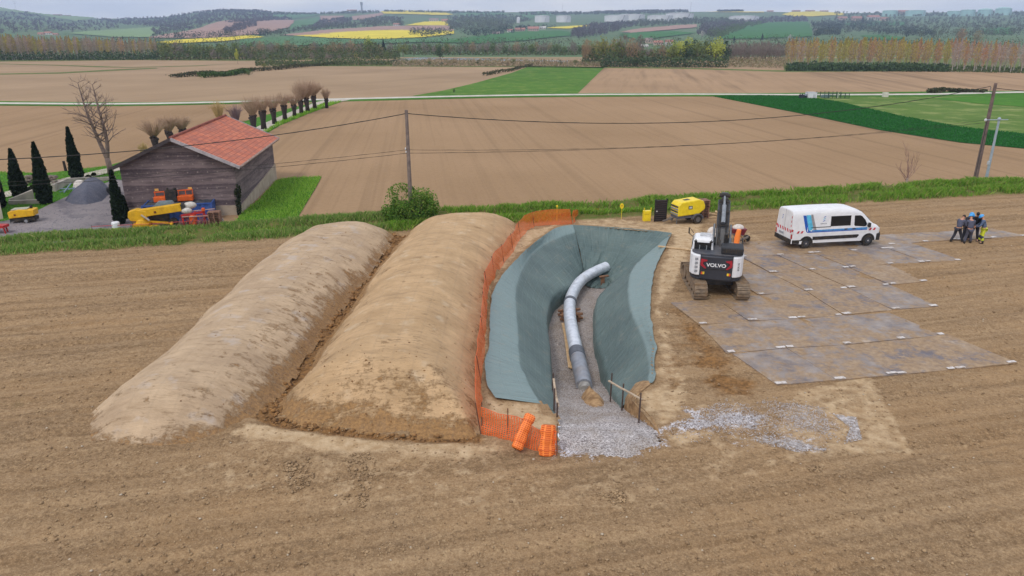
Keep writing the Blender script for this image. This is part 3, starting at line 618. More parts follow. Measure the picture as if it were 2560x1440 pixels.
HG = fieldmat('hill_green', (88,128,82), (76,114,74), .4, 40, None, .2, .1); HB = fieldmat('hill_brown', (172,140,126), (156,126,114), .4, 40, None, .2, .15)
HY = fieldmat('rapeseed', (226,206,66), (206,188,58), .3, 30, None, .1, .1); HP = fieldmat('hill_pale_green', (128,152,104), (116,142,98), .4, 40, None, .2, .1); HM = fieldmat('hill_mid_green', (64,116,58), (56,104,54), .4, 30, None, .2, .1)
for nm, m, pts in (
    ('hill_meadow', HP, [(0,20),(70,31),(110,36),(180,41),(245,46),(190,54),(95,38),(0,29)]),
    ('hill_meadow', HP, [(172,86),(260,76),(380,69),(408,73),(372,96),(280,95)]),
    ('ploughed_field', HB, [(372,97),(400,90),(480,76),(560,52),(600,49),(640,48),(640,88),(560,96),(470,97)]),
    ('rapeseed_field', HY, [(385,107),(450,101),(540,97),(625,92),(660,95),(560,104),(420,111)]),
    ('ploughed_field', HB, [(640,51),(736,51),(733,60),(720,69),(690,76),(640,90)]),
    ('green_field', HG, [(740,54),(800,42),(790,60),(740,74),(722,76),(728,66)]),
    ('ploughed_field', HB, [(800,40),(862,40),(850,50),(825,58),(802,52)]),
    ('ploughed_field', HB, [(880,42),(955,33),(960,39),(905,50),(882,50)]),
    ('rapeseed_field', HY, [(950,30),(980,27.5),(1050,28),(1110,31),(1132,38),(1080,39),(1020,36),(960,35)]),
    ('ploughed_field', HB, [(700,89),(800,76),(960,66),(1118,65),(1135,78),(1060,77),(960,75),(840,85),(740,92)]),
    ('rapeseed_field', HY, [(735,92),(840,82),(900,78),(1000,74.5),(1060,76),(1135,79),(1132,86),(1060,93),(960,96),(830,95.5)]),
    ('rapeseed_field', HY, [(1010,64),(1060,56.5),(1118,56),(1120,65)]),
    ('green_field', HG, [(600,100),(740,93),(830,97),(960,97.5),(1060,94.5),(1140,96),(1130,104),(1000,108),(600,116)]),
    ('green_field', HM, [(1060,106),(1140,97),(1280,81),(1400,78),(1425,80),(1430,88),(1330,100),(1200,108)]),
    ('rapeseed_field', HY, [(1365,71.5),(1430,66),(1500,62.5),(1470,68),(1420,73)]),
    ('ploughed_field', HB, [(1550,81),(1600,73),(1690,65),(1742,63),(1740,69),(1680,76),(1620,81),(1580,84)]),
    ('green_field', HM, [(1545,86),(1600,83),(1680,80),(1740,84),(1700,90),(1640,97),(1600,104)]),
    ('green_field', HM, [(1795,100),(1830,80),(1870,66),(1930,57),(2020,55),(2030,78),(2028,96),(1900,100)]),
    ('rapeseed_field', HY, [(1955,38),(1980,31),(2040,30),(2110,34),(2112,39),(2040,41),(1985,42)]),
    ('rapeseed_field', HY, [(1745,26.5+3),(1850,27.5+3),(1910,28+3),(1910,30+3),(1800,29+3)]),
    ('hill_meadow', HM, [(2090,62),(2180,56),(2270,56),(2260,64),(2150,66)]), ('hill_meadow', HM, [(2150,92),(2200,88),(2260,98),(2240,104),(2170,102)]),
    ('hill_meadow', HM, [(2450,76),(2500,69),(2540,74),(2530,86),(2470,86)]), ('hill_meadow', HG, [(1300,32),(1370,26+4),(1380,40),(1300,50)]),
    ('green_field', HG, [(1140,31),(1250,30),(1270,38),(1160,42)]), ('green_field', HG, [(655,36),(760,33),(800,38),(730,48),(650,46)])):
    hillfield(nm, pts, m)
# ================= things on the site =================
def hpx(p, py):
    """height above p that shows at photo row py"""
    return H-p.y*math.tan(TH+math.atan((py-720)/F))-p.z
BLACK = M('black_rubber', (34,34,36), (24,24,26), .75, 8, 3, .2, dirt=(120,98,72), dirt_amt=.35, dscale=4)
DGREY = M('dark_grey_paint', (50,52,58), (42,44,50), .5, 6, 3, dirt=(120,104,84), dirt_amt=.25, dscale=3)
WHITE = M('white_paint', (232,232,234), (222,222,226), .32, 3, 3, dirt=(168,150,126), dirt_amt=.12, dscale=2.2)
STEEL = M('dull_steel', (128,132,138), (104,108,114), .45, 8, 4, metal=.6, dirt=(120,96,70), dirt_amt=.3)
MUDSTEEL = M('muddy_steel', (150,132,112), (112,98,84), .7, 5, 5, .3, metal=.2, dirt=(148,116,78), dirt_amt=.7, dscale=3)
RUST = M('rusty_iron', (112,76,58), (84,58,48), .85, 9, 5, .3)
WOODP = M('pale_timber', (206,176,136), (180,148,108), .8, 7, 5, .2, dirt=(140,108,72), dirt_amt=.4)
WOODB = M('brown_timber', (134,96,68), (104,74,54), .85, 6, 5, .3)
WOODG = M('weathered_wood', (122,112,102), (96,88,82), .85, 5, 6, .3, dirt=(90,80,70), dirt_amt=.4)
GLASS, nt, b = newmat('dark_glass'); b.inputs['Base Color'].default_value = lin((26,30,34)); b.inputs['Roughness'].default_value = .06
YEL = M('yellow_paint', (240,212,36), (228,198,30), .4, 4, 3, dirt=(140,118,60), dirt_amt=.15)
YELD = M('old_yellow_paint', (232,180,24), (214,160,20), .5, 4, 4, dirt=(120,84,30), dirt_amt=.3)
ORG = M('orange_paint', (232,104,32), (206,84,24), .5, 5, 4, dirt=(110,60,30), dirt_amt=.3)
RED = M('red_paint', (190,44,42), (164,36,38), .5, 6, 4, dirt=(110,60,50), dirt_amt=.3)
BLUE1 = M('blue_film', (28,92,190)); BLUE2 = M('cyan_film', (92,190,226)); GREYF = M('grey_film', (156,152,154)); BLUE3 = M('mid_blue_film', (66,142,204))
REDF = M('red_film', (206,36,56)); REDD = M('dark_red_film', (172,30,46)); HELM = M('blue_helmet', (70,164,226), (60,150,214), .4)
CHROME = M('chrome', (210,214,220), None, .25, metal=.8)
# ---- pipeline
def galvmat():
    m, nt, b = newmat('galvanised_jacket'); uvv = coords(nt); vec = coords(nt)
    c = mixc(nt, ramp(nt, noise(nt, vec, 3.5, 5), .35, .65), lin((226,230,238)), lin((196,202,212)))
    c = mixc(nt, math_(nt, 'MULTIPLY', ramp(nt, noise(nt, vec, 1.3, 6, .7), .55, .75), .35), c, lin((150,136,120)))
    lk(nt, c, b.inputs['Base Color']); b.inputs['Metallic'].default_value = .35; b.inputs['Roughness'].default_value = .38
    wv = nd(nt, 'ShaderNodeTexWave'); wv.bands_direction = 'Y'; lk(nt, vec, wv.inputs['Vector']); wv.inputs['Scale'].default_value = 2.2; wv.inputs['Distortion'].default_value = .6
    bump(nt, b, math_(nt, 'POWER', wv.outputs['Fac'], 8), .35, .02); return m
GALV = galvmat(); PIPEG = M('grey_pipe', (150,154,164), (128,132,142), .5, 4, 4, dirt=(140,116,88), dirt_amt=.4, metal=.2)
pipe = smooth_line([G(x, y, z) for x, y, z in ((1463,978,-2.02),(1456,942,-2.02),(1447,905,-2.02),(1437,860,-2.0),(1428,815,-2.0),(1424,782,-2.0),(1425,757,-1.98),(1431,735,-1.95),(1447,708,-1.9),(1468,690,-1.85),(1492,677,-1.8),(1515,667,-1.75))], 121)
root = thing('pipeline', 'galvanised steel pipe bending along the gravel floor of the trench', 'pipe', tuple(G(1437,860,-2.5)))
def ppart(nm, a_, b_, r, m, lab=None):
    L = Vector(root.location); seg = [Vector(p)-L for p in pipe[int(a_*120):int(b_*120)+1]]
    o = MB().tube(seg, r, 28).build(nm, m, root, smooth=40); 
    if lab: o['label'] = lab
    return o
ppart('pipe_end', 0, .045, .27, M('bare_steel', (176,172,166), (140,134,128), .55, 5, 5, metal=.3), 'muddy bare end of the pipe')
ppart('pipe_section', .03, .20, .35, PIPEG, 'dark grey sleeved pipe length at the near end')
ppart('collar', .195, .235, .375, M('collar_grey', (96,100,110), (82,86,94), .6, 5)); ppart('pipe_section', .225, .62, .325, GALV)
ppart('collar', .615, .632, .36, M('collar_grey', (96,100,110))); ppart('pipe_section', .625, 1, .325, GALV)
# ---- soil plug at the pipe end
PLUG = P2([(1437,990),(1448,968),(1485,972),(1512,1000),(1540,1040),(1535,1075),(1470,1072),(1438,1050)])
PLW = [(G(x,y,-1.4).x, G(x,y,-1.4).y) for x, y in ((1432,985),(1444,962),(1488,966),(1520,1000),(1546,1046),(1536,1078),(1475,1082),(1430,1070))]
heap('soil_mound', PLW, 1.25, .75, CLAY, 'small ochre mound of soil burying the near end of the pipe', 'soil mound', .1, .14, 3, -2.25)
# ---- timber crib, planks and prop
c0 = G(1427, 802, -2.5); t = thing('timber_crib', 'stack of short brown timbers crossing under the pipe', 'timber stack', tuple(c0), .1)
for k in range(4):
    for s in (-.42, .42):
        mb = MB(); (mb.box((s*.9, .2, .07+k*.115), (.14, .95, .11), .05*k) if k % 2 == 0 else mb.box((0, .2+s*.8, .07+k*.115), (1.25, .14, .11), .04*k)); mb.build('timber', WOODB, t, bevel=.008)
for i, (p, q, lab) in enumerate((((1409,808),(1421,858),'short pale plank beside the pipe near the timber crib'), ((1416,838),(1427,919),'long pale plank lying on the gravel left of the pipe'), ((1422,858),(1432,921),'pale plank touching the left side of the pipe'))):
    A, B = G(*p, -2.42+.035*i), G(*q, -2.42+.035*i); o = MB().beam(A, B, .24, .035).build('wooden_plank', WOODP, bevel=.004); tagit(o, lab, 'plank', 'planks beside the pipe')
A = G(1506, 716, -2.5); mb = MB().beam(A, A+Vector((0, 0, .62)), .22, .2); mb.beam(A+Vector((-.2, -.1, .64)), A+Vector((.35, .1, .66)), .2, .08)
tagit(mb.build('timber_prop', WOODB, bevel=.01), 'brown timber prop under the far end of the pipe', 'timber')
STAKEM = M('stake_rust', (92,74,66), (70,58,54), .85, 9); WOODR = M('rail_timber', (190,170,146), (160,140,118), .85, 6, 5)
# ---- guard rails at the trench mouth
def rail(lab, posts, rails, cat='guard rail'):
    b0 = G(*posts[0][0]); t = thing('guard_rail', lab, cat, tuple(b0), group='wooden guard rails at the trench mouth')
    for base, py in posts:
        p = G(*base); h = hpx(p, py); o = MB().tube([p-b0-Vector((0, 0, .3)), p-b0+Vector((.02, .03, h))], [.032, .028], 7).build('stake', STAKEM, t, smooth=50)
    for (x1, y1, z1), (x2, y2, z2) in rails:
        MB().beam(G(x1, y1, z1)-b0, G(x2, y2, z2)-b0,   .075, .04).build('rail', WOODR, t, bevel=.004)
rail('wooden guard rail on rusty stakes at the left lip of the trench', [((1381,975,-.9), 934), ((1384,1042,-.5), 972), ((1391,1076,-.5), 1008)], [((1384,947,.15), (1389,985,.25)), ((1388,982,.2), (1396,1016,.25))])
rail('wooden guard rail on rusty stakes at the right lip of the trench', [((1526,994,-1.1), 934), ((1554,1028,-.8), 960), ((1596,1062,-.35), 984)], [((1522,952,.05), (1557,973,.25)), ((1555,971,.28), (1605,999,.45))])
# ---- orange barrier netting
def netmat():
    m, nt, b = newmat('orange_netting'); uv = nd(nt, 'ShaderNodeTexCoord').outputs['UV']; s = nd(nt, 'ShaderNodeSeparateXYZ'); lk(nt, uv, s.inputs[0])
    def strand(o, per, wd): 
        f = math_(nt, 'FRACT', math_(nt, 'MULTIPLY', o, 1/per)); return math_(nt, 'LESS_THAN', f, wd)
    a = math_(nt, 'MAXIMUM', strand(s.outputs[0], .085, .30), strand(s.outputs[1], .065, .36))
    b.inputs['Base Color'].default_value = lin((246,112,44)); b.inputs['Roughness'].default_value = .5
    tl = nd(nt, 'ShaderNodeBsdfTranslucent'); tl.inputs[0].default_value = lin((250,120,44)); m1 = nd(nt, 'ShaderNodeMixShader'); m1.inputs[0].default_value = .3
    lk(nt, b.outputs[0], m1.inputs[1]); lk(nt, tl.outputs[0], m1.inputs[2])
    tr = nd(nt, 'ShaderNodeBsdfTransparent'); mx = nd(nt, 'ShaderNodeMixShader'); lk(nt, a, mx.inputs[0]); lk(nt, tr.outputs[0], mx.inputs[1]); lk(nt, m1.outputs[0], mx.inputs[2])
    lk(nt, mx.outputs[0], nt.nodes['Material Output'].inputs[0]); return m
NET = netmat()
def netfence(name, lab, pts, h, N, lean=(0, 0), stakes=(), cat='netting', wave=.05, seed=0, z0=.02, sag=.06):
    A = smooth_line([G(*p) for p in pts], N); ds = np.concatenate([[0], np.cumsum(np.linalg.norm(np.diff(A, axis=0), axis=1))]); K = 8
    d = np.gradient(A, axis=0); d /= np.linalg.norm(d, axis=1, keepdims=True); nn = np.stack([-d[:, 1], d[:, 0], d[:, 0]*0], 1); V = []; UV_ = []
    hv = np.interp(np.linspace(0, 1, N), np.linspace(0, 1, len(h)), h) if hasattr(h, '__len__') else np.full(N, h)
    for k in range(K+1):
        f = k/K; wv = fbm(ds*.9, np.full(N, f*1.5), 3, seed)*wave*2; p = A+nn*wv[:, None]; p[:, 0] += lean[0]*f; p[:, 1] += lean[1]*f
        p[:, 2] = A[:, 2]+z0+hv*f-sag*f*np.abs(np.sin(ds*1.1+seed)); V.append(p); UV_.append(np.stack([ds, np.full(N, f*1.0)], 1))
    V = np.array(V); ii = np.arange((K+1)*N).reshape(K+1, N); q = np.stack([ii[:-1, :-1], ii[:-1, 1:], ii[1:, 1:], ii[1:, :-1]], -1).reshape(-1, 4)
    b0 = A[N//2]; t = thing(name, lab, cat, tuple(b0)); npmesh('mesh_panel', V.reshape(-1, 3)-b0, q, NET, True, np.array(UV_).reshape(-1, 2), parent=t)
    mb = MB(); mb.tube([tuple(p-b0) for p in V[-1][::3]], .012, 4); mb.build('top_cord', ORG, t)
    for i in stakes:
        p = A[int(i*(N-1))]-b0; MB().tube([p-np.array((0, 0, .2)), p+np.array((lean[0]*1.05, lean[1], (h if not hasattr(h, '__len__') else 1)*1.06))], .018, 6).build('stake', RUST, t)
    return t
netfence('barrier_netting', 'long orange safety netting fence running between the tall heap and the trench', [(1430,560),(1385,563),(1340,567),(1308,588),(1282,632),(1252,670),(1235,697),(1222,727),(1218,775),(1213,850),(1208,910),(1203,1000),(1204,1085)], 1.05, 150, (-.17, 0), (0, .1, .2, .3, .38, .46, .55, .65, .75, .88, 1), wave=.06, seed=2)
netfence('barrier_netting', 'short orange safety netting panel across the front, behind the two orange rolls', [(1205,1085),(1250,1095),(1300,1110),(1345,1128),(1392,1142)], [1.0,.86,.80,.72,.9], 60, (.0, .12), (0, .35, 1), wave=.13, seed=5, sag=.10)
netfence('barrier_netting', 'loose tail of orange netting trailing in the verge grass', [(1432,560),(1440,548),(1450,538),(1464,533),(1480,534),(1500,530),(1522,527)], [1.0,.75,.5,.4,.32,.25,.15], 60, (.05, .1), (), wave=.14, seed=8, sag=.12)
def rollmat():
    m, nt, b = newmat('rolled_netting'); vec = coords(nt)
    br = nd(nt, 'ShaderNodeTexBrick'); lk(nt, nd(nt, 'ShaderNodeTexCoord').outputs['UV'], br.inputs['Vector']); br.offset = 0; br.inputs['Scale'].default_value = 1; br.inputs['Brick Width'].default_value = .075; br.inputs['Row Height'].default_value = .06; br.inputs['Mortar Size'].default_value = .014
    br.inputs['Color1'].default_value = lin((208,82,26)); br.inputs['Color2'].default_value = lin((220,96,34)); br.inputs['Mortar'].default_value = lin((255,140,62))
    lk(nt, br.outputs['Color'], b.inputs['Base Color']); b.inputs['Roughness'].default_value = .5; bump(nt, b, br.outputs['Fac'], .8, .02); return m
ROLL = rollmat()
def roll(lab, p, q, r, seed, flat=1.0):
    p, q = Vector(p), Vector(q); d = (q-p); L = d.length; d.normalize(); x = Vector((1, .15, 0)); x = (x-d*x.dot(d)).normalized(); y = x.cross(d); N, K = 30, 26; V = []; U_ = []
    for k in range(K+1):
        for i in range(N):
            a_ = 2*math.pi*i/N; s = k/K; rr = r*(1+.10*math.sin(3*a_+seed)+.06*math.sin(s*22+seed)+.08*math.sin(s*7+2*a_))*(1-.25*max(0, abs(s-.5)*2-.93)/.07)
            V.append(p+d*L*s+(x*math.cos(a_)*flat+y*math.sin(a_))*rr); U_.append((a_*r*1.0, s*L))
    Fq_ = [(k*N+i, k*N+(i+1) % N, (k+1)*N+(i+1) % N, (k+1)*N+i) for k in range(K) for i in range(N)]
    t = thing('netting_roll', lab, 'netting roll', tuple(p), group='rolled orange netting'); npmesh('roll', np.array([tuple(v-p) for v in V]), Fq_, ROLL, True, np.array(U_), parent=t)
    MB().tube([d*.02, d*(L-.01)], r*.7, 14).build('core', M('roll_core', (150,64,30)), t); 
    for s in (.2, .55, .8): 
        MB().tube([d*(L*s)+(x*math.cos(a_)*flat+y*math.sin(a_))*r*1.1 for a_ in np.linspace(0, 2*math.pi, 20)], .012, 4).build('tie', M('tie_wire', (236,120,60)), t)
roll('orange netting roll leaning diagonally against the front panel', G(1290,1122,.18), G(1326,1036,.98), .165, 1)
roll('flattened orange netting bundle standing at the right end of the front panel', G(1366,1140,.03), G(1372,1062,.95), .068, 3, 3.3)
# ---- ground mats
MATM, nt, b = newmat('road_mat'); vec = coords(nt); ob = nd(nt, 'ShaderNodeObjectInfo'); tcg = nd(nt, 'ShaderNodeNewGeometry')
wn = lambda s, d=6, r=.65: noise(nt, tcg.outputs['Position'], s, d, r)
c = mixc(nt, ramp(nt, wn(1.1), .35, .65), lin((154,142,134)), lin((112,103,103)))
c = mixc(nt, math_(nt, 'MULTIPLY', ramp(nt, ob.outputs['Random'], .5, .62), .75), c, mixc(nt, ramp(nt, wn(1.3), .35, .65), lin((112,106,112)), lin((88,84,94))))
c = mixc(nt, ramp(nt, math_(nt, 'ADD', math_(nt, 'ADD', math_(nt, 'MULTIPLY', wn(.45), .55), math_(nt, 'MULTIPLY', wn(1.7, 9, .78), .75)), math_(nt, 'MULTIPLY', math_(nt, 'SUBTRACT', ob.outputs['Random'], .5), .12)), .57, .68), c, mixc(nt, ramp(nt, wn(5, 6, .7), .35, .65), lin((166,140,110)), lin((132,108,84))))
c = mixc(nt, math_(nt, 'MULTIPLY', ramp(nt, wn(1.9, 7, .72), .54, .66), .6), c, lin((148,120,88)))
c = mixc(nt, math_(nt, 'MULTIPLY', ramp(nt, wn(1.4, 5, .6), .62, .75), .5), c, lin((196,178,160)))
lk(nt, c, b.inputs['Base Color']); b.inputs['Specular IOR Level'].default_value = .35
lk(nt, ramp(nt, wn(.8), .3, .7), b.inputs['Roughness']); 
ck = nd(nt, 'ShaderNodeTexChecker'); lk(nt, vec, ck.inputs[0]); ck.inputs['Scale'].default_value = 14; bump(nt, b, math_(nt, 'ADD', math_(nt, 'MULTIPLY', ck.outputs['Fac'], .15), wn(6, 4)), .3, .02)
rr = nd(nt, 'ShaderNodeMapRange'); lk(nt, wn(.8), rr.inputs[0]); rr.inputs[1].default_value = .35; rr.inputs[2].default_value = .65; rr.inputs[3].default_value = .38; rr.inputs[4].default_value = .8; lk(nt, rr.outputs[0], b.inputs['Roughness'])
def matrow(y1, y2, xs1, xs2): return [(xs1[i], y1[i], xs1[i+1], y1[i+1], xs2[i+1], y2[i+1], xs2[i], y2[i]) for i in range(len(xs1)-1)]
MX0 = [1943,2091,2246,2394,2545]; MYA = [963,952,938,926,910]
rowsP = [ # near to far: seam points along each row line
    ([(1943,963),(2091,952),(2246,938),(2394,926),(2545,910)], [(1830,884),(1966,872),(2110,864),(2246,851),(2367,838)]),
    ([(1818,884),(1966,872),(2110,864),(2246,851),(2367,838)], [(1749,813),(1873,804),(1996,798),(2110,790),(2222,784)]),
    ([(1749,813),(1873,804),(1996,798),(2110,790),(2233,776),(2347,766)], [(1675,757),(1790,748),(1896,739),(2015,729),(2122,722),(2227,714)]),
    ([(1896,739),(2015,729),(2122,722),(2227,714),(2320,704)], [(1822,690),(1926,683),(2025,677),(2126,671),(2221,662)]),
    ([(1822,690),(1926,683),(2025,677),(2126,671),(2221,662),(2315,656),(2406,652)], [(1762,650),(1852,644),(1945,639),(2038,634),(2130,628),(2221,623),(2305,618)]),
    ([(1852,644),(1945,639),(2038,634),(2130,628),(2221,623),(2305,618)], [(1797,608),(1880,604),(1965,600),(2055,597),(2140,593),(2225,590)]),
    ([(2225,612),(2310,606),(2395,601),(2480,596),(2570,591)], [(2150,590),(2232,586),(2315,581),(2398,577),(2480,573)]),
]
WPL = M('white_plate', (214,208,206), (188,180,176), .6, 9, 4, dirt=(158,134,106), dirt_amt=.8, dscale=9)
rnd = random.Random(5); nmat = 0
rowname = ['nearest row', 'second row', 'third row', 'fourth row', 'fifth row', 'row beside the van', 'row by the workers']
for ri, (na, fa) in enumerate(rowsP):
    n = len(na)-1
    for i in range(n):
        
        q = [G(*na[i]), G(*na[i+1]), G(*fa[i+1]), G(*fa[i])]; c_ = sum(q, Vector())/4; k = .992; z0 = .022+.010*rnd.random()+.006*((i+ri) % 2)
        Q_ = [Vector(((p-c_).x*k, (p-c_).y*k, 0)) for p in q]; tl = rnd.uniform(-.012, .012)
        side = 'leftmost' if i == 0 else ('rightmost' if i == n-1 else ['second', 'third', 'fourth', 'fifth', 'sixth'][i-1]+' from left')
        t = thing('ground_mat', f'muddy grey ground mat, {side} in the {rowname[ri]} of mats', 'ground mat', (c_.x, c_.y, 0), 0, 'ground mats')
        N = 8; gv = []; 
        for a_ in range(N+1):
            for b_ in range(N+1):
                p = (Q_[0]*(1-b_/N)+Q_[1]*(b_/N))*(1-a_/N)+(Q_[3]*(1-b_/N)+Q_[2]*(b_/N))*(a_/N); gv.append((p.x, p.y, z0+tl*p.x+.012*math.sin(p.x*1.7+ri)+.010*math.cos(p.y*1.9+i)))
        fs = [(a_*(N+1)+b_, a_*(N+1)+b_+1, (a_+1)*(N+1)+b_+1, (a_+1)*(N+1)+b_) for a_ in range(N) for b_ in range(N)]; mb = MB().add(gv, fs)
        ring = [b_ for b_ in range(N)]+[(N+1)*a_+N for a_ in range(N)]+[(N+1)*N+N-b_ for b_ in range(N)]+[(N+1)*(N-a_) for a_ in range(N)]
        mb.add([gv[r_] for r_ in ring]+[(gv[r_][0], gv[r_][1], gv[r_][2]-.05) for r_ in ring], [(j, (j+1) % len(ring), (j+1) % len(ring)+len(ring), j+len(ring)) for j in range(len(ring))])
        mb.build('panel', MATM, t)
        d = (Q_[1]-Q_[0]).normalized(); e_ = (Q_[3]-Q_[0]).normalized()
        for cr_, s1, s2 in ((Q_[0], 1, 1), (Q_[1], -1, 1)) if rnd.random() < .55 else ((Q_[0], 1, 1),):
            p = cr_+d*s1*.2+e_*s2*.1; MB().box((p.x, p.y, z0+.03+.012*math.sin(p.x*1.7+ri)+.01*math.cos(p.y*1.9+i)), (rnd.uniform(.25, .42), rnd.uniform(.12, .2), .02), math.atan2(d.y, d.x)).build('connector', WPL, t)
        nmat += 1
# ---- clods and stones lying about: countless
def rocks(name, pts, sizes, m, seed=0):
    rs = np.random.RandomState(seed); n = len(pts); base = np.array([(1,0,0),(-1,0,0),(0,1,0),(0,-1,0),(0,0,.7),(0,0,-.5)], float); fo = np.array([(0,2,4),(2,1,4),(1,3,4),(3,0,4),(2,0,5),(1,2,5),(3,1,5),(0,3,5)])
    V = base[None]*sizes[:, None, None]*(1+rs.uniform(-.4, .4, (n, 6, 3))); an = rs.uniform(0, 6.28, n); ca, sa = np.cos(an)[:, None], np.sin(an)[:, None]
    x, y = V[..., 0].copy(), V[..., 1].copy(); V[..., 0] = x*ca-y*sa; V[..., 1] = x*sa+y*ca; V += pts[:, None, :]
    Fq_ = (fo[None]+np.arange(n)[:, None, None]*6).reshape(-1, 3); return tagit(npmesh(name, V.reshape(-1, 3), Fq_, m, False), kind='stuff')
def scatter(P, n, seed):
    rs = np.random.RandomState(seed); P_ = np.array(P); x = rs.uniform(P_[:, 0].min(), P_[:, 0].max(), n*3); y = rs.uniform(P_[:, 1].min(), P_[:, 1].max(), n*3); k = inpoly(x, y, P); return x[k][:n], y[k][:n]
CLOD = M('soil_clod', (172,144,110), (126,101,74), .95, 3, 4, .3); CLODD = M('dark_clod', (156,114,68), (108,78,48), .95, 3, 4, .3)
rs = np.random.RandomState(2); n = 9000; yy = 12.5+34*rs.rand(n)**1.5; xx = (rs.rand(n)-.5)*1.5*yy*1.05
k = (sdf(xx, yy, holeW) < -.3) & (sdf(xx, yy, HEAP1) < 0) & (sdf(xx, yy, HEAP2) < 0) & (sdf(xx, yy, MATAREA) < -.3) & (xx*E2[0]+yy*E2[1] < 45.5); xx, yy = xx[k], yy[k]
rocks('soil_clods', np.array([(a_, b_, zat(a_, b_)+.005) for a_, b_ in zip(xx, yy)]), .018+.035*rs.rand(len(xx))**3+.012, CLOD, 1)
x, y = scatter(GULLY, 2600, 4); rocks('gully_clods', np.array([(a_, b_, zat(a_, b_)+.02) for a_, b_ in zip(x, y)]), .04+.10*np.random.RandomState(3).rand(len(x))**2.5, CLODD, 2)
def topz(o):
    n_ = len(o.data.vertices); a_ = np.empty(n_*3, np.float32); o.data.vertices.foreach_get('co', a_); return a_.reshape(-1, 3)
A1, A2 = topz(h1), topz(h2); rs = np.random.RandomState(12); c1_ = A1[(A1[:, 2] > .05) & (A1[:, 0] > -10.4-1.5*rs.rand(len(A1)))]; c2_ = A2[(A2[:, 2] > .05) & (A2[:, 1] < 22.6+1.4*rs.rand(len(A2)))]
cc = np.concatenate([c1_[rs.rand(len(c1_)) < .05], c2_[rs.rand(len(c2_)) < .22], A2[(A2[:, 2] > 0) & (A2[:, 2] < .5) & (rs.rand(len(A2)) < .12)], A1[(A1[:, 2] > 0) & (A1[:, 2] < .3) & (rs.rand(len(A1)) < .10)]]); rocks('heap_crumbs', cc+[0, 0, .005], .010+.035*rs.rand(len(cc))**4, CLODD, 15)
xs = []; 
for i, q in enumerate(FRONTCLOD): 
    x, y = scatter(q, 420, 20+i); k_ = (sdf(x, y, q)*.9+.55*fbm(x*1.8, y*1.8, 3, i)) > .18; x, y = x[k_], y[k_]; xs += [(a_, b_, zat(a_, b_)+.02) for a_, b_ in zip(x, y)]
rocks('dark_clods', np.array(xs), .018+.06*np.random.RandomState(8).rand(len(xs))**3, CLOD, 6)
k = np.random.RandomState(4).rand(len(xx)) < .035; rocks('pale_stones', np.array([(a_+.3, b_+.1, zat(a_, b_)+.015) for a_, b_ in zip(xx[k], yy[k])]), .022+.03*np.random.RandomState(9).rand(k.sum()), M('pale_stone', (196,180,158), (172,156,136), .8), 3)
xs = []
for i, q in enumerate(GRAV): 
    x, y = scatter(q, 2200 if i < 5 else 1100, 40+i); k_ = np.clip(sdf(x, y, q)/.9+.35+.8*fbm(x*1.0, y*1.0, 4, 15), 0, 1) > np.random.RandomState(i).rand(len(x)); x, y = x[k_], y[k_]; xs += [(a_, b_, (float(np.interp(b_, [16, 19.8, 21.2, 28.6], [.14, .1, -.25, -2.5])) if i == 4 else zat(a_, b_))+.03) for a_, b_ in zip(x, y)]
x, y = scatter([(1.9,20),(4.6,20),(4.4,34),(1.7,34)], 2600, 77); xs += [(a_, b_, float(np.interp(b_, [16, 19.8, 21.2, 28.6], [.14, .1, -.25, -2.5]))+.05) for a_, b_ in zip(x, y)]
rocks('gravel_stones', np.array(xs), .010+.014*np.random.RandomState(5).rand(len(xs)), M('gravel_stone', (214,208,208), (150,142,140), .8, 9), 4)
# ---- excavator
def xf(mb, ang, off=(0, 0, 0)):
    R_ = Matrix.Rotation(ang, 3, 'Z'); mb.v = [tuple(R_ @ Vector(p)+Vector(off)) for p in mb.v]; return mb
def textmesh(name, body, size, m, parent, loc, rot, ext=.004, sx=1.0, bold=0.0, align='CENTER'):
    cu = bpy.data.curves.new(name, 'FONT'); cu.body = body; cu.size = size; cu.extrude = ext; cu.align_x = align; cu.align_y = 'CENTER'; cu.offset = bold
    o = bpy.data.objects.new(name, cu); COL.objects.link(o); dg = bpy.context.evaluated_depsgraph_get(); me = bpy.data.meshes.new_from_object(o.evaluated_get(dg)); bpy.data.objects.remove(o)
    me.materials.clear(); me.materials.append(m); o = bpy.data.objects.new(name, me); COL.objects.link(o); o.parent = parent; o.location = loc; o.rotation_euler = rot; o.scale = (sx, 1, 1); return o
ex = thing('excavator', 'white and dark grey crawler excavator seen from behind, parked on the mats', 'excavator', (10.1, 34.05, .02), math.radians(-3)); UA = math.radians(-12.5)
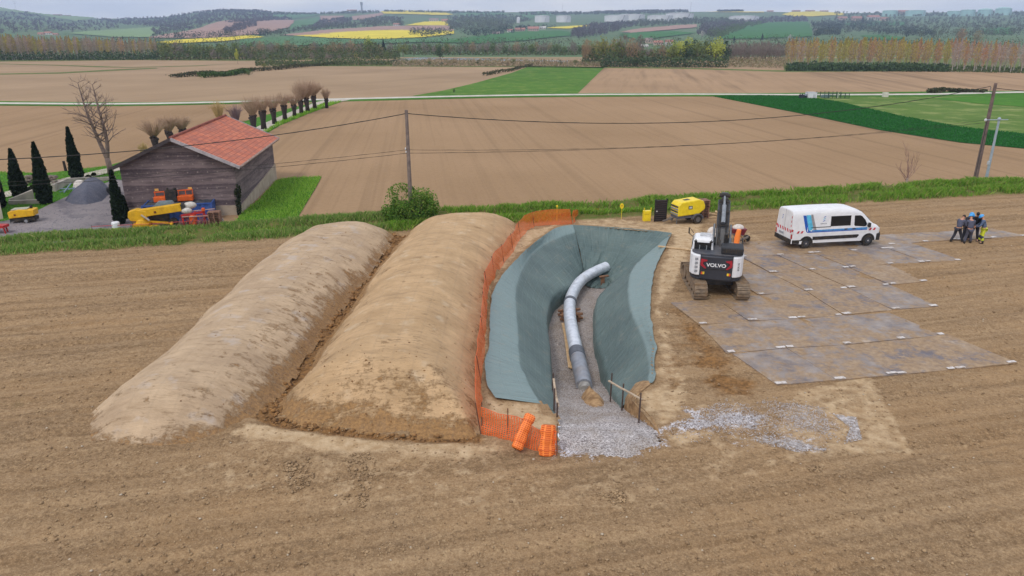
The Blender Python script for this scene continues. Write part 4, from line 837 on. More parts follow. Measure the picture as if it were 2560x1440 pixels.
for s in (-1, 1):
    st = [(-1.45, .4, .4), (1.45, .4, .4)]; N = 46; L = 2.9; per = 2*L+2*math.pi*.38; prof = []
    def trk_at(d):
        d %= per
        if d < L: return (-1.45+d, .78+.0, 0)
        d -= L
        if d < math.pi*.38: a_ = d/.38; return (1.45+.38*math.sin(a_), .40+.38*math.cos(a_), -a_)
        d -= math.pi*.38
        if d < L: return (1.45-d, .02, math.pi)
        d -= L; a_ = d/.38; return (-1.45-.38*math.sin(a_), .40-.38*math.cos(a_), math.pi-a_)
    tr = MB()
    for k in range(N):
        y_, z_, a_ = trk_at(per*k/N); tr.box((s*1.0, y_, z_+.0), (.6, per/N*.86, .045), 0, a_); tr.box((s*1.0, y_-.02*math.sin(a_), z_+.0+.03*math.cos(a_)), (.6, .03, .06), 0, a_)
    tk = tr.build('track', MUDSTEEL, ex)
    fr = MB().box((s*.98, 0, .42), (.34, 2.9, .3)); fr.box((s*.98, 0, .42), (.42, 2.2, .5)); fr.build('track_frame', MUDSTEEL, tk, bevel=.03)
    for y_ in (-1.45, 1.45): MB().tube([(s*.78, y_, .4), (s*1.22, y_, .4)], .3, 18).build('sprocket', MUDSTEEL, tk, smooth=40)
    for y_ in (-.9, -.3, .3, .9): MB().tube([(s*.8, y_, .18), (s*1.2, y_, .18)], .13, 12).build('roller', MUDSTEEL, tk, smooth=40)
MB().box((0, 0, .58), (1.5, 1.3, .34)).tube([(0, 0, .7), (0, 0, 1.0)], .6, 24).build('undercarriage', DGREY, ex, bevel=.02)
bl = MB(); bl.loft([[Vector((x_, 2.15+.12*math.sin(k*.5), .1+.12*k)) for k in range(6)]+[Vector((x_, 2.05+.12*math.sin(k*.5), .1+.12*k)) for k in range(5, -1, -1)] for x_ in (-1.3, 1.3)]); bl.beam((-.5, .6, .5), (-.5, 2.1, .4), .14, .2); bl.beam((.5, .6, .5), (.5, 2.1, .4), .14, .2); bl.build('dozer_blade', MUDSTEEL, ex)
def plan(w_, rear, r, front, n=8):
    pts = [(-w_, front)]+[(-w_+r-r*math.cos(a_), rear+r-r*math.sin(a_)) for a_ in np.linspace(0, math.pi/2, n)]+[(w_-r+r*math.sin(a_), rear+r-r*math.cos(a_)) for a_ in np.linspace(0, math.pi/2, n)]+[(w_, front)]; return pts
def slab(outl, z0, z1, ins=0): return MB().prism(outl, (0, 0, z0), (1, 0, 0), (0, 1, 0), (0, 0, 1), z1-z0)
xf(slab(plan(1.24, -1.42, .75, 1.35), .98, 1.16), UA).build('deck', DGREY, ex, bevel=.03)
cwp = [(-.74, -.6)]+[(-.74, -1.44)]+[(x_, -1.50+.06*(x_/.74)**2) for x_ in (-.5, -.25, 0, .25, .5)]+[(.74, -1.44), (.74, -.6)]
cw = xf(slab(cwp, .92, 2.08), UA).build('counterweight', M('counterweight_grey', (52,54,62), (46,48,56), .42, 5), ex, bevel=.05, seg=3)
xf(slab(plan(1.2, -1.40, .7, -.5), .86, 1.06), UA).build('lower_bumper', M('bumper_grey', (60,62,70)), ex, bevel=.04)
for s in (-1, 1):
    out = [(s*.75, -1.43), (s*.95, -1.38), (s*1.12, -1.24), (s*1.23, -1.0), (s*1.25, -.6), (s*1.25, .1), (s*.75, .1)]
    p = xf(slab(out, 1.08, 2.08), UA).build('side_panel', WHITE, ex, bevel=.05, seg=3)
    if s < 0:
        g = MB()
        for k in range(4):
            for j in range(3): g.box((-.90, -1.41, 1.25+k*.2+j*.045), (.20, .02, .025), .22)
        xf(g, UA).build('vent_grille', M('grille_grey', (150,152,156)), p)
    else: 
        q = textmesh('lettering', 'ECR145', .12, M('black_film', (40,40,44)), p, tuple(Matrix.Rotation(UA, 3, 'Z') @ Vector((1.03, -1.335, 1.62))), (math.pi/2, -math.pi/2, UA+.55), .003)
xf(slab(plan(1.18, -1.3, .6, .3), 2.06, 2.16), UA).build('engine_hood', M('hood_grey', (74,76,84), (62,64,72), .5, 5, dirt=(150,130,108), dirt_amt=.3), ex, bevel=.03)
hb = MB().box((.68, -.75, 2.32), (1.02, 1.0, .36)); hbo = xf(hb, UA).build('filter_housing', M('housing_grey', (44,45,50)), ex, bevel=.08, seg=3)
g = MB(); [g.box((.30+k*.11, -1.256, 2.34), (.06, .02, .2)) for k in range(8)]; xf(g, UA).build('slots', BLACK, hbo)
xf(MB().tube([(.35, -.35, 2.1), (.35, -.35, 2.75), (.36, -.42, 2.95)], [.11, .1, .1], 14), UA).build('exhaust', BLACK, ex, smooth=40)
R3 = lambda p: tuple(Matrix.Rotation(UA, 3, 'Z') @ Vector(p))
textmesh('brand_lettering', 'VOLVO', .235, M('letter_white', (238,238,240)), cw, R3((0, -1.512, 1.66)), (math.pi/2, 0, UA), .006, 1.15, .006)
for s in (-1, 1):
    m_ = MB(); m_.prism([(s*.70, 1.94), (s*.42, 1.90), (s*.44, 1.84), (s*.60, 1.80), (s*.62, 1.70), (s*.45, 1.50), (s*.50, 1.46), (s*.72, 1.62), (s*.74, 1.72)], (0, -1.508, 0), (1, 0, 0), (0, 0, 1), (0, 1, 0), .06); xf(m_, UA).build('red_marking', REDD, cw)
    xf(MB().box((s*.60, -1.482, 1.24), (.16, .03, .12)), UA).build('reflector', M('reflector_yellow', (240,200,50)), cw); xf(MB().box((s*.645, -1.492, 1.24), (.07, .03, .12)), UA).build('reflector_red_half', M('reflector_red', (226,90,50)), cw)
xf(MB().beam((-.66, -1.512, 1.47), (.66, -1.512, 1.47), .02, .015), UA).build('seam', BLACK, cw)
# cab
cabs = [(-1.22, -.62), (-.18, -.62), (-.18, 1.15), (-1.22, 1.15)]
def cabring(z, ins, f): return [Vector((x_+(ins if x_ < -.7 else -ins), y_+(ins if y_ < 0 else -ins*f), z)) for x_, y_ in cabs]
cb = MB().loft([cabring(1.16, 0, 1), cabring(1.98, 0, 1), cabring(2.44, .04, 3), cabring(2.62, .10, 5), cabring(2.68, .2, 3)]); cab = xf(cb, UA).build('cab', WHITE, ex, bevel=.05, seg=3)
xf(MB().box((-.70, -.612, 2.28), (.80, .03, .44), 0, -.05), UA).build('rear_window', GLASS, cab, bevel=.01)
for x_, y_ in ((-.85, -.5), (-.52, -.5)): xf(MB().box((x_, -.635, 2.25), (.05, .01, .26)), UA).build('seat_edge', M('seat_grey', (120,124,126)), cab)
xf(MB().box((-1.212, .25, 2.2), (.03, 1.3, .5)), UA).build('side_window', GLASS, cab); xf(MB().box((-.188, .35, 2.2), (.03, 1.2, .5)), UA).build('side_window', GLASS, cab); xf(MB().box((-.7, 1.10, 2.0), (.86, .06, 1.0), 0, .06), UA).build('windscreen', GLASS, cab)
for x_ in (-1.05, -.32): xf(MB().box((x_, -.66, 2.56), (.14, .1, .07)).beam((x_, -.6, 2.56), (x_, -.5, 2.62), .04, .04), UA).build('work_lamp', BLACK, cab, bevel=.01)
xf(MB().box((-.62, .2, 2.70), (.5, .6, .05)), UA).build('roof_hatch', M('hatch_grey', (196,196,200)), cab, bevel=.02)
xf(MB().tube([(-1.2, 1.1, 2.3), (-1.42, 1.2, 2.45), (-1.42, 1.2, 2.75), (-1.2, 1.15, 2.5)], .018, 6).box((-1.45, 1.18, 2.6), (.05, .04, .3)), UA).build('mirror', BLACK, cab)
xf(MB().tube([(1.18, .2, 2.1), (1.18, .2, 2.4), (1.18, 1.1, 2.4), (1.18, 1.2, 1.2)], .02, 6), UA).build('handrail', BLACK, ex)
# boom, stick, bucket
BOOMM = M('boom_grey', (48,50,58), (40,42,48), .45, 4, dirt=(110,100,88), dirt_amt=.25)
def sq(mb): mb.v = [(x, y, z if z < 1.4 else 1.4+(z-1.4)*.83) for x, y, z in mb.v]; return mb
prof = [(.35, 1.45), (.95, 1.35), (1.75, 2.75), (2.35, 3.45), (3.45, 4.05), (3.4, 4.32), (2.2, 3.98), (1.15, 3.1), (.45, 1.9)]
bo = MB()
for x_, w_ in ((-.02, .62),): bo.prism([(p_[0], p_[1]) for p_ in prof], (x_+.2+w_/2, 0, 0), (0, 1, 0), (0, 0, 1), (-1, 0, 0), w_)
boom = xf(sq(bo), UA).build('boom', BOOMM, ex, bevel=.03)
cy = MB()
for s in (-.40, .40): cy.tube([(.18+s, .8, 1.2), (.18+s, 1.3, 2.5)], .10, 12); cy.tube([(.18+s, 1.3, 2.5), (.18+s, 1.6, 3.25)], .06, 10)
xf(sq(cy), UA).build('boom_cylinder', STEEL, boom, smooth=40)
cy = MB().tube([(.18, 1.3, 3.42), (.18, 2.45, 4.2)], .105, 14).tube([(.18, 2.45, 4.2), (.18, 3.6, 4.62)], .055, 10); xf(sq(cy), UA).build('stick_cylinder', M('cylinder_grey', (150,154,160), None, .4, metal=.4), boom, smooth=40)
hz_ = MB()
for k, x_ in enumerate((-.02, .05, .32, .38)): hz_.tube([(x_, .5, 2.0), (x_, .9, 2.95), (x_, 1.6, 3.62), (x_, 2.3, 4.08), (x_, 3.3, 4.36)], .022, 6)
hz_.tube([(.35, .4, 1.5), (.5, .2, 2.2), (.42, .5, 2.5), (.38, .85, 2.8)], .03, 6).tube([(.12, .4, 1.6), (.1, .1, 2.3), (.12, .5, 2.6)], .03, 6)
for y_, z_ in ((1.25, 3.28), (2.0, 3.9), (2.9, 4.27)): hz_.box((.18, y_, z_), (.52, .06, .06))
xf(sq(hz_), UA).build('hydraulic_hoses', BLACK, boom)
xf(MB().prism([(3.2, 4.0), (3.45, 4.62), (3.7, 4.6), (4.55, 1.75), (4.35, 1.65)], (.36, 0, 0), (0, 1, 0), (0, 0, 1), (-1, 0, 0), .34), UA, (0, 0, -.45)).build('stick', BOOMM, ex, bevel=.02)
bk = [(4.3, 1.7), (4.65, 1.6), (4.6, 1.0), (4.3, .65), (3.9, .7), (3.7, 1.1), (3.85, 1.12), (4.0, .85), (4.3, .9), (4.45, 1.15)]
xf(MB().prism(bk, (.7, 0, 0), (0, 1, 0), (0, 0, 1), (-1, 0, 0), 1.0), UA, (0, 0, -.4)).build('bucket', MUDSTEEL, ex)
xf(MB().tube([(.02, 3.3, 4.2), (.36, 3.3, 4.2)], .16, 14).tube([(-.1, 3.45, 4.5), (.46, 3.45, 4.5)], .11, 12), UA, (0, 0, -.47)).build('pivot_pins', BLACK, boom)
# ---- van
va = G(2008, 622, .04); vb_ = G(2172, 613.5, .04); vyaw = math.atan2(vb_.y-va.y, vb_.x-va.x)
van = thing('van', 'white long-bodied van with blue and grey stripes parked on the mats', 'van', (va.x-.95*math.sin(vyaw), va.y+.95*math.cos(vyaw), .04), vyaw)
van.scale = (.935, .92, .92); van.location.x += .12
xs_ = [-1.02, -.98, -.8, 0, 1.0, 2.0, 2.9, 3.2, 3.45, 3.7, 3.95, 4.2, 4.4, 4.6, 4.85, 5.02, 5.14, 5.2]; tz = [2.42, 2.48, 2.5, 2.52, 2.53, 2.53, 2.52, 2.49, 2.41, 2.26, 2.05, 1.80, 1.60, 1.46, 1.36, 1.24, 1.08, .95]
wf = [.97, .99, 1, 1, 1, 1, 1, 1, 1, 1, 1, 1, .99, .985, .97, .93, .86, .74]
def wz(z): return 1.0 if z <= 1.15 else 1.0-.1*(z-1.15)/1.1
secs = []
for x_, z_, f_ in zip(xs_, tz, wf):
    zs = [.36, .5, .8, 1.0, 1.15]; hi = [1.45, 1.75, 2.05, 2.3, 2.42, 2.49]
    half = []
    if z_ > 2.3: col_ = [(wz(z), z) for z in zs+[1.45, 1.75, 2.0]]+[(wz(2.0)-.012, z_-.30), (wz(2.0)-.05, z_-.16), (wz(2.0)-.15, z_-.06), (.45, z_-.01)]
    else:
        t_ = z_-.0; col_ = [(wz(min(z, t_)), min(z, t_-.02*(5-k))) for k, z in enumerate(zs)]; b_ = col_[-1][1]
        col_ += [(wz(b_+(t_-b_)*q)-.10*q**3, b_+(t_-b_)*q) for q in (.3, .55, .75, .86, .93, .98, 1.0)]
    L_ = [Vector((x_, y*f_, z)) for y, z in col_]; Rr = [Vector((x_, -y*f_, z)) for y, z in reversed(col_)]; secs.append(L_+Rr)
vb = MB().loft(secs).build('body', WHITE, van, smooth=32)
def decal(name, poly, m, parent=vb, off=.006, side=-1):
    vs = [(x_, side*(wz(z)+off), z) for x_, z in poly]; n = len(vs); vi = [(x_, y-side*.02, z) for x_, y, z in vs]
    return MB().add(vs+vi, [tuple(range(n)), tuple(range(2*n-1, n-1, -1))]+[(i, (i+1) % n, (i+1) % n+n, i+n) for i in range(n)]).build(name, m, parent)
for sd_ in (-1, 1):
    decal('window', [(1.57, 1.41), (2.96, 1.41), (2.96, 2.06), (1.57, 2.06)], GLASS, side=sd_); decal('door_window', [(3.22, 1.42), (3.28, 1.36), (4.02, 1.30), (4.12, 1.46), (3.98, 1.72), (3.72, 1.98), (3.58, 2.04), (3.2, 2.04)], GLASS, side=sd_)
    decal('stripe', [(-.38, 2.22), (-.17, 2.22), (0.06, 1.30), (.14, 1.17), (.32, 1.12), (4.15, 1.12), (4.15, 1.07), (.05, 1.05), (-.06, 1.10), (-.14, 1.3)], BLUE1, side=sd_, off=.006)
    decal('stripe', [(-.16, 2.22), (.14, 2.22), (.38, 1.33), (.30, 1.22), (.15, 1.17), (.07, 1.30)], BLUE2, side=sd_, off=.007); decal('stripe', [(.15, 2.22), (.30, 2.22), (.62, 1.22), (.40, 1.22), (.39, 1.33)], GREYF, side=sd_, off=.008)
    decal('stripe', [(.32, 1.21), (4.15, 1.25), (4.15, 1.13), (.32, 1.13)], BLUE3, side=sd_, off=.007)
    decal('side_trim', [(.42, .56), (3.5, .58), (3.62, .72), (3.6, .80), (.42, .78)], BLACK, side=sd_, off=.025); decal('sliding_rail', [(.25, 1.36), (1.6, 1.37), (1.6, 1.41), (.25, 1.40)], BLACK, side=sd_, off=.014)
    for x_ in (2.55, 3.12): decal('door_handle', [(x_, 1.16), (x_+.2, 1.16), (x_+.2, 1.23), (x_, 1.23)], BLACK, side=sd_, off=.03)
    for x_ in (-.72, -.46, 4.28, 4.58): decal('chevron', [(x_, 1.03), (x_+.13, 1.03), (x_+.21, 1.18), (x_+.08, 1.18)], REDF, side=sd_, off=.009 if x_ < 4.5 else .0)
    for k in range(3): decal('logo', [(1.0+.02*k, 1.72+.13*k), (1.14+.02*k, 1.78+.13*k), (1.18+.02*k, 1.84+.13*k), (1.04+.02*k, 1.78+.13*k)], (BLUE1, BLUE2, BLUE1)[k], side=sd_, off=.008)
    for x_ in (1.5, 3.06): decal('door_seam', [(x_, .5), (x_+.018, .5), (x_+.018, 2.2), (x_, 2.2)], M('seam_grey', (150,150,154)), side=sd_, off=.001)
    for x_ in (0, 4.33):
        whl = MB().tube([(x_, sd_*.72, .35), (x_, sd_*1.0, .35), (x_, sd_*1.03, .35)], [.35, .35, .31], 28).build('wheel', BLACK, van, smooth=35); MB().tube([(x_, sd_*1.0, .35), (x_, sd_*1.045, .35)], [.21, .19], 20).build('hub_cap', M('hub_grey', (70,72,78), None, .4, metal=.3), whl, smooth=35)
        MB().tube([(x_, sd_*1.0, .35), (x_, sd_*1.052, .35)], .06, 10).build('hub_badge', CHROME, whl)
        ar = MB().prism([((.47)*math.cos(a_)+x_, .36+.47*math.sin(a_)) for a_ in np.linspace(0, math.pi, 20)]+[(x_-.39*math.cos(a_), .36+.39*math.sin(a_)) for a_ in np.linspace(0, math.pi, 20)], (0, sd_*1.014, 0), (1, 0, 0), (0, 0, 1), (0, -sd_, 0), .06); ar.build('wheel_arch', BLACK, vb)
        MB().prism([((.40)*math.cos(a_)+x_, .345+.40*math.sin(a_)) for a_ in np.linspace(0, math.pi, 20)], (0, sd_*1.006, 0), (1, 0, 0), (0, 0, 1), (0, -sd_, 0), .05).build('arch_liner', M('liner_black', (14,14,15)), vb)
    MB().box((-.99, sd_*.93, .98), (.10, .12, .62)).build('tail_lamp', RED, van, bevel=.02); MB().box((-.985, sd_*.945, 1.06), (.12, .12, .16)).build('reverse_lamp', M('lamp_white', (226,220,220)), van, bevel=.01)
    MB().box((4.18, sd_*1.14, 1.42), (.12, .2, .3)).box((4.15, sd_*1.0, 1.38), (.06, .12, .06)).build('wing_mirror', BLACK, van, bevel=.03)
    MB().box((5.02, sd_*.78, 1.02), (.3, .22, .26), sd_*-.35).build('headlamp', M('headlamp_glass', (200,206,212), None, .15), van, bevel=.05)
textmesh('lettering', 'SERPOLLET', .085, M('letter_grey', (90,92,100)), vb, (1.08, -wz(1.62)-.006, 1.6), (math.pi/2-.09, 0, 0), .003, 1.05)
MB().box((-1.02, 0, .5), (.16, 1.94, .28)).box((-.62, .93, .48), (.7, .16, .25)).box((-.62, -.93, .48), (.7, .16, .25)).build('rear_bumper', BLACK, van, bevel=.03)
MB().box((5.16, 0, .58), (.26, 1.6, .46)).box((4.98, .86, .56), (.42, .22, .46), .3).box((4.98, -.86, .56), (.42, .22, .46), -.3).build('front_bumper', BLACK, van, bevel=.04)
MB().add([(3.62, .76, 2.3), (3.62, -.76, 2.3), (4.42, -.84, 1.63), (4.42, .84, 1.63)], [(0, 1, 2, 3)]).build('windscreen', GLASS, van).location = (.03, 0, .02)
rb = MB(); 
for k in range(6): rb.prism([(-.86+k*.3, 1.05), (-.73+k*.3, 1.05), (-.62+k*.3, 1.25), (-.75+k*.3, 1.25)], (-1.028, 0, 0), (0, 1, 0), (0, 0, 1), (1, 0, 0), .02)
rb.build('rear_chevrons', REDF, vb); MB().box((-1.02, .3, .84), (.05, .5, .13)).build('number_plate', M('plate_grey', (160,164,172)), van)
for k in range(3): MB().box((-1.022, -.78, 1.5+k*.28), (.02, .05, .14)).build('rear_marker', REDF, vb)
for k in range(3): MB().prism([(-.06+.02*k, 1.72+.11*k), (.04+.02*k, 1.76+.11*k), (.08+.02*k, 1.82+.11*k), (-.02+.02*k, 1.78+.11*k)], (-1.022, .35, 0), (0, -1, 0), (0, 0, 1), (1, 0, 0), .02).build('logo', BLUE1, vb)
MB().box((-1.022, 0, 1.45), (.014, .014, 2.0)).build('door_seam', M('seam_grey', (150,150,154)), vb); MB().tube([(-.98, -.5, 2.3), (-1.0, .5, 2.3)], .02, 6).build('ladder_rail', STEEL, van) if False else None
MB().box((-.36, -.99, .42), (.22, .06, .2)).build('number_tag', WHITE, van)
# ---- compressor
cp = G(1727, 559); cm = thing('air_compressor', 'bright yellow towable compressor beside the black panel', 'compressor', (cp.x-.15, cp.y+.45, 0), math.radians(18.6))
prof = [(-1.05, .55), (-1.05, 1.28), (-.85, 1.5), (.55, 1.62), (.85, 1.5), (1.0, 1.18), (1.0, .95), (.55, .62)]
body = MB().prism(prof, (0, -.52, 0), (1, 0, 0), (0, 0, 1), (0, 1, 0), 1.04).build('canopy', YEL, cm, bevel=.07, seg=3)
for k in range(4): MB().box((-1.055, 0, .68+k*.17), (.04, .92, .10)).build('grille', M('grille_dark', (62,64,72)) if k % 2 else M('grille_light', (150,154,160)), body, bevel=.01)
MB().box((-.15, -.525, 1.12), (.3, .02, .22)).build('label_plate', M('label_dark', (60,70,70)), body); MB().box((-.15, -.537, 1.12), (.2, .02, .13)).build('label_inset', M('label_pale', (206,210,206)), body)
MB().box((-.2, 0, 1.56), (.4, .3, .03), 0, 0, -.08).build('roof_hatch', DGREY, body)
MB().box((-.1, 0, .48), (1.9, .9, .2)).build('chassis', M('chassis_grey', (92,92,100)), cm, bevel=.03)
for s in (-1, 1):
    wq = MB().tube([(.42, s*.48, .3), (.42, s*.66, .3)], .3, 22).build('wheel', BLACK, cm, smooth=35); MB().tube([(.42, s*.6, .3), (.42, s*.675, .3)], .17, 16).build('rim', STEEL, wq, smooth=35)
    MB().prism([(.42+.42*math.cos(a_), .3+.38*math.sin(a_)) for a_ in np.linspace(.1, math.pi-.1, 12)]+[(.42-.34*math.cos(a_), .3+.32*math.sin(a_)) for a_ in np.linspace(.1, math.pi-.1, 12)], (0, s*.56-.11, 0), (1, 0, 0), (0, 0, 1), (0, 1, 0), .22).build('mudguard', M('chassis_grey', (92,92,100)), cm)
MB().tube([(-1.0, -.3, .45), (-1.0, -.3, .02)], .035, 8).tube([(-1.0, .35, .3), (-1.1, .35, .15)], .14, 10).build('jockey_leg', STEEL, cm); MB().beam((-1.0, 0, .42), (-1.9, 0, .2), .1, .08).build('drawbar', WOODG, cm)
# ---- panel, bin, marker, pallets
p = G(1650, 553); pn = thing('black_door_panel', 'tall black ribbed steel panel standing between yellow bin and compressor', 'panel', tuple(p), .15)
MB().box((0, 0, .75), (.8, .06, 1.46)).build('plate', M('black_panel', (38,32,34), (30,26,28), .6, 5), pn)
for s in (-1, 1): MB().box((s*.40, 0, .78), (.07, .1, 1.56)).build('upright', M('black_panel', (38,32,34)), pn, bevel=.01)
for k in range(10): MB().box((0, -.05, .12+k*.145), (.74, .05, .05)).build('rib', M('rib_black', (66,54,54)), pn, bevel=.01)
MB().box((-.3, -.09, .72), (.08, .02, .08)).build('tag', M('tag_white', (220,220,220)), pn)
p = G(1616, 552); bn = thing('bin', 'yellow upright bin with two prongs left of the black panel', 'bin', tuple(p), .15)
MB().box((0, 0, .36), (.5, .34, .72)).build('body', YEL, bn, bevel=.02)
for s in (-1, 1): MB().box((s*.235, -.12, .82), (.04, .06, .24)).build('prong', YEL, bn)
MB().box((-.04, -.175, .5), (.3, .01, .015)).build('mark', M('mark_dark', (150,110,30)), bn)
p = G(1553, 549); mk = thing('marker_post', 'thin stake with a yellow paddle sign in the verge', 'marker', tuple(p))
MB().tube([(0, 0, -.1), (0, 0, .9)], .015, 6).build('stake', YEL, mk); MB().prism([(.13*math.cos(a_)*(1 if math.sin(a_) > -.5 else .8), .95+.2*math.sin(a_)) for a_ in np.linspace(0, 2*math.pi, 16, endpoint=False)], (0, -.02, 0), (1, 0, 0), (0, 0, 1), (0, 1, 0), .03).build('paddle', YEL, mk); MB().box((0, -.03, .98), (.05, .02, .1)).build('symbol', M('symbol_dark', (170,120,40)), mk)
p = G(1424, 528); mk = thing('marker_post', 'thin yellow stake behind the back corner of the orange netting', 'marker', tuple(G(1392, 556))); MB().tube([(0, 0, -.1), (0, 0, 1.1)], .014, 6).build('stake', YEL, mk); MB().ell((0, 0, 1.12), (.07, .04, .08), 8, 6).build('cap', YEL, mk)
p = G(1754, 546); pm = MB()
for k in range(7): pm.box((0, -.36+k*.12, .10), (.9, .09, .02))
for x_ in (-.4, 0, .4): pm.box((x_, 0, .05), (.09, .8, .075))
pal0 = None
for k in range(11):
    if pal0 is None: pal0 = pm.build('pallet', M('pallet_brown', (150,112,94), (122,88,72), .85, 5)); o = tagit(pal0, 'brown wooden pallet in the tall stack behind the compressor', 'pallet', 'pallets stacked behind the compressor')
    else: o = dup(pal0)
    o.location = (p.x+rnd.uniform(-.03, .03), p.y+.3+rnd.uniform(-.03, .03), .115*k); o.rotation_euler = (0, 0, .15+rnd.uniform(-.05, .05))
for i, (x_, y_, a_, L_) in enumerate(((1775,545,.2,.9),(1786,538,-.4,.8),(1772,538,.9,.5),(1790,534,1.4,.5))):
    p = G(x_, y_); tagit(MB().box((p.x, p.y, .05+.03*i), (L_, .14, .05), a_).build('timber_offcut', WOODP, bevel=.005), 'pale timber offcut scattered beside the pallet stack', 'timber', 'timber offcuts by the pallet stack')
p = G(1740, 623); tagit(MB().box((p.x-1.2, p.y, .06), (2.1, .2, .06), -.42).build('wooden_plank', WOODP, bevel=.005), 'muddy plank on the soil left of the excavator cab', 'plank')
# behind the excavator
def sack(lab, p, s, m, rz): 
    mb = MB().ell((0, 0, s[2]*.45), (s[0]/2, s[1]/2, s[2]/2), 14, 10); mb.v = [(x*(1+.12*math.sin(9*z+5*x)), y*(1+.1*math.sin(7*z+6*y)), max(0, z)) for x, y, z in mb.v]; o = mb.build('sack', m, smooth=True); o.location = p; o.rotation_euler = (0, 0, rz); return tagit(o, lab, 'sack', 'sacks behind the excavator')
SACK = M('white_sack', (222,214,206), (196,186,178), .8, 5, 4, .4, dirt=(168,140,110), dirt_amt=.4)
p = G(1781, 600); sack('lumpy white sack beside the excavator boom, in front of another', (p.x, p.y, 0), (.75, .6, .5), SACK, .3); p = G(1789, 592); sack('white sack lying behind the front sack by the boom', (p.x-.2, p.y+.2, 0), (.8, .6, .62), SACK, 1.0)
p = G(1842, 604); wb = thing('wheelbarrow', 'dark red wheelbarrow holding a white bag behind the excavator', 'wheelbarrow', tuple(p), .1)
MB().loft([[Vector((x_*k, y_*k, z_)) for x_, y_ in ((-.45, -.3), (.45, -.3), (.45, .3), (-.45, .3))] for z_, k in ((.45, .7), (.85, 1.0))]).build('tray', M('dark_red', (128,40,52), (104,34,46), .5, 5), wb); MB().ell((0, 0, .88), (.36, .26, .22), 12, 8).build('bag', SACK, wb, smooth=True)
MB().tube([(.62, -.07, .2), (.62, .07, .2)], .2, 16).build('wheel', BLACK, wb, smooth=40); MB().tube([(.62, -.12, .2), (.1, -.25, .5), (-.9, -.28, .62)], .022, 6).tube([(.62, .12, .2), (.1, .25, .5), (-.9, .28, .62)], .022, 6).build('handle_frame', STEEL, wb); MB().tube([(-.3, -.25, .5), (-.35, -.25, 0)], .022, 6).tube([(-.3, .25, .5), (-.35, .25, 0)], .022, 6).build('stand', STEEL, wb)
p = G(1840, 617); o = MB(); o.tube([(0, 0, 0), (.02, .02, .5), (.08, .0, 1.02)], [.15, .17, .13], 14).build('netting_roll', ROLL, smooth=40).location = (p.x, p.y, .05); tagit(bpy.data.objects['netting_roll.002'] if 'netting_roll.002' in bpy.data.objects else bpy.data.objects['netting_roll'], 'upright orange netting roll just right of the excavator boom', 'netting roll', 'rolled orange netting')
p = G(1868, 602); ld = thing('ladder', 'pale wooden ladder tilted on the soil right of the wheelbarrow', 'ladder', tuple(p), 0)
A_, B_ = Vector((.1, -.1, .05)), Vector((-.85, .6, 1.0)); off_ = Vector((-.28, -.22, .0))
MB().beam(A_, B_, .05, .08).build('side_rail', WOODP, ld); MB().beam(A_+off_, B_+off_, .05, .08).build('side_rail', WOODP, ld)
for k in range(7): q = A_.lerp(B_, .08+k*.14); MB().beam(q, q+off_, .04, .04).build('rung', WOODP, ld)
tagit(MB().beam(G(1852,600,.3), G(1870,592,.55), .5, .06).beam(G(1862,603,.0), G(1862,597,.4), .07, .06).beam(G(1870,598,.0), G(1870,592,.5), .07, .06).build('trestle', WOODG), 'low grey trestle board behind the tilted ladder', 'trestle')
# ---- people
SKIN = M('skin', (196,146,120), (182,130,106), .6, 10); HAIRM = M('dark_hair', (40,30,26)); BOOT = M('work_boots', (48,42,40))
def skinmesh(name, verts, edges, radii, m, parent, sub=1):
    me = bpy.data.meshes.new(name); me.from_pydata(verts, edges, []); o = bpy.data.objects.new(name, me); COL.objects.link(o)
    md = o.modifiers.new('s', 'SKIN'); md.use_smooth_shade = True
    for i, r in enumerate(radii): me.skin_vertices[0].data[i].radius = (r, r) if not hasattr(r, '__len__') else r
    me.skin_vertices[0].data[0].use_root = True
    if sub: o.modifiers.new('u', 'SUBSURF').levels = sub
    dg = bpy.context.evaluated_depsgraph_get(); m2 = bpy.data.meshes.new_from_object(o.evaluated_get(dg)); bpy.data.objects.remove(o)
    m2.materials.clear(); m2.materials.append(m); o = bpy.data.objects.new(name, m2); COL.objects.link(o); o.parent = parent; m2.polygons.foreach_set('use_smooth', [True]*len(m2.polygons)); return o
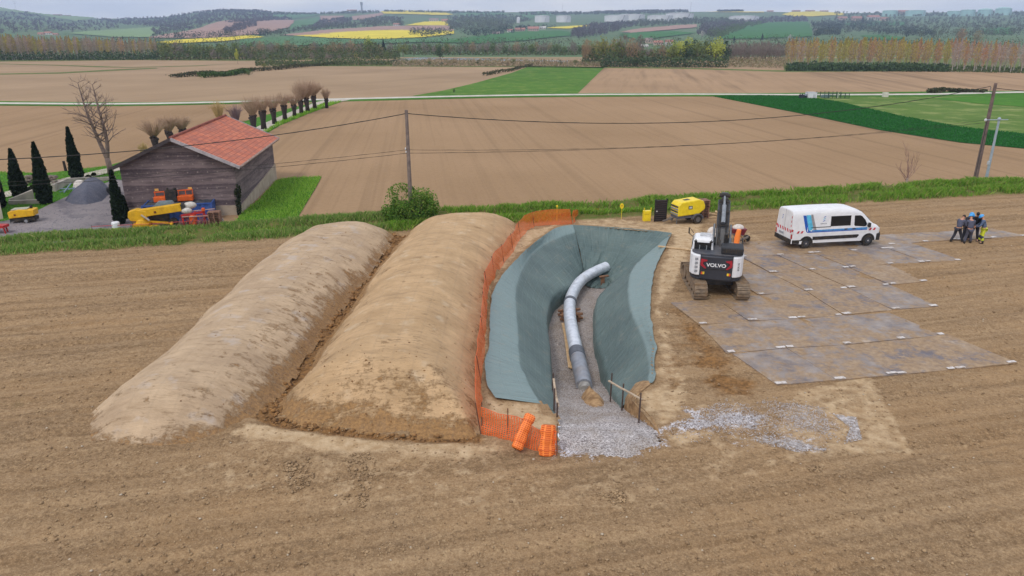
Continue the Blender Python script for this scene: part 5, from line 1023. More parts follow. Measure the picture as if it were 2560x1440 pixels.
def person(lab, px, py, yaw, lean, jacket, trousers, helmet=None, hair=True, headdown=.25, stance=.12, step=.1, hands=((.12, .42, .98), (.12, .42, .98)), bodyshift=0, sc_=1.0, patch=None):
    p = G(px, py); t = thing('person', lab, 'person', tuple(p), yaw, 'workers in a huddle'); t.scale = (sc_,)*3
    hipz = .92; hy = -.12*lean*2
    def up(d, s=0, f=0): return (s, hy+d*math.sin(lean)+f*math.cos(lean), hipz+d*math.cos(lean)-f*math.sin(lean))
    pel = (0, hy, hipz); waist = up(.16); chest = up(.36); necb = up(.53); neck = up(.60); hd = lean+headdown
    hc = (0, neck[1]+.12*math.sin(hd), neck[2]+.12*math.cos(hd)); ht = (0, neck[1]+.23*math.sin(hd), neck[2]+.23*math.cos(hd)); nose = (0, hc[1]+.10*math.cos(hd), hc[2]-.10*math.sin(hd)-.0)
    V = [pel, waist, chest, necb, neck, hc, ht]; E_ = [(0, 1), (1, 2), (2, 3), (3, 4), (4, 5), (5, 6)]; R_ = [(.15, .11), (.14, .10), (.165, .115), (.11, .09), .055, (.078, .095), (.06, .07)]
    J = {}
    for s in (-1, 1):
        hx, hyy, hz2 = hands[0 if s < 0 else 1]; sh = up(.49, s*.19); elb = (s*.27, (sh[1]+hyy)/2-.04, (sh[2]+hz2)/2-.10); wr = (s*hx, hyy, hz2)
        b = len(V); V += [sh, elb, wr]; E_ += [(3, b), (b, b+1), (b+1, b+2)]; R_ += [.062, .045, .03]
        d = (Vector(wr)-Vector(elb)).normalized(); pm_ = Vector(wr)+d*.07; V.append(tuple(pm_)); R_.append((.036, .02)); E_.append((b+2, b+3)); side = d.cross(Vector((0, 1, .3))).normalized()
        for k in range(4):
            f0 = pm_+side*(k-1.5)*.019+d*.03; f1 = f0+d*.04+Vector((0, 0, -.012)); q = len(V); V += [tuple(f0), tuple(f1)]; R_ += [.0095, .008]; E_ += [(b+3, q), (q, q+1)]
        q = len(V); f0 = Vector(wr)+d*.035+side*-.04; V += [tuple(f0), tuple(f0+d*.035+side*-.012)]; R_ += [.011, .009]; E_ += [(b+2, q), (q, q+1)]
        J[s] = (sh, elb, wr)
    for s in (-1, 1):
        hip = (s*.095, hy, .86); kn = (s*(.10+stance*.4), hy*.4+s*step*.4+.03, .47); an = (s*(.10+stance), s*step-.02, .09); toe = (an[0]+s*.02, an[1]+.15, .045)
        b = len(V); V += [hip, kn, an, toe]; E_ += [(0, b), (b, b+1), (b+1, b+2), (b+2, b+3)]; R_ += [.09, .062, .045, .035]; J[('l', s)] = (hip, kn, an, toe)
    body = skinmesh('body', V, E_, R_, SKIN, t)
    fm = MB(); hv = Vector(hc); fw = Vector((0, math.cos(hd), -math.sin(hd))); uh = Vector((0, math.sin(hd), math.cos(hd)))
    fm.ell(hv+fw*.10-uh*.01, (.016, .02, .024), 6, 5); [fm.ell(hv+Vector((s*.085, 0, 0))-uh*.005, (.012, .022, .032), 6, 5) for s in (-1, 1)]; fm.build('face_features', SKIN, t, smooth=True)
    em = MB(); [em.ell(hv+fw*.088+uh*.025+Vector((s*.033, 0, 0)), .010, 6, 4) for s in (-1, 1)]; em.box(hv+fw*.092-uh*.055, (.045, .01, .01)); em.build('eyes_and_mouth', HAIRM, t)
    jv = [pel, waist, chest, up(.50), up(.56)]; je = [(0, 1), (1, 2), (2, 3), (3, 4)]; jr = [(.185, .14), (.175, .135), (.195, .145), (.13, .115), .08]
    for s in (-1, 1): sh, el, wr = J[s]; b = len(jv); jv += [sh, el, tuple(Vector(el).lerp(Vector(wr), .92))]; je += [(3, b), (b, b+1), (b+1, b+2)]; jr += [.088, .068, .052]
    skinmesh('jacket', jv, je, jr, jacket, t)
    tv = [(0, hy, .93)]; te = []; tr_ = [(.17, .125)]
    for s in (-1, 1): hip, kn, an, toe = J[('l', s)]; b = len(tv); tv += [hip, kn, (an[0], an[1], .12)]; te += [(0, b), (b, b+1), (b+1, b+2)]; tr_ += [.112, .085, .075]
    skinmesh('trousers', tv, te, tr_, trousers, t)
    bm_ = MB()
    for s in (-1, 1): hip, kn, an, toe = J[('l', s)]; bm_.ell(((an[0]+toe[0])/2, (an[1]+toe[1])/2, .0), (.055, .15, .085), 10, 6, 0, 0.0).tube([(an[0], an[1], .03), (an[0], an[1], .2)], [.06, .065], 10)
    bm_.build('boots', BOOT, t, smooth=True)
    if patch: 
        pm2 = MB(); 
        for s in (-1, 1): hip, kn, an, toe = J[('l', s)]; pm2.ell((kn[0], kn[1], kn[2]-.08), (.10, .10, .14), 10, 7)
        pm2.build('knee_panels', patch, t, smooth=True)
    if helmet:
        h = MB().ell((0, 0, 0), (.125, .15, .13), 16, 8, 0, 0.0).tube([(0, .02, -.008), (0, .02, .012)], [.16, .155], 18); o = h.build('helmet', helmet, t, smooth=40); o.location = hv+uh*.055; o.rotation_euler = (-hd, 0, 0)
    elif hair:
        o = MB().ell((0, -.012, 0), (.095, .112, .11), 14, 8, 0, -.25).build('hair', HAIRM, t, smooth=True); o.location = hv+uh*.045; o.rotation_euler = (-hd, 0, 0)
GREYJ = M('grey_workwear', (88,90,108), (74,76,94), .9, 9, 4, .3); GREYT = M('grey_trousers', (84,84,98), (70,70,84), .9, 9, 4, .3); DKT = M('dark_trousers', (52,52,62), (42,42,52), .9, 9); BLKJ = M('black_jacket', (28,30,38), (22,24,30), .85, 9); BLUJ = M('blue_grey_jacket', (92,108,136), (78,92,120), .9, 9); HIVIS = M('hi_vis_yellow', (216,222,60), (196,204,50), .8, 9); NAVY = M('navy_panel', (56,60,76))
person('bareheaded worker in grey overalls leaning in at the left of the group', 2391, 606, math.radians(-62), .42, GREYJ, DKT, None, True, .3, .12, .22)
person('worker in blue helmet half hidden behind the group', 2411, 601, math.radians(185), .22, DKT, DKT, HELM, False, .35, .1, .05, sc_=1.02)
person('worker in grey overalls and blue helmet with back turned, centre of group', 2417, 609, math.radians(-8), .26, GREYJ, GREYT, HELM, False, .3, .12, .1)
person('dark haired worker in black jacket at the back right of group', 2432, 601, math.radians(140), .18, BLKJ, DKT, None, True, .45, .1, .05, sc_=1.04)
person('worker in yellow trousers, blue-grey jacket and blue helmet at right of group', 2450, 607, math.radians(62), .30, BLUJ, HIVIS, HELM, False, .35, .06, .08, patch=NAVY)
# ================= verge, poles, farm =================
def leaves(pos, size, seed=0, up=0.0, aspect=1.0, tri=False):
    """random little leaf faces at pos (n,3); up>0 leans them upright"""
    rs = np.random.RandomState(seed); n = len(pos); size = np.broadcast_to(size, (n,))[:, None]
    a = rs.normal(size=(n, 3)); a[:, 2] = a[:, 2]*(1-up)+up*2.2; a /= np.linalg.norm(a, axis=1, keepdims=True)+1e-9
    b = rs.normal(size=(n, 3)); b -= a*(a*b).sum(1, keepdims=True); b /= np.linalg.norm(b, axis=1, keepdims=True)+1e-9
    a = a*size*aspect*.5; b = b*size*.5
    V = np.stack([pos-a, pos+b*.9-a*.1, pos+a, pos-b*.9+a*.1], 1).reshape(-1, 3); return V, np.arange(n*4).reshape(n, 4)
def crownpts(n, blobs, seed, clumps=14, spread=.28, shell=.55):
    rs = np.random.RandomState(seed); w_ = np.array([b[3]*b[4]*b[5] for b in blobs]); w_ /= w_.sum(); out = []
    for b, k in zip(blobs, rs.multinomial(n, w_)):
        nc = max(3, int(clumps*k/n)+2); c = rs.normal(size=(nc, 3)); c /= np.linalg.norm(c, axis=1, keepdims=True); c *= (shell+(1-shell)*rs.rand(nc, 1))
        p = c[rs.randint(0, nc, k)]+rs.normal(size=(k, 3))*spread; r = np.linalg.norm(p, axis=1, keepdims=True); p = np.where(r > 1.12, p/r*1.12, p); out.append(p*np.array(b[3:6])+np.array(b[:3]))
    return np.concatenate(out)
def leafmesh(name, pos, size, m, parent=None, seed=0, **k):
    V, Fq_ = leaves(pos, size, seed, **k); return npmesh(name, V, Fq_, m, False, parent=parent)
GRASSM = leafmat('grass_blades', [(104,158,52),(132,180,64),(90,142,46),(152,178,84),(120,166,60),(176,172,108)], .8, .45, 0)
HEDGEM = leafmat('verge_weeds', [(122,158,64),(150,172,84),(166,170,100),(108,142,60),(190,176,122)], .8, .45, 0)
def grass(name, x, y, z, h, wd, m, seed=0):
    rs = np.random.RandomState(seed); n = len(x); an = rs.rand(n)*6.283; le = rs.normal(size=(n, 2))*.35; h = h*(.5+.8*rs.rand(n)); wd = wd*(.6+.8*rs.rand(n))
    dx, dy = np.cos(an)*wd/2, np.sin(an)*wd/2; z0 = z-.03
    P = [np.stack([x-dx, y-dy, z0], 1), np.stack([x+dx, y+dy, z0], 1), np.stack([x+dx*.7+le[:, 0]*h*.35, y+dy*.7+le[:, 1]*h*.35, z0+h*.6], 1), np.stack([x+le[:, 0]*h, y+le[:, 1]*h, z0+h], 1)]
    V = np.stack(P, 1).reshape(-1, 3); return tagit(npmesh(name, V, np.arange(n*4).reshape(n, 4), m, False), kind='stuff')
rs = np.random.RandomState(11); n = 95000; u = rs.rand(n)*92-28; v = np.where(rs.rand(n) < .52, rs.normal(48.9, .65, n), rs.normal(46.7, .55, n)); x, y = UV2(u, v)
dens = fbm(x*.5, y*.5, 3, 9); ok = (v > 45.6) & (v < 50.6) & (dens > -.38+.25*rs.rand(n)) & (sdf(x, y, HEAP2) < .1) & (sdf(x, y, HEAP1) < .1)
ok &= ~((u > 14) & (v < 46.4) & (u < 26)); x, y, u, v = x[ok], y[ok], u[ok], v[ok]
z = np.array([zat(a_, b_) for a_, b_ in zip(x, y)]); hh = .30+.20*np.clip(fbm(x*.35, y*.35, 3, 14)+.3, 0, 1.2)
left = u < 3
grass('verge_grass', x[~left], y[~left], z[~left], hh[~left], .055, GRASSM, 1); grass('verge_weeds', x[left], y[left], z[left], hh[left]*.75, .06, HEDGEM, 2)
GS = P2([(560,596),(590,560),(604,537),(650,499),(692,452),(720,446),(804,443),(790,470),(735,560),(722,585)]); x, y = scatter(GS, 9000, 5); grass('side_grass', x, y, x*0+.05, .16+.1*vn(x, y), .05, leafmat('side_grass_blades', [(112,166,52),(138,186,66),(152,188,84),(100,152,48)], .8, .3, 0), 4)
TR = P2([(856,254),(830,263),(770,285),(700,314),(640,345),(700,305),(760,281),(810,259)]); x, y = scatter(TR, 2600, 6); grass('lane_grass', x, y, x*0+.03, .35, .09, leafmat('lane_grass_blades', [(110,172,52),(136,192,66),(100,158,48)], .8, .3, 0), 5)
LW = P2([(0,430),(130,433),(275,413),(300,430),(290,450),(150,500),(60,545),(0,556)]); x, y = scatter(LW, 5000, 7); grass('lawn_grass', x, y, x*0+.03, .14, .06, leafmat('lawn_blades', [(104,160,50),(130,178,64),(92,144,46)], .8, .3, 0), 6)
x, y = scatter(P2([(1780,241),(1900,239),(2000,241),(2100,256),(2250,290),(2400,318),(2560,335),(2700,345),(2700,380),(2560,371),(2400,356),(2200,325),(1990,281)]), 30000, 8)
grass('wheat_blades', x, y, x*0+.05, .20, .16, leafmat('wheat_blades', [(48,116,50),(38,100,42),(58,128,56),(44,108,48)], .8, .3, 0), 7)
# ---- trees and shrubs near by
def bare(mb, p, d, L, r, depth, rnd, spread=.6, upb=.25, minr=.012):
    d = d.normalized(); q = p; pts = [p]; k = 3
    for i in range(k): d = (d+Vector((rnd.uniform(-.16, .16), rnd.uniform(-.16, .16), upb*.15))).normalized(); q = q+d*L/k; pts.append(q)
    mb.tube(pts, [r*(1-.35*i/k) for i in range(k+1)], 6 if r > .06 else 4 if r > .03 else 3, cap=False)
    if depth == 0: return
    for i in range(rnd.choice((2, 3, 3)) if depth > 1 else 3):
        a_ = rnd.uniform(0, 6.28); s = spread*rnd.uniform(.5, 1.2); o = d.orthogonal().normalized(); o.rotate(Matrix.Rotation(a_, 3, d)); dd = (d*math.cos(s)+o*math.sin(s)+Vector((0, 0, upb))).normalized()
        b0 = pts[rnd.randint(1, k)] if i else pts[-1]; bare(mb, b0, dd, L*rnd.uniform(.55, .85), max(minr, r*.58), depth-1, rnd, spread, upb, minr)
BARK = M('grey_bark', (134,116,106), (104,88,82), .9, 5, 5, .4); BARKD = M('dark_bark', (58,46,42), (42,34,32), .9, 5, 5, .4); TWIG = M('twigs', (176,148,124), (150,124,104), .9, 5)
TWIGY = M('yellow_twigs', (190,166,110), (166,142,96), .9, 5)
r_ = random.Random(4); p = G(278, 436); t = thing('bare_tree', 'tall bare tree with twin stems behind the farm yard', 'tree', tuple(p)); Ht = hpx(p, 205)
mb = MB(); mb.tube([(0, 0, -.2), (-.02, 0, .7), (-.1, 0, 1.5)], [.30, .24, .22], 10); mb.build('trunk', BARK, t, smooth=True)
mb = MB(); stems = [[(-.1, 0, 1.4), (-.55, .1, 2.8), (-.95, .1, 4.4), (-1.3, .15, Ht*.72), (-1.5, .1, Ht*.99)], [(-.1, 0, 1.4), (.22, -.1, 2.9), (.15, -.1, 4.6), (-.05, 0, Ht*.72), (-.25, .1, Ht*.97)]]
for st in stems:
    st = [tuple(v) for v in smooth_line(st, 14)]; mb.tube(st, [.2-.17*i/13 for i in range(14)], 7)
    for i in range(3, 14):
        for k in range(3 if i > 5 else 2):
            a_ = r_.uniform(0, 6.28); side = Vector((math.cos(a_), math.sin(a_), .55)); bare(mb, Vector(st[i]), side, (1.7-.085*i)*r_.uniform(.7, 1.15), max(.016, .07-.004*i), 2 if i < 11 else 1, r_, .55, .12, .013)
mb.build('branches', BARK, t)
def pollard(lab, px, py, ttop, ctop, hw, seed, m=TWIG, group='pollarded willows along the lane', n=150):
    p = G(px, py); r_ = random.Random(seed); s = p.y/(CT-(py-720)/F*ST)/F; ht = hpx(p, ttop); hc = hpx(p, ctop); rr = max(.22, .10*ht+.16)
    t = thing('pollard_willow', lab, 'tree', tuple(p), 0, group); mb = MB(); lx = r_.uniform(-.15, .15)
    mb.tube([(0, 0, -.1), (lx*.4, 0, ht*.45), (lx, 0, ht*.85), (lx, 0, ht)], [rr*1.0, rr*.8, rr*1.15, rr*.8], 10)
    for k in range(9): a_ = r_.uniform(0, 6.28); mb.ell((lx+math.cos(a_)*rr*.9, math.sin(a_)*rr*.9, ht*r_.uniform(.82, 1.05)), (rr*.5, rr*.5, rr*.45), 7, 5)
    mb.build('trunk', BARKD, t, smooth=True); mb = MB(); W = hw*s
    for k in range(n):
        a_ = r_.uniform(0, 6.28); q = r_.random()**.6; L = (hc-ht)*r_.uniform(.7, 1.05)*(1-.25*q*q); o = Vector((math.cos(a_), math.sin(a_), 0)); b0 = Vector((lx, 0, ht))+o*rr*.7; e1 = b0+o*W*q*.55+Vector((0, 0, L*.55)); e2 = b0+o*W*q+Vector((r_.uniform(-.1, .1), r_.uniform(-.1, .1), L*(1-.15*q)))
        mb.tube([b0, e1, e2], [.022, .016, .007], 3, cap=False)
        if k % 2: f = e1+(o*r_.uniform(.2, .5)+Vector((r_.uniform(-.4, .4), r_.uniform(-.4, .4), .8)))*L*.3; mb.tube([e1, f], [.016, .008], 3, cap=False)
    mb.build('shoots', m, t)
for i, (px, py, tt, ct, hw, lab, n) in enumerate(((817,270,247,216,13,'slender pollard willow standing alone at the lane junction, farthest of the row',110), (788,274,240,196,28,'thick trunked pollard willow next to the slender one at the junction',230), (770,281,246,192,30,'pollard willow with the tallest broom of shoots in the lane row',240), (754,286,252,198,22,'pollard willow with a straight narrow trunk left of the tallest broom',170), (737,293,263,228,18,'stubby pollard willow in the middle of the lane row',140), (713,302,264,228,19,'leaning pollard willow in the middle of the lane row',140), (687,311,273,232,22,'forked pollard willow near the barn roof with a knobbly head',150), (660,324,278,234,24,'pollard willow whose trunk rises just behind the barn ridge end',160), (636,336,288,234,26,'pollard willow nearest the barn, trunk half hidden by its roof',170))):
    pollard(lab, px, py, tt, ct, hw, 30+i, n=n)
for i, (px, py, tt, ct, hw, lab) in enumerate(((392,385,342,290,34,'broad pollard willow left of the barn roof slope'), (431,372,328,282,26,'middle pollard willow of the three above the left roof slope'), (458,366,322,284,26,'right pollard willow of the three above the left roof slope'))):
    pollard(lab, px, py, tt, ct, hw, 50+i, m=TWIG, n=150)
for px, py, ct, hw, m, lab, sd_ in ((590,305,250,26,M('purple_twigs', (128,104,108), (108,88,94)),'purplish leafless bush behind the barn roof',1), (548,300,240,26,TWIGY,'yellowish budding bush behind the barn ridge',2), (362,392,350,16,TWIGY,'small yellowish sapling left of the barn gable',3)):
    p = G(px, py); s = p.y/F; h = hpx(p, ct); t = thing('shrub', lab, 'bush', tuple(p)); r_ = random.Random(sd_); mb = MB()
    for k in range(150): a_ = r_.uniform(0, 6.28); q = r_.random()**.7; o = Vector((math.cos(a_)*q, math.sin(a_)*q, 0)); mb.tube([o*.3, o*hw*s*.6+Vector((0, 0, h*.5)), o*hw*s+Vector((0, 0, h*r_.uniform(.6, 1)*(1-.3*q)))], [.025, .018, .008], 3, cap=False)
    mb.build('stems', m, t)
BUSHM = leafmat('bush_leaves', [(84,122,44),(112,146,56),(136,160,68),(66,102,36),(160,168,86)], .7, .4, 0)
p = G(1028, 556); t = thing('bush', 'leafy green bush growing round the foot of the middle pole', 'bush', tuple(p)); hb_ = hpx(p, 466)*1.1; s = 1.0
mb = MB(); r_ = random.Random(9)
for k in range(26): a_ = r_.uniform(0, 6.28); bare(mb, Vector((r_.uniform(-.4, .4), r_.uniform(-.3, .3), 0)), Vector((math.cos(a_)*.8, math.sin(a_)*.8, 1)), 1.0, .03, 1, r_, .5, .2)
mb.build('stems', BARKD, t)
leafmesh('foliage', crownpts(9000, [(-.55, 0, hb_*.45, 1.15, .95, hb_*.48), (.75, .1, hb_*.42, 1.05, .9, hb_*.46), (0, 0, hb_*.30, 1.5, 1.1, hb_*.34), (1.2, 0, hb_*.40, .65, .6, .6), (-1.35, 0, hb_*.42, .6, .5, .7)], 3, 60, .22), .12, BUSHM, t, 4)
r_ = random.Random(14); p = G(2266, 458); t = thing('bare_tree', 'small leafless tree on the verge left of the right-hand pole', 'tree', tuple(p)); mb = MB().tube([(0, 0, -.1), (0, 0, .45)], [.12, .10], 7); mb.build('trunk', M('pale_bark', (168,150,142), (140,124,118), .9, 6), t); mb = MB()
for k, (dx, dy, L, z_) in enumerate(((-.9, .1, 1.3, .4), (-.25, .2, 1.9, .45), (.1, 0, 2.2, .45), (.7, -.1, 1.9, .45), (1.1, .1, 1.2, .35), (-1.1, 0, .8, .2), (.3, .3, 1.4, .4))): bare(mb, Vector((0, 0, z_)), Vector((dx, dy, 1)), L*.62, .035, 2, r_, .45, .3, .010)
mb.build('branches', M('pinkish_twigs', (146,112,100), (120,92,84)), t)
# ---- poles and wires
POLEW = M('pole_wood', (132,118,110), (104,92,88), .85, 3, 5, .3, dirt=(86,78,74), dirt_amt=.5); POLEG = M('galvanised_pole', (170,182,192), (150,164,176), .5, 3, 4, metal=.3); WIRE = M('black_cable', (40,36,34), None, .6)
pA = G(1029, 556); hA = hpx(pA, 275); tA = thing('utility_pole', 'grey wooden utility pole rising from the bush in the middle', 'pole', tuple(pA))
MB().tube([(0, 0, -.3), (0, 0, hA)], [.155, .10], 12).build('post', POLEW, tA, smooth=40); MB().box((-.16, -.05, hpx(pA, 372)), (.07, .1, .16)).box((-.13, -.07, hpx(pA, 379)), (.07, .09, .1)).build('insulator', M('insulator_white', (214,216,218), None, .3), tA, bevel=.01)
pB = G(2437, 453); hB = hpx(pB, 208); tB = thing('utility_pole', 'brown wooden utility pole beside the grey metal one at right', 'pole', tuple(pB))
MB().tube([(0, 0, -.3), (0, 0, hB)], [.19, .12], 12).build('post', M('pole_wood_brown', (122,104,98), (96,82,78), .85, 3, 5, .3, dirt=(80,66,60), dirt_amt=.5), tB, smooth=40); MB().ell((-.22, -.05, hpx(pB, 300)), (.11, .11, .13), 10, 8).build('insulator', M('insulator_white', (214,216,218), None, .3), tB, smooth=True)
MB().tube([(-.1, 0, hB-.75), (-.38, 0, hB-.7), (-.32, 0, hB-.35), (-.42, 0, hB-.25)], .03, 6).build('cable_bracket', STEEL, tB); MB().tube([(-.13, -.1, 0), (-.12, -.1, hB*.62)], .03, 6).build('conduit', DGREY, tB)
pC = G(2463, 458); hC = hpx(pC, 298); tC = thing('utility_pole', 'slim grey galvanised pole with short crossarm at far right', 'pole', tuple(pC))
MB().tube([(0, 0, -.3), (0, 0, hC)], [.13, .085], 10).build('post', POLEG, tC, smooth=40); MB().tube([(-1.0, .0, hC-.06), (.75, 0, hC-.04)], .035, 8).build('crossarm', POLEG, tC); MB().ell((0, 0, hC), (.14, .14, .16), 10, 8).build('cap', POLEG, tC, smooth=True); MB().box((-.14, -.05, hpx(pC, 407)), (.16, .16, .32)).build('junction_box', M('box_grey', (186,190,194)), tC, bevel=.02)
def wire(lab, A, B, sag, r, n=50):
    pts = [A.lerp(B, i/n)-Vector((0, 0, sag*4*(i/n)*(1-i/n))) for i in range(n+1)]; mb = MB(); mb.tube(pts, r, 5); mb.tube([p_+Vector((.02*math.sin(i*2.1), 0, .02*math.cos(i*2.1))) for i, p_ in enumerate(pts)], r*.6, 4)
    return tagit(mb.build('overhead_cable', WIRE), lab, 'cable', 'overhead cables')
tpA = pA+Vector((0, 0, hA-.22)); tpB = pB+Vector((-.42, 0, hB-.25)); pl = Vector((-54, 33.6, 0)); pr = pB+Vector((47, 14, 0))
wire('thick black cable sagging between the middle pole top and the right pole', tpA, tpB, 1.6, .026); wire('thick black cable running left from the middle pole top past the barn', tpA, pl+Vector((0, 0, hA)), 2.0, .026); wire('thick black cable leaving the right pole top out of the photo', pB+Vector((.1, 0, hB-.4)), pr+Vector((0, 0, 8)), 1.3, .026)
mA = pA+Vector((-.1, -.1, hpx(pA, 374))); mB_ = pB+Vector((-.2, 0, hpx(pB, 300)))
wire('upper thin wire strung between the pole insulators', mA, mB_, .75, .009); wire('lower thin wire strung between the pole insulators', mA-Vector((0, 0, .22)), mB_-Vector((0, 0, .22)), .55, .011)
wire('upper thin wire running left past the barn wall', mA, pl+Vector((0, 0, 5.2)), 1.0, .009); wire('lower thin wire running left past the barn wall', mA-Vector((0, 0, .22)), pl+Vector((0, 0, 5.0)), 1.0, .011)
# ---- barn
def pisemat():
    m, nt, b = newmat('rammed_earth_wall'); uv = nd(nt, 'ShaderNodeTexCoord').outputs['UV']; vec = coords(nt); s = nd(nt, 'ShaderNodeSeparateXYZ'); lk(nt, uv, s.inputs[0])
    mp = nd(nt, 'ShaderNodeMapping'); lk(nt, uv, mp.inputs[0]); mp.inputs[3].default_value = (.25, 2.4, 1)
    st = noise(nt, mp.outputs[0], 2.0, 6, .7); band = math_(nt, 'FRACT', math_(nt, 'MULTIPLY', s.outputs[1], 1/1.12)); c = mixc(nt, ramp(nt, math_(nt, 'ADD', st, math_(nt, 'MULTIPLY', math_(nt, 'SUBTRACT', band, .5), .22)), .38, .62), lin((128,112,112)), lin((82,70,75)))
    c = mixc(nt, math_(nt, 'MULTIPLY', ramp(nt, noise(nt, vec, 7, 6, .75), .5, .75), .5), c, lin((148,130,122)))
    c = mixc(nt, math_(nt, 'MULTIPLY', ramp(nt, noise(nt, vec, .5, 3), .45, .65), .4), c, lin((74,62,66)))
    def near(o, per, rad, sh=0): return math_(nt, 'ABSOLUTE', math_(nt, 'SUBTRACT', math_(nt, 'FRACT', math_(nt, 'ADD', math_(nt, 'MULTIPLY', o, 1/per), sh)), .5))
    row = math_(nt, 'FLOOR', math_(nt, 'MULTIPLY', s.outputs[1], 1/.56)); dx = math_(nt, 'MULTIPLY', near(s.outputs[0], .66, 0, math_(nt, 'MULTIPLY', row, .37)), .66); dy = math_(nt, 'MULTIPLY', near(s.outputs[1], .56, 0), .56)
    d = math_(nt, 'ADD', math_(nt, 'SQRT', math_(nt, 'ADD', math_(nt, 'MULTIPLY', dx, dx), math_(nt, 'MULTIPLY', dy, dy))), math_(nt, 'MULTIPLY', math_(nt, 'SUBTRACT', noise(nt, vec, 3, 4), .5), .12))
    c = mixc(nt, math_(nt, 'MULTIPLY', math_(nt, 'SUBTRACT', 1, ramp(nt, d, .03, .07)), .5), c, lin((160,144,136)))
    lk(nt, c, b.inputs['Base Color']); b.inputs['Roughness'].default_value = .95; bump(nt, b, math_(nt, 'ADD', st, noise(nt, vec, 12, 5)), .5, .05); return m
def tilemat():
    m, nt, b = newmat('roof_tiles'); uv = nd(nt, 'ShaderNodeTexCoord').outputs['UV']; vec = coords(nt)
    br = nd(nt, 'ShaderNodeTexBrick'); lk(nt, uv, br.inputs['Vector']); br.offset = 0; br.inputs['Scale'].default_value = 1; br.inputs['Brick Width'].default_value = .52; br.inputs['Row Height'].default_value = .34; br.inputs['Mortar Size'].default_value = .022; br.inputs['Mortar Smooth'].default_value = .5
    br.inputs['Color1'].default_value = lin((206,118,84)); br.inputs['Color2'].default_value = lin((182,98,72)); br.inputs['Mortar'].default_value = lin((116,60,50))
    c = mixc(nt, math_(nt, 'MULTIPLY', ramp(nt, noise(nt, vec, .8, 6, .7), .42, .66), .65), br.outputs['Color'], lin((138,88,80))); c = mixc(nt, math_(nt, 'MULTIPLY', ramp(nt, noise(nt, vec, 2.5, 6, .7), .52, .7), .4), c, lin((222,150,120)))
    lk(nt, c, b.inputs['Base Color']); b.inputs['Roughness'].default_value = .85; bump(nt, b, br.outputs['Fac'], -.6, .05); return m
BA = math.radians(6.8); p0 = G(600, 537); bt = thing('barn', 'rammed earth barn with a red tiled gable roof', 'barn', tuple(p0), BA); BW, BD, EH, RH = 7.5, 13.6, 3.6, 5.35
def uvquads(name, quads, m, parent, sc_=1.0):
    V = []; U_ = []; F_ = []
    for q in quads:
        q = [Vector(v) for v in q]; ex_ = (q[1]-q[0]).normalized(); n_ = ex_.cross(q[-1]-q[0]).normalized(); ey = n_.cross(ex_); F_.append(tuple(range(len(V), len(V)+len(q))))
        for v in q: V.append(tuple(v)); U_.append(((v-q[0]).dot(ex_)*sc_, (v-q[0]).dot(ey)*sc_))
    me = bpy.data.meshes.new(name); me.from_pydata(V, [], F_); l = me.uv_layers.new(name='UVMap')
    for lp in me.loops: l.data[lp.index].uv = U_[lp.vertex_index]
    me.materials.append(m); o = bpy.data.objects.new(name, me); COL.objects.link(o); o.parent = parent; return o
PISE = pisemat(); uvquads('wall', [[(-BW, 0, 0), (0, 0, 0), (0, 0, EH), (-BW/2, 0, RH), (-BW, 0, EH)]], PISE, bt)['label'] = 'gable end wall facing the photographer'
uvquads('wall', [[(0, 0, 0), (0, BD, 0), (0, BD, EH), (0, 0, EH)]], PISE, bt); uvquads('wall', [[(-BW, BD, 0), (-BW, 0, 0), (-BW, 0, EH), (-BW, BD, EH)]], PISE, bt); uvquads('wall', [[(0, BD, 0), (-BW, BD, 0), (-BW, BD, EH), (-BW/2, BD, RH), (0, BD, EH)]], PISE, bt)
PL = M('cement_plinth', (176,160,142), (154,138,122), .9, 1.5, 5, .2); MB().box((-BW/2, -.02, .35), (BW+.06, .12, .7)).build('plinth', PL, bt); mb = MB(); mb.add([(.0, -.05, -.1), (.08, -.05, -.1), (.08, BD, -.1), (.0, BD, -.1), (0, -.05, .55), (.08, -.05, .55), (.08, BD, 1.35), (0, BD, 1.35)], [(0, 1, 5, 4), (1, 2, 6, 5), (2, 3, 7, 6), (4, 5, 6, 7), (3, 0, 4, 7)]); mb.build('plinth', PL, bt)
TILE = tilemat(); ov = .5; sl_ = (RH-EH)/(BW/2); ze = EH-ov*sl_
rf = uvquads('roof', [[(-BW/2, -ov, RH+.12), (-BW/2, BD+ov, RH+.12), (ov, BD+ov, ze+.12), (ov, -ov, ze+.12)][::-1], [(-BW/2, -ov, RH+.12), (-BW/2, BD+ov, RH+.12), (-BW-ov, BD+ov, ze+.12), (-BW-ov, -ov, ze+.12)]], TILE, bt)
RB = M('roof_boards', (96,84,84), (76,66,68), .8, 4); mb = MB()
mb.add([(-BW/2, -ov, RH+.09), (-BW/2, BD+ov, RH+.09), (ov, BD+ov, ze+.09), (ov, -ov, ze+.09), (-BW-ov, BD+ov, ze+.09), (-BW-ov, -ov, ze+.09)]+[(-BW/2, -ov, RH-.04), (-BW/2, BD+ov, RH-.04), (ov, BD+ov, ze-.04), (ov, -ov, ze-.04), (-BW-ov, BD+ov, ze-.04), (-BW-ov, -ov, ze-.04)], [(6, 7, 8, 9), (6, 7, 10, 11), (0, 1, 2, 3), (0, 1, 4, 5), (2, 3, 9, 8), (4, 5, 11, 10)]); mb.build('eaves', RB, rf, recalc=False)
EDGE = M('verge_board', (176,168,170), (150,142,146), .7, 5); mb = MB()
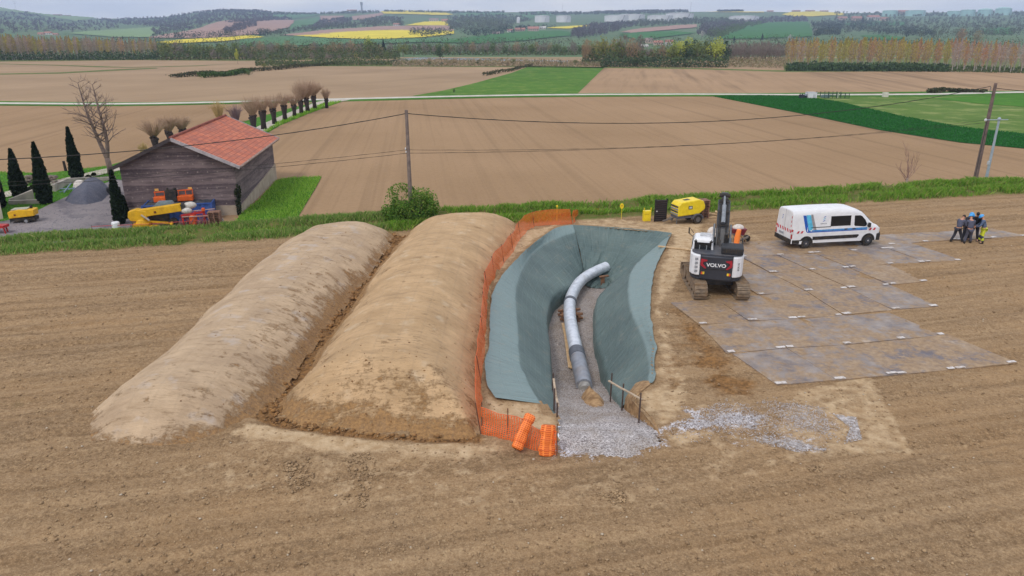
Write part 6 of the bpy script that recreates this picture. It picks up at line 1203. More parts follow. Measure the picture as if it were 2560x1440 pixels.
for y_ in (-ov-.02, BD+ov+.02): MB().beam((-BW/2, y_, RH+.06), (ov+.02, y_, ze+.06), .05, .22).build('verge_board', EDGE, rf); mb = MB(); mb.beam((-BW/2, -ov-.02, RH+.06), (-BW-ov-.02, -ov-.02, ze+.06), .05, .22).build('verge_board', M('dark_board', (100,90,92)), rf); MB().tube([(-BW/2, -ov, RH+.16), (-BW/2, BD+ov, RH+.16)], .1, 8).build('ridge_tiles', M('ridge_terracotta', (196,128,112), (172,104,92), .85, 3), rf)
mb = MB()
for k in range(54): mb.tube([(ov-.02, -ov+.1+k*.262, ze+.12), (ov+.09, -ov+.1+k*.262, ze+.07)], .09, 6)
mb.build('eave_tiles', M('eave_tile_ends', (172,150,140), (130,108,100), .9, 9), rf)
leafmesh('climber', crownpts(700, [(.0, -.12, 1.0, .16, .14, 1.0), (.05, -.1, 1.7, .22, .16, .5)], 8, 14, .4), .13, leafmat('ivy_leaves', [(44,52,32),(58,64,40),(36,44,28),(72,70,52)], .8, .2, 0), bt, 3); 
# ---- container and machines against the barn
cA = G(355, 516, 1.2); cB = G(527, 508, 1.2); d = (cB-cA); ca_ = math.atan2(d.y, d.x); CL = d.length; CD = 1.75
ct = thing('shipping_container', 'blue corrugated container against the barn gable', 'container', (cA.x, cA.y, 0), ca_)
BLUEC = M('container_blue', (60,96,170), (44,78,150), .55, 3, 4, dirt=(92,110,140), dirt_amt=.5, dscale=2)
zz = [((i*.11), .0 if (i//2) % 2 else .045) for i in range(int(CL/.11)+1)]
MB().add([(x_, y_, 0) for x_, y_ in zz]+[(x_, y_, 1.18) for x_, y_ in zz], [(i, i+1, len(zz)+i+1, len(zz)+i) for i in range(len(zz)-1)]).build('side_wall', BLUEC, ct); MB().box((CL/2, CD, .6), (CL, .05, 1.18)).build('side_wall', BLUEC, ct); MB().box((CL, CD/2, .6), (.06, CD, 1.2)).build('end_wall', BLUEC, ct); MB().box((.0, CD/2, .6), (.06, CD, 1.2)).build('end_wall', BLUEC, ct)
zr = [(i*.11, 1.19 if (i//2) % 2 else 1.155) for i in range(int(CL/.11)+1)]; MB().add([(x_, 0, z_) for x_, z_ in zr]+[(x_, CD, z_) for x_, z_ in zr], [(i, i+1, len(zr)+i+1, len(zr)+i) for i in range(len(zr)-1)]).build('roof', M('container_roof', (60,64,72), (38,40,48), .7, 1.6, 5, dirt=(120,120,124), dirt_amt=.5, dscale=3), ct)
mb = MB(); 
for x_, y_ in ((0, 0), (CL, 0), (0, CD), (CL, CD)): mb.box((x_, y_, .62), (.12, .12, 1.24))
mb.beam((0, 0, 1.2), (CL, 0, 1.2), .06, .09); mb.build('frame', BLUEC, ct)
def onc(x_, y_, z_): return Matrix.Translation(ct.location) @ Matrix.Rotation(ca_, 4, 'Z') @ Vector((x_, y_, z_))
p = onc(1.75, 1.25, 1.2); om = thing('orange_machine', 'orange two-bay farm implement with black middle on the blue container', 'implement', tuple(p), ca_+.03)
for s, w_ in ((-.85, .75), (.78, 1.0)): MB().box((s, 0, .2), (w_, .55, .36)).build('hopper', ORG, om, bevel=.04)
mb = MB(); mb.beam((-1.2, .1, .66), (-.45, .1, .68), .07, .07).beam((.3, .1, .70), (1.28, .1, .74), .07, .07)
for x_ in (-1.15, -.55, .35, .8, 1.25): mb.beam((x_, .1, .35), (x_, .1, .72), .05, .05)
mb.build('frame', ORG, om); MB().box((-.12, 0, .4), (.72, .5, .75)).tube([(-.3, 0, .78), (-.3, 0, .95)], .08, 8).tube([(.12, .1, .78), (.12, .1, .9)], .12, 8).build('gearbox', BLACK, om, bevel=.06); mb = MB()
for x_ in (-1.0, 1.12): mb.box((x_, .1, .82), (.24, .03, .16))
mb.build('warning_plate', M('plate_yellow', (226,170,90)), om)
p = G(358, 570); ym = thing('crane_arm', 'yellow telescopic crane arm on a turret lying in front of the blue container', 'crane', tuple(p), ca_-.02)
MB().box((0, 0, .22), (1.0, .9, .3)).box((.35, -.3, .12), (1.4, .3, .2)).tube([(0, 0, .3), (0, 0, .62)], [.42, .34], 16).build('base', YELD, ym, bevel=.05); MB().prism([(-.62, .55), (-.75, .8), (-.68, 1.18), (-.2, 1.3), (.45, 1.15), (.4, .7), (.0, .5)], (0, .28, 0), (1, 0, 0), (0, 0, 1), (0, -1, 0), .56).build('turret', YELD, ym, bevel=.05)
mb = MB().beam((-.1, -.05, 1.0), (2.55, -.05, 1.30), .42, .5); mb.build('boom', YELD, ym, bevel=.04); MB().beam((2.5, -.05, 1.29), (2.75, -.05, 1.32), .3, .36).build('inner_boom', DGREY, ym); MB().box((.95, -.275, 1.08), (.14, .02, .13), 0, 0, -.1).build('emblem', M('emblem_brown', (120,60,30)), ym)
MB().tube([(.1, -.32, .95), (.55, -.32, .55)], .06, 10).build('ram', M('ram_pale', (196,180,160)), ym); MB().beam((.3, 0, .45), (1.9, 0, .22), .12, .12).beam((1.8, -.2, .1), (1.8, .3, .4), .12, .2).build('strut', YELD, ym); MB().box((1.0, .35, .5), (1.2, .4, .5)).tube([(1.9, 0, .28), (1.9, .25, .28)], .28, 14).build('chassis', BLACK, ym)
MB().prism([(.6, 1.25), (.95, 1.55), (1.75, 1.55), (1.9, 1.38)], (0, .55, 0), (1, 0, 0), (0, 0, 1), (0, 1, 0), .6).build('cab_roof', M('cab_glass_grey', (132,150,156), None, .25), ym)
for i, (x_, y_, z_, s) in enumerate(((2.85, -.1, 1.05, .28), (3.05, .2, 1.35, .32))): MB().ell((x_, y_, z_), (s*1.3, s*.8, s*.75), 12, 8).build('wrapped_bundle', M('plastic_wrap', (206,200,192), (180,172,164), .4, 6, 4, .4), ym, smooth=True)
p = G(497, 565); rm = thing('harrow', 'red and orange harrow with folded arms right of the yellow crane', 'implement', tuple(p), ca_)
mb = MB().beam((-1.0, 0, .75), (.5, 0, .95), .14, .14).beam((-1.0, .4, .55), (.6, .4, .6), .12, .12).beam((-.9, -.1, .1), (-.9, -.1, .75), .12, .12).beam((.4, 0, .1), (.45, 0, 1.15), .14, .14).beam((-.2, -.2, .1), (-.2, .5, .9), .12, .12); mb.build('frame', RED, rm); MB().tube([(-.3, .1, .12), (-.3, .1, .78)], [.3, .22], 12).box((.42, 0, 1.1), (.2, .16, .22)).build('hopper', ORG, rm, bevel=.03)
mb = MB(); r_ = random.Random(3)
for k in range(34): x_ = r_.uniform(-1.1, .9); y_ = r_.uniform(-.5, .5); mb.tube([(x_, y_, .02), (x_+r_.uniform(-.2, .2), y_, .35), (x_+r_.uniform(-.3, .3), y_+.1, r_.uniform(.4, .7))], .03, 5)
mb.build('tine_row', M('tine_mauve', (132,84,88), (104,66,72), .7, 9), rm); MB().beam((-.9, -.2, .72), (1.0, -.15, .70), .04, .05).beam((-.6, .2, .98), (1.1, .3, 1.05), .04, .05).build('drawbars', M('pale_bar', (206,170,160)), rm); mb = MB()
for k in range(5): mb.tube([(.9+.12*k, -.1, .25+.02*k), (.9+.12*k, .1, .28)], .22, 12)
mb.build('discs', M('pale_discs', (186,170,164), (150,134,130), .6, 7), rm)
p = G(540, 566); p2 = pm; o = None
for k in range(9):
    o = dup(pal0); o.location = (p.x+rnd.uniform(-.03, .03), p.y+rnd.uniform(-.03, .03), .115*k); o.scale = (.85, .8, 1); o.rotation_euler = (0, 0, ca_+rnd.uniform(-.08, .08)); o['label'] = 'brown slatted pallet in the stack at the barn corner beside the red harrow'; o['group'] = 'pallets stacked at the barn corner'
A_, B_ = G(232, 582), G(520, 566); tp = thing('barrier_tape', 'thin red tape strung along the verge before the farm machines', 'tape', tuple((A_+B_)/2)); c_ = (A_+B_)/2
MB().tube([A_-c_+Vector((0, 0, .42)), (0, 0, .38), B_-c_+Vector((0, 0, .45))], .018, 5).build('tape', M('red_tape', (206,70,76)), tp)
for f in (0, .33, .66, 1): q = A_.lerp(B_, f)-c_; MB().tube([q, q+Vector((0, 0, .5))], .014, 5).build('stake', RUST, tp)
# ---- farm yard
CYPM = leafmat('cypress_leaves', [(22,34,22),(30,44,26),(38,52,30),(18,28,20)], .8, .1, .2)
for i, (bx, by, ty, wp, lab) in enumerate(((53,497,374,19,'slim dark cypress left of the cypress by the low wall'), (116,510,357,19,'tall dark cypress standing at the end of the low wall'), (194,449,319,16,'dark cypress standing nearest the gravel pile'), (302,561,428,15,'dark cypress growing against the barn corner'), (2,520,402,14,'dark cypress cut by the left edge of the photo'), (316,548,492,7,'short dark cypress squeezed between barn wall and taller cypress'))):
    p = G(bx, by); h = hpx(p, ty); w_ = wp*p.y/F*.98; t = thing('cypress', lab, 'tree', tuple(p), 0, 'cypresses round the farm yard'); rs = np.random.RandomState(60+i); n = 2600
    f = rs.rand(n)**.8; f = f*.98+.02; prof_ = np.where(f < .12, .55+3.5*f, (1-((f-.12)/.88)**1.35)**.85)*w_; a_ = rs.rand(n)*6.283; rr_ = prof_*(1+.42*fbm(a_*1.6, f*11, 3, 60+i))*np.sqrt(.55+.45*rs.rand(n)); pos = np.stack([np.cos(a_)*rr_, np.sin(a_)*rr_, f*h], 1)
    leafmesh('foliage', pos, .17+.05*rs.rand(n), CYPM, t, i, up=.55, aspect=1.7); MB().tube([(0, 0, -.1), (0, 0, h*.5), (0, 0, h*.94)], [w_*.30, w_*.52, .03], 9).build('trunk', M('cypress_core', (30,32,24)), t)
PILE = P2([(163,503),(178,511),(215,514),(262,503),(282,480),(262,463),(232,459),(196,472)])
heap('gravel_pile', PILE, hpx(G(232, 486), 451), 1.9, M('dark_chippings', (96,98,112), (66,68,82), .95, 14, 5, .5, dirt=(130,126,130), dirt_amt=.3), 'pointed pile of dark chippings in the farm yard', 'gravel pile', .12, .06, 9)
p = G(203, 478); bb = MB().ell((0, 0, .42), (.55, .45, .5), 14, 10); bb.v = [(x_*(1+.1*math.sin(8*z_)), y_, max(0, z_)) for x_, y_, z_ in bb.v]; o = bb.build('bulk_bag', SACK, smooth=True); o.location = p; tagit(o, 'big white bulk bag beside the pile of chippings', 'bulk bag')
p = G(170, 482); fr = MB(); 
for a_, b_ in (((-.7, 0, .05), (.9, .4, .5)), ((-.5, .4, .1), (.7, -.2, .45)), ((-.2, -.2, .05), (.1, .5, .7)), ((.4, -.1, .05), (.6, .5, .6)), ((-.7, .2, .3), (.8, .1, .3))): fr.beam(a_, b_, .07, .07)
o = fr.build('steel_bars', M('blue_grey_steel', (140,158,176), (116,134,154), .5, 5)); o.location = p; tagit(o, 'tangle of blue-grey steel bars left of the bulk bag', 'steel bars')
WALLC = M('cement_wall', (186,176,166), (160,150,142), .9, 1.5, 5, .2, dirt=(120,110,100), dirt_amt=.3)
def wall(lab, pts, h, w_=.25):
    mb = MB(); P_ = [G(*q) for q in pts]; c_ = P_[0]; hs_ = h if hasattr(h, '__len__') else [h]*len(P_)
    for i in range(len(P_)-1):
        d_ = (P_[i+1]-P_[i]).normalized(); s_ = Vector((-d_.y, d_.x, 0))*w_/2; a_, b_ = P_[i]-c_, P_[i+1]-c_
        mb.add([a_-s_, b_-s_, b_+s_, a_+s_]+[a_-s_+Vector((0, 0, hs_[i])), b_-s_+Vector((0, 0, hs_[i+1])), b_+s_+Vector((0, 0, hs_[i+1])), a_+s_+Vector((0, 0, hs_[i]))], [(3, 2, 1, 0), (4, 5, 6, 7), (0, 1, 5, 4), (1, 2, 6, 5), (2, 3, 7, 6), (3, 0, 4, 7)])
    o = mb.build('low_wall', WALLC); o.location = c_; return tagit(o, lab, 'wall', 'low cement walls of the yard')
wall('low cement wall with a sloping top between the two left cypresses', [(24,506),(86,498)], [.25, .75]); wall('low cement wall along the front lawn below the left cypresses', [(24,512),(112,509)], .32); wall('low cement wall curving behind the pile of chippings', [(136,480),(170,461),(215,455),(290,452)], [.62, .5, .4, .35])
TOPM = leafmat('box_leaves', [(40,50,30),(52,62,36),(32,42,26)], .8, .15, .1)
for i, (bx, by, r_p, lab) in enumerate(((84,482,10,'large clipped dark ball shrub beside the sloping wall'), (222,448,6,'clipped dark ball shrub by the lane, nearer the cypress'), (235,441,5,'smallest clipped dark ball shrub by the lane'))):
    p = G(bx, by); r = r_p*p.y/F; t = thing('ball_shrub', lab, 'shrub', tuple(p), 0, 'clipped ball shrubs'); leafmesh('foliage', crownpts(900, [(0, 0, r*.85, r, r, r*.9)], 5+i, 40, .16, .9), .11, TOPM, t, i); MB().ell((0, 0, r*.8), (r*.85, r*.85, r*.75), 10, 7).build('core', M('cypress_core', (30,32,24)), t, smooth=True)
p = G(104, 458); t = thing('log_pile', 'stack of grey split logs on the lawn behind the cypresses', 'log pile', tuple(p), .1); mb = MB(); r_ = random.Random(6)
for k in range(90): x_ = r_.uniform(-1.3, 1.3); z_ = r_.uniform(.06, .62); mb.tube([(x_, -.28+r_.uniform(-.05, .05), z_), (x_+r_.uniform(-.03, .03), .28, z_)], r_.uniform(.05, .09), 6)
mb.build('logs', M('log_ends', (150,134,124), (112,98,90), .9, 9), t)
p = G(165, 428); tagit(MB().tube([p+Vector((0, 0, -.1)), p+Vector((-.05, 0, .95))], [.13, .11], 8).build('gate_post', BARKD), 'short thick wooden post on the lawn edge by the field', 'post')
p = G(64, 556); gn = thing('generator', 'yellow wheeled generator with sloping side in the farm yard', 'generator', tuple(p), .22)
MB().prism([(-.78, .38), (-.80, .82), (-.1, .98), (.78, .92), (.76, .5)], (0, -.42, 0), (1, 0, 0), (0, 0, 1), (0, 1, 0), .84).build('canopy', YELD, gn, bevel=.04); MB().box((-.1, 0, .97), (1.0, .7, .03), 0, 0, -.03).build('lid', M('lid_grey', (176,172,150)), gn); MB().box((0, 0, .28), (1.5, .74, .22)).tube([(.5, .1, .95), (.5, .1, 1.15)], .09, 8).build('chassis', BLACK, gn)
for s in (-1, 1): wq = MB().tube([(.25, s*.38, .2), (.25, s*.5, .2)], .2, 14).build('wheel', BLACK, gn); MB().tube([(.25, s*.45, .2), (.25, s*.51, .2)], .11, 10).build('rim', CHROME, wq)
MB().box((-.38, -.425, .62), (.12, .01, .12)).build('emblem', M('emblem_brown', (120,60,30)), gn); MB().tube([(-.78, -.3, .05), (-.78, -.3, .8)], .03, 6).build('stand', STEEL, gn)
p = G(292, 577); dr = thing('drum', 'white drum with lime green band beside the barn cypress', 'drum', tuple(p)); MB().tube([(0, 0, .18), (0, 0, .55), (0, 0, .6)], [.24, .25, .2], 14).build('body', WHITE, dr, smooth=40); MB().tube([(0, 0, 0), (0, 0, .24)], .245, 14).build('band', M('lime_green', (176,206,60)), dr, smooth=40)
p = G(8, 584); rt = thing('trailer', 'red trailer frame at the left edge of the farm yard', 'trailer', tuple(p)); MB().box((-.5, 0, .5), (1.6, .6, .16)).beam((.25, -.2, .5), (.32, -.2, 0), .07, .07).beam((.1, .25, .5), (.15, .25, 0), .07, .07).build('frame', RED, rt); MB().tube([(-.7, -.35, .25), (-.7, .35, .25)], .25, 12).build('wheels', BLACK, rt)
p = G(286, 486); tagit(MB().box((p.x, p.y, .3), (.9, .6, .6)).build('water_tank', M('black_plastic', (30,30,34)), bevel=.1, seg=3), 'black plastic tank half behind the barn cypress', 'tank'); tagit(MB().box((p.x+.25, p.y-.5, .45), (.45, .12, .5), 0, .2).build('feed_bag', SACK, bevel=.05), 'white bag leaning on the black plastic tank', 'bag')
p = G(9, 549); hs_ = thing('farmhouse', 'cream rendered farmhouse corner cut off by the left edge', 'house', (p.x, p.y, 0), .62); MB().box((-3.0, 3.0, 1.0), (6.0, 6.0, 2.0)).build('wall', M('cream_render', (206,194,176), (190,178,160), .9, 2, 4, .1), hs_); MB().add([(-6.2, -.2, 1.95), (.2, -.2, 1.95), (.2, 6.2, 1.95), (-6.2, 6.2, 1.95), (-6.2, 3, 3.2), (.2, 3, 3.2)], [(0, 1, 5, 4), (2, 3, 4, 5), (1, 2, 5), (3, 0, 4), (3, 2, 1, 0)]).build('roof', M('farm_roof', (150,96,80), (120,78,68), .85, 3), hs_)
x, y = scatter(P2([(-10,606),(0,560),(140,515),(300,470),(320,600),(150,610)]), 1500, 31); rocks('yard_stones', np.array([(a_, b_, .06) for a_, b_ in zip(x, y)]), .02+.03*np.random.RandomState(1).rand(len(x)), M('yard_stone', (150,146,150), (90,88,98), .9, 7), 7)
# ================= valley trees, hill woods, buildings =================
POPB = M('poplar_bark', (178,168,160), (140,130,124), .9, 2, 4)
def proto(name, parts):
    t = bpy.data.objects.new(name, None); COL.objects.link(t)
    for nm, fn in parts: fn(nm, t)
    return t
def popl(seed, cols, sparse=1.0, ht=12.0):
    def tr(nm, t): MB().tube([(0, 0, -.2), (.1, 0, ht*.5), (0, .05, ht*.97)], [.17, .12, .03], 6).build(nm, POPB, t)
    def cr(nm, t):
        rs = np.random.RandomState(seed); n = int(330*sparse); f = rs.rand(n)**.8; zz_ = ht*(.34+.66*f); r = (1.35*np.sin(np.clip(f*1.08+.06, 0, 1)*np.pi)**.7+.15)*np.sqrt(rs.rand(n)); a_ = rs.rand(n)*6.28; pos = np.stack([np.cos(a_)*r, np.sin(a_)*r, zz_], 1)
        V1, F1 = leaves(pos, .26+.2*rs.rand(n), seed, .1); m_ = 190; f = rs.rand(m_); zz_ = ht*(.22+.7*f); r = (1.0*np.sin(np.clip(f*.9+.1, 0, 1)*np.pi)+.1)*rs.rand(m_); a_ = rs.rand(m_)*6.28
        V2, F2 = leaves(np.stack([np.cos(a_)*r, np.sin(a_)*r, zz_], 1), .10, seed+1, .85, 14); npmesh(nm, np.concatenate([V1, V2]), np.concatenate([F1, F2+len(V1)]), leafmat(f'poplar_leaves_{seed}', cols, .85, .25, .2), False, parent=t)
    return proto('poplar_tree', (('trunk', tr), ('crown', cr)))
PURP = (168,146,142)
pp = [popl(1, [(190,164,84),(204,178,92),PURP,(178,146,100)]), popl(2, [(206,158,98),(192,146,104),PURP,(214,168,104)]), popl(3, [(176,166,84),(194,180,90),(160,142,120)]), popl(4, [(182,160,150),(196,176,164),(168,146,146)], .5), popl(5, [(164,150,140),(176,158,142),(176,158,118)], .7)]
cnt = {}
def place(pr, p, s, label, cat, group, rz):
    first = pr.name not in cnt; cnt[pr.name] = 1; o = pr if first else dup(pr)
    o.location = p; o.scale = s if hasattr(s, '__len__') else (s,)*3; o.rotation_euler = (0, 0, rz); tagit(o, label, cat, group); return o
r_ = random.Random(21)
# right plantation: a front row and ranks behind it
GP = 'poplars of the right plantation'
for row in range(6):
    xs = np.arange(1950-row*2, 2640, 24 if row < 2 else 28)
    for i, px in enumerate(xs):
        yb = np.interp(px, [1900, 2370, 2380, 2640], [172, 177, 179, 184])-row*3.2-(.0 if row else 0); px_ = px+r_.uniform(-4, 4)+row*9
        if px_ < 1962 and row < 3: continue
        p = G(px_, yb+r_.uniform(-.5, .5)); top = np.interp(px, [1900, 2300, 2400, 2640], [98, 99, 103, 108])+r_.uniform(-6, 8)-row*.4; s = hpx(p, top)/12
        k = r_.choice((0, 1, 2, 2, 0, 3) if px < 2360 else (1, 1, 0, 3, 1, 3))
        lab = ('budding poplar with orange brown crown and bare pale trunk in the open right-hand ranks' if px >= 2360 else 'budding yellow-green poplar rising behind the dark hedge in the right plantation') if row < 2 else ('budding poplar deep inside the right plantation' if px < 2360 else 'budding poplar deep inside the open right-hand ranks')
        place(pp[k], p, (s*1.1, s*1.1, s), lab, 'poplar', GP if px < 2360 else 'poplars in the open right-hand ranks', r_.uniform(0, 6.28))
# left plantation
for row in range(6):
    for i, px in enumerate(np.arange(-60+row*5, 400, 15 if row < 3 else 22)):
        yb = np.interp(px, [0, 400], [151, 147.5])-row*.55; p = G(px+r_.uniform(-4, 4), yb); top = np.interp(px, [0, 200, 400], [86, 92, 98])+r_.uniform(-4, 6); s = hpx(p, top)/12
        place(pp[r_.choice((4, 4, 3, 2, 4, 0))], p, (s*1.0, s*1.0, s), 'slender grey poplar in the left plantation, '+('front rank' if row < 2 else 'rear ranks'), 'poplar', 'poplars of the left plantation, '+('front' if row < 2 else 'rear'), r_.uniform(0, 6.28))
def broad(seed, cols, bl=None, n=420, leaf=.62, trunkm=BARK, up=0, aspect=1.0, vary=.25):
    bl = bl or [(0, 0, 5.2, 2.6, 2.6, 2.8), (1.3, 0, 4.0, 2.0, 2.0, 2.2), (-1.3, .4, 4.2, 2.0, 2.0, 2.3), (0, 0, 6.8, 1.7, 1.7, 1.7)]
    def tr(nm, t):
        mb = MB().tube([(0, 0, -.2), (.1, 0, 2.5), (0, 0, 6)], [.24, .17, .05], 6); q = random.Random(seed)
        for k in range(6): a_ = q.uniform(0, 6.28); mb.tube([(0, 0, 1.6+.5*k), (math.cos(a_)*1.5, math.sin(a_)*1.5, 3+.6*k)], [.09, .03], 4)
        mb.build(nm, trunkm, t)
    def cr(nm, t): leafmesh(nm, crownpts(n, bl, seed, 22, .3), leaf, leafmat(f'tree_leaves_{seed}', cols, .85, .25, vary), t, seed, up=up, aspect=aspect)
    return proto('broadleaf_tree', (('trunk', tr), ('crown', cr)))
TB = {'green': broad(41, [(92,112,64),(112,128,72),(78,98,58),(126,134,84)]), 'olive': broad(42, [(124,130,72),(142,146,80),(108,112,68)]), 'lime': broad(43, [(172,178,78),(186,190,88),(152,162,76)]),
      'grey': broad(44, [(134,122,116),(150,136,126),(116,108,104)], n=420, leaf=.20, up=.7, aspect=6), 'brown': broad(45, [(150,130,102),(164,144,106),(130,114,94)], n=460, leaf=.26, up=.6, aspect=4), 'dark': broad(46, [(66,86,60),(80,98,68),(56,72,56)]), 'blossom': broad(47, [(206,200,196),(190,186,180),(150,146,132)], n=360, leaf=.5)}
def conif(nm, t):
    rs = np.random.RandomState(5); n = 700; f = rs.rand(n)**.7; a_ = rs.rand(n)*6.28; r = (1-f)*1.9*(.5+.5*rs.rand(n)); r *= 1+.25*np.sin(f*40); leafmesh(nm, np.stack([np.cos(a_)*r, np.sin(a_)*r, .5+7.5*f], 1), .5, leafmat('conifer_leaves', [(34,46,44),(44,58,52),(28,38,38)], .85, .1, .15), t, 6)
TB['conifer'] = proto('conifer_tree', (('trunk', lambda nm, t: MB().tube([(0, 0, -.2), (0, 0, 7.6)], [.2, .03], 6).build(nm, BARKD, t)), ('crown', conif)))
KL = {'green': 'green leafing tree', 'olive': 'olive tinted leafing tree', 'lime': 'yellow-green leafing tree', 'grey': 'bare grey tree', 'brown': 'brown budding tree', 'dark': 'dark evergreen broad tree', 'blossom': 'white blossoming tree', 'conifer': 'dark pointed conifer'}
def put(kind, px, py, top, lab=None, group=None, wf=1.0, fn=G):
    p = fn(px, py); h = hpx(p, top); s = h/8.2; where = ('on the hillside' if fn is not G else 'in the riverside belt behind the fields')
    return place(TB[kind], p, (s*wf, s*wf, s), lab or f'{KL[kind]} {where}', 'tree', group or f'{KL[kind]}s {where}', r_.uniform(0, 6.28))
# marked single trees
put('lime', 595, 160, 122, 'single slim yellow-green tree standing alone in the far ploughed field', 'lone field trees', .45); put('green', 726, 161, 139, 'round bright green tree among the hedge behind the far field', 'lone field trees', .95)
put('olive', 661, 172, 156, 'small grey-green bush at the hedge end beside the far field', 'lone field trees', 1.0)
for px, py, tp, lab in ((836,140,112,'dark conifer left of the riverside conifer pair'), (948,140,108,'left conifer of the tall riverside pair'), (960,140,98,'right and taller conifer of the riverside pair'), (852,142,122,'short dark conifer just right of the left conifer')): put('conifer', px, py, tp, lab, 'riverside conifers')
put('lime', 922, 142, 92, 'tall yellow-green tree left of the riverside conifer pair', 'tall riverside trees', .7)
put('dark', 1100, 150, 118, 'dark spreading tree standing in front of the river', 'tall riverside trees')
# belts of trees by the river, each tree its own
def belt(x0, x1, y0, y1, top0, top1, n, kinds, where, wf=1.0):
    for i in range(n):
        px = x0+(x1-x0)*(i+r_.uniform(.1, .9))/n; py = r_.uniform(y0, y1); k = r_.choice(kinds); put(k, px, py, r_.uniform(top0, top1), f'{KL[k]} in the {where}', f'{KL[k]}s in the {where}', wf*r_.uniform(.85, 1.2))
belt(395, 640, 146, 149, 100, 118, 20, ('green', 'olive', 'grey', 'green', 'brown'), 'belt right of the left poplars'); belt(400, 640, 149, 151, 122, 134, 12, ('green', 'olive', 'green', 'grey'), 'low front of the belt right of the left poplars')
belt(640, 1010, 139, 144, 100, 116, 30, ('grey', 'brown', 'olive', 'green', 'grey', 'brown'), 'belt left of the river'); belt(650, 1000, 145, 152, 128, 138, 18, ('green', 'olive', 'grey'), 'bushy front of the belt left of the river')
belt(1010, 1460, 134, 139, 104, 116, 52, ('grey', 'brown', 'green', 'grey', 'green'), 'row behind the river', .9); belt(1455, 1600, 154, 163, 88, 106, 16, ('brown', 'brown', 'olive', 'grey'), 'tall wood right of the river', .7); belt(1600, 1690, 150, 162, 112, 126, 10, ('brown', 'olive', 'grey'), 'lower wood before the hamlet', .9); belt(1670, 1812, 156, 164, 94, 108, 15, ('lime', 'olive', 'green', 'dark'), 'green wood end left of the purple saplings', .85)
belt(1500, 1820, 164, 167, 142, 152, 26, ('dark', 'dark', 'green', 'dark'), 'dark undergrowth edge of the tall wood', 1.3)
belt(1815, 1965, 150, 158, 106, 114, 34, ('grey',), 'purple sapling block', .55)
belt(1965, 2365, 174, 177.5, 160, 166, 46, ('dark', 'dark', 'green'), 'dark hedge before the right plantation', 1.5)
belt(640, 980, 160, 163, 151, 156, 22, ('green', 'olive', 'dark'), 'scrub line behind the far field', 1.6); belt(980, 1500, 158, 165, 146, 156, 40, ('olive', 'green', 'dark', 'brown'), 'scrub on the near river bank', 1.5)
put('conifer', 1490, 158, 118, 'thin dark conifer inside the tall wood right of the river', 'thin conifers', .4); put('conifer', 1523, 158, 132, 'short dark conifer at the foot of the tall wood', 'thin conifers', .6)
# low scrub filling the foot of the belts: countless stems
def scrub(pts, n, h, leaf, m, seed):
    x, y = scatter(P2(pts), n, seed); rs = np.random.RandomState(seed); z_ = h*rs.rand(len(x))**1.2*(.35+.9*np.clip(fbm(x*.06, y*.09, 3, seed)+.45, 0, 1.2)); V, Fq_ = leaves(np.stack([x, y, z_], 1), leaf*(.6+.8*rs.rand(len(x))), seed); tagit(npmesh('scrub', V, Fq_, m, False), kind='stuff')
SC1 = leafmat('scrub_green', [(84,100,62),(102,112,70),(70,88,56),(122,114,88)], .9, .25, 0); SC2 = leafmat('scrub_brown', [(160,142,116),(144,132,108),(128,128,86),(172,152,128)], .9, .25, 0); SC3 = leafmat('scrub_dark', [(70,90,62),(86,104,70),(60,76,56)], .9, .2, 0)
scrub([(395,151),(640,151),(1000,148),(1000,139),(640,141),(395,146)], 9000, 7, .9, SC1, 1); scrub([(640,166),(980,164),(1000,156),(640,160)], 4500, 2.2, .6, SC1, 2); scrub([(980,166),(1320,167),(1500,168),(1820,170),(1820,161),(1500,160),(1320,157),(980,156)], 9000, 2.4, .6, SC2, 3)
scrub([(1455,163),(1820,164),(1820,152),(1455,154)], 7000, 6, .9, SC1, 4); scrub([(1500,168.5),(1820,169),(1820,164),(1500,164)], 3500, 4.0, .7, SC3, 5); scrub([(1815,168),(1970,172),(1970,150),(1815,152)], 3500, 2.5, .6, SC2, 6); scrub([(1965,178),(2370,180),(2370,173.5),(1965,171.5)], 9000, 2.8, .7, SC3, 7); scrub([(2370,180),(2640,185),(2640,172),(2370,168)], 3500, 1.2, .5, SC1, 8); scrub([(-100,152.5),(400,150),(400,146),(-100,148)], 6000, 4.5, .8, SC3, 9); scrub([(1010,139),(1480,139),(1480,134),(1010,134)], 4000, 5, .9, SC1, 10)
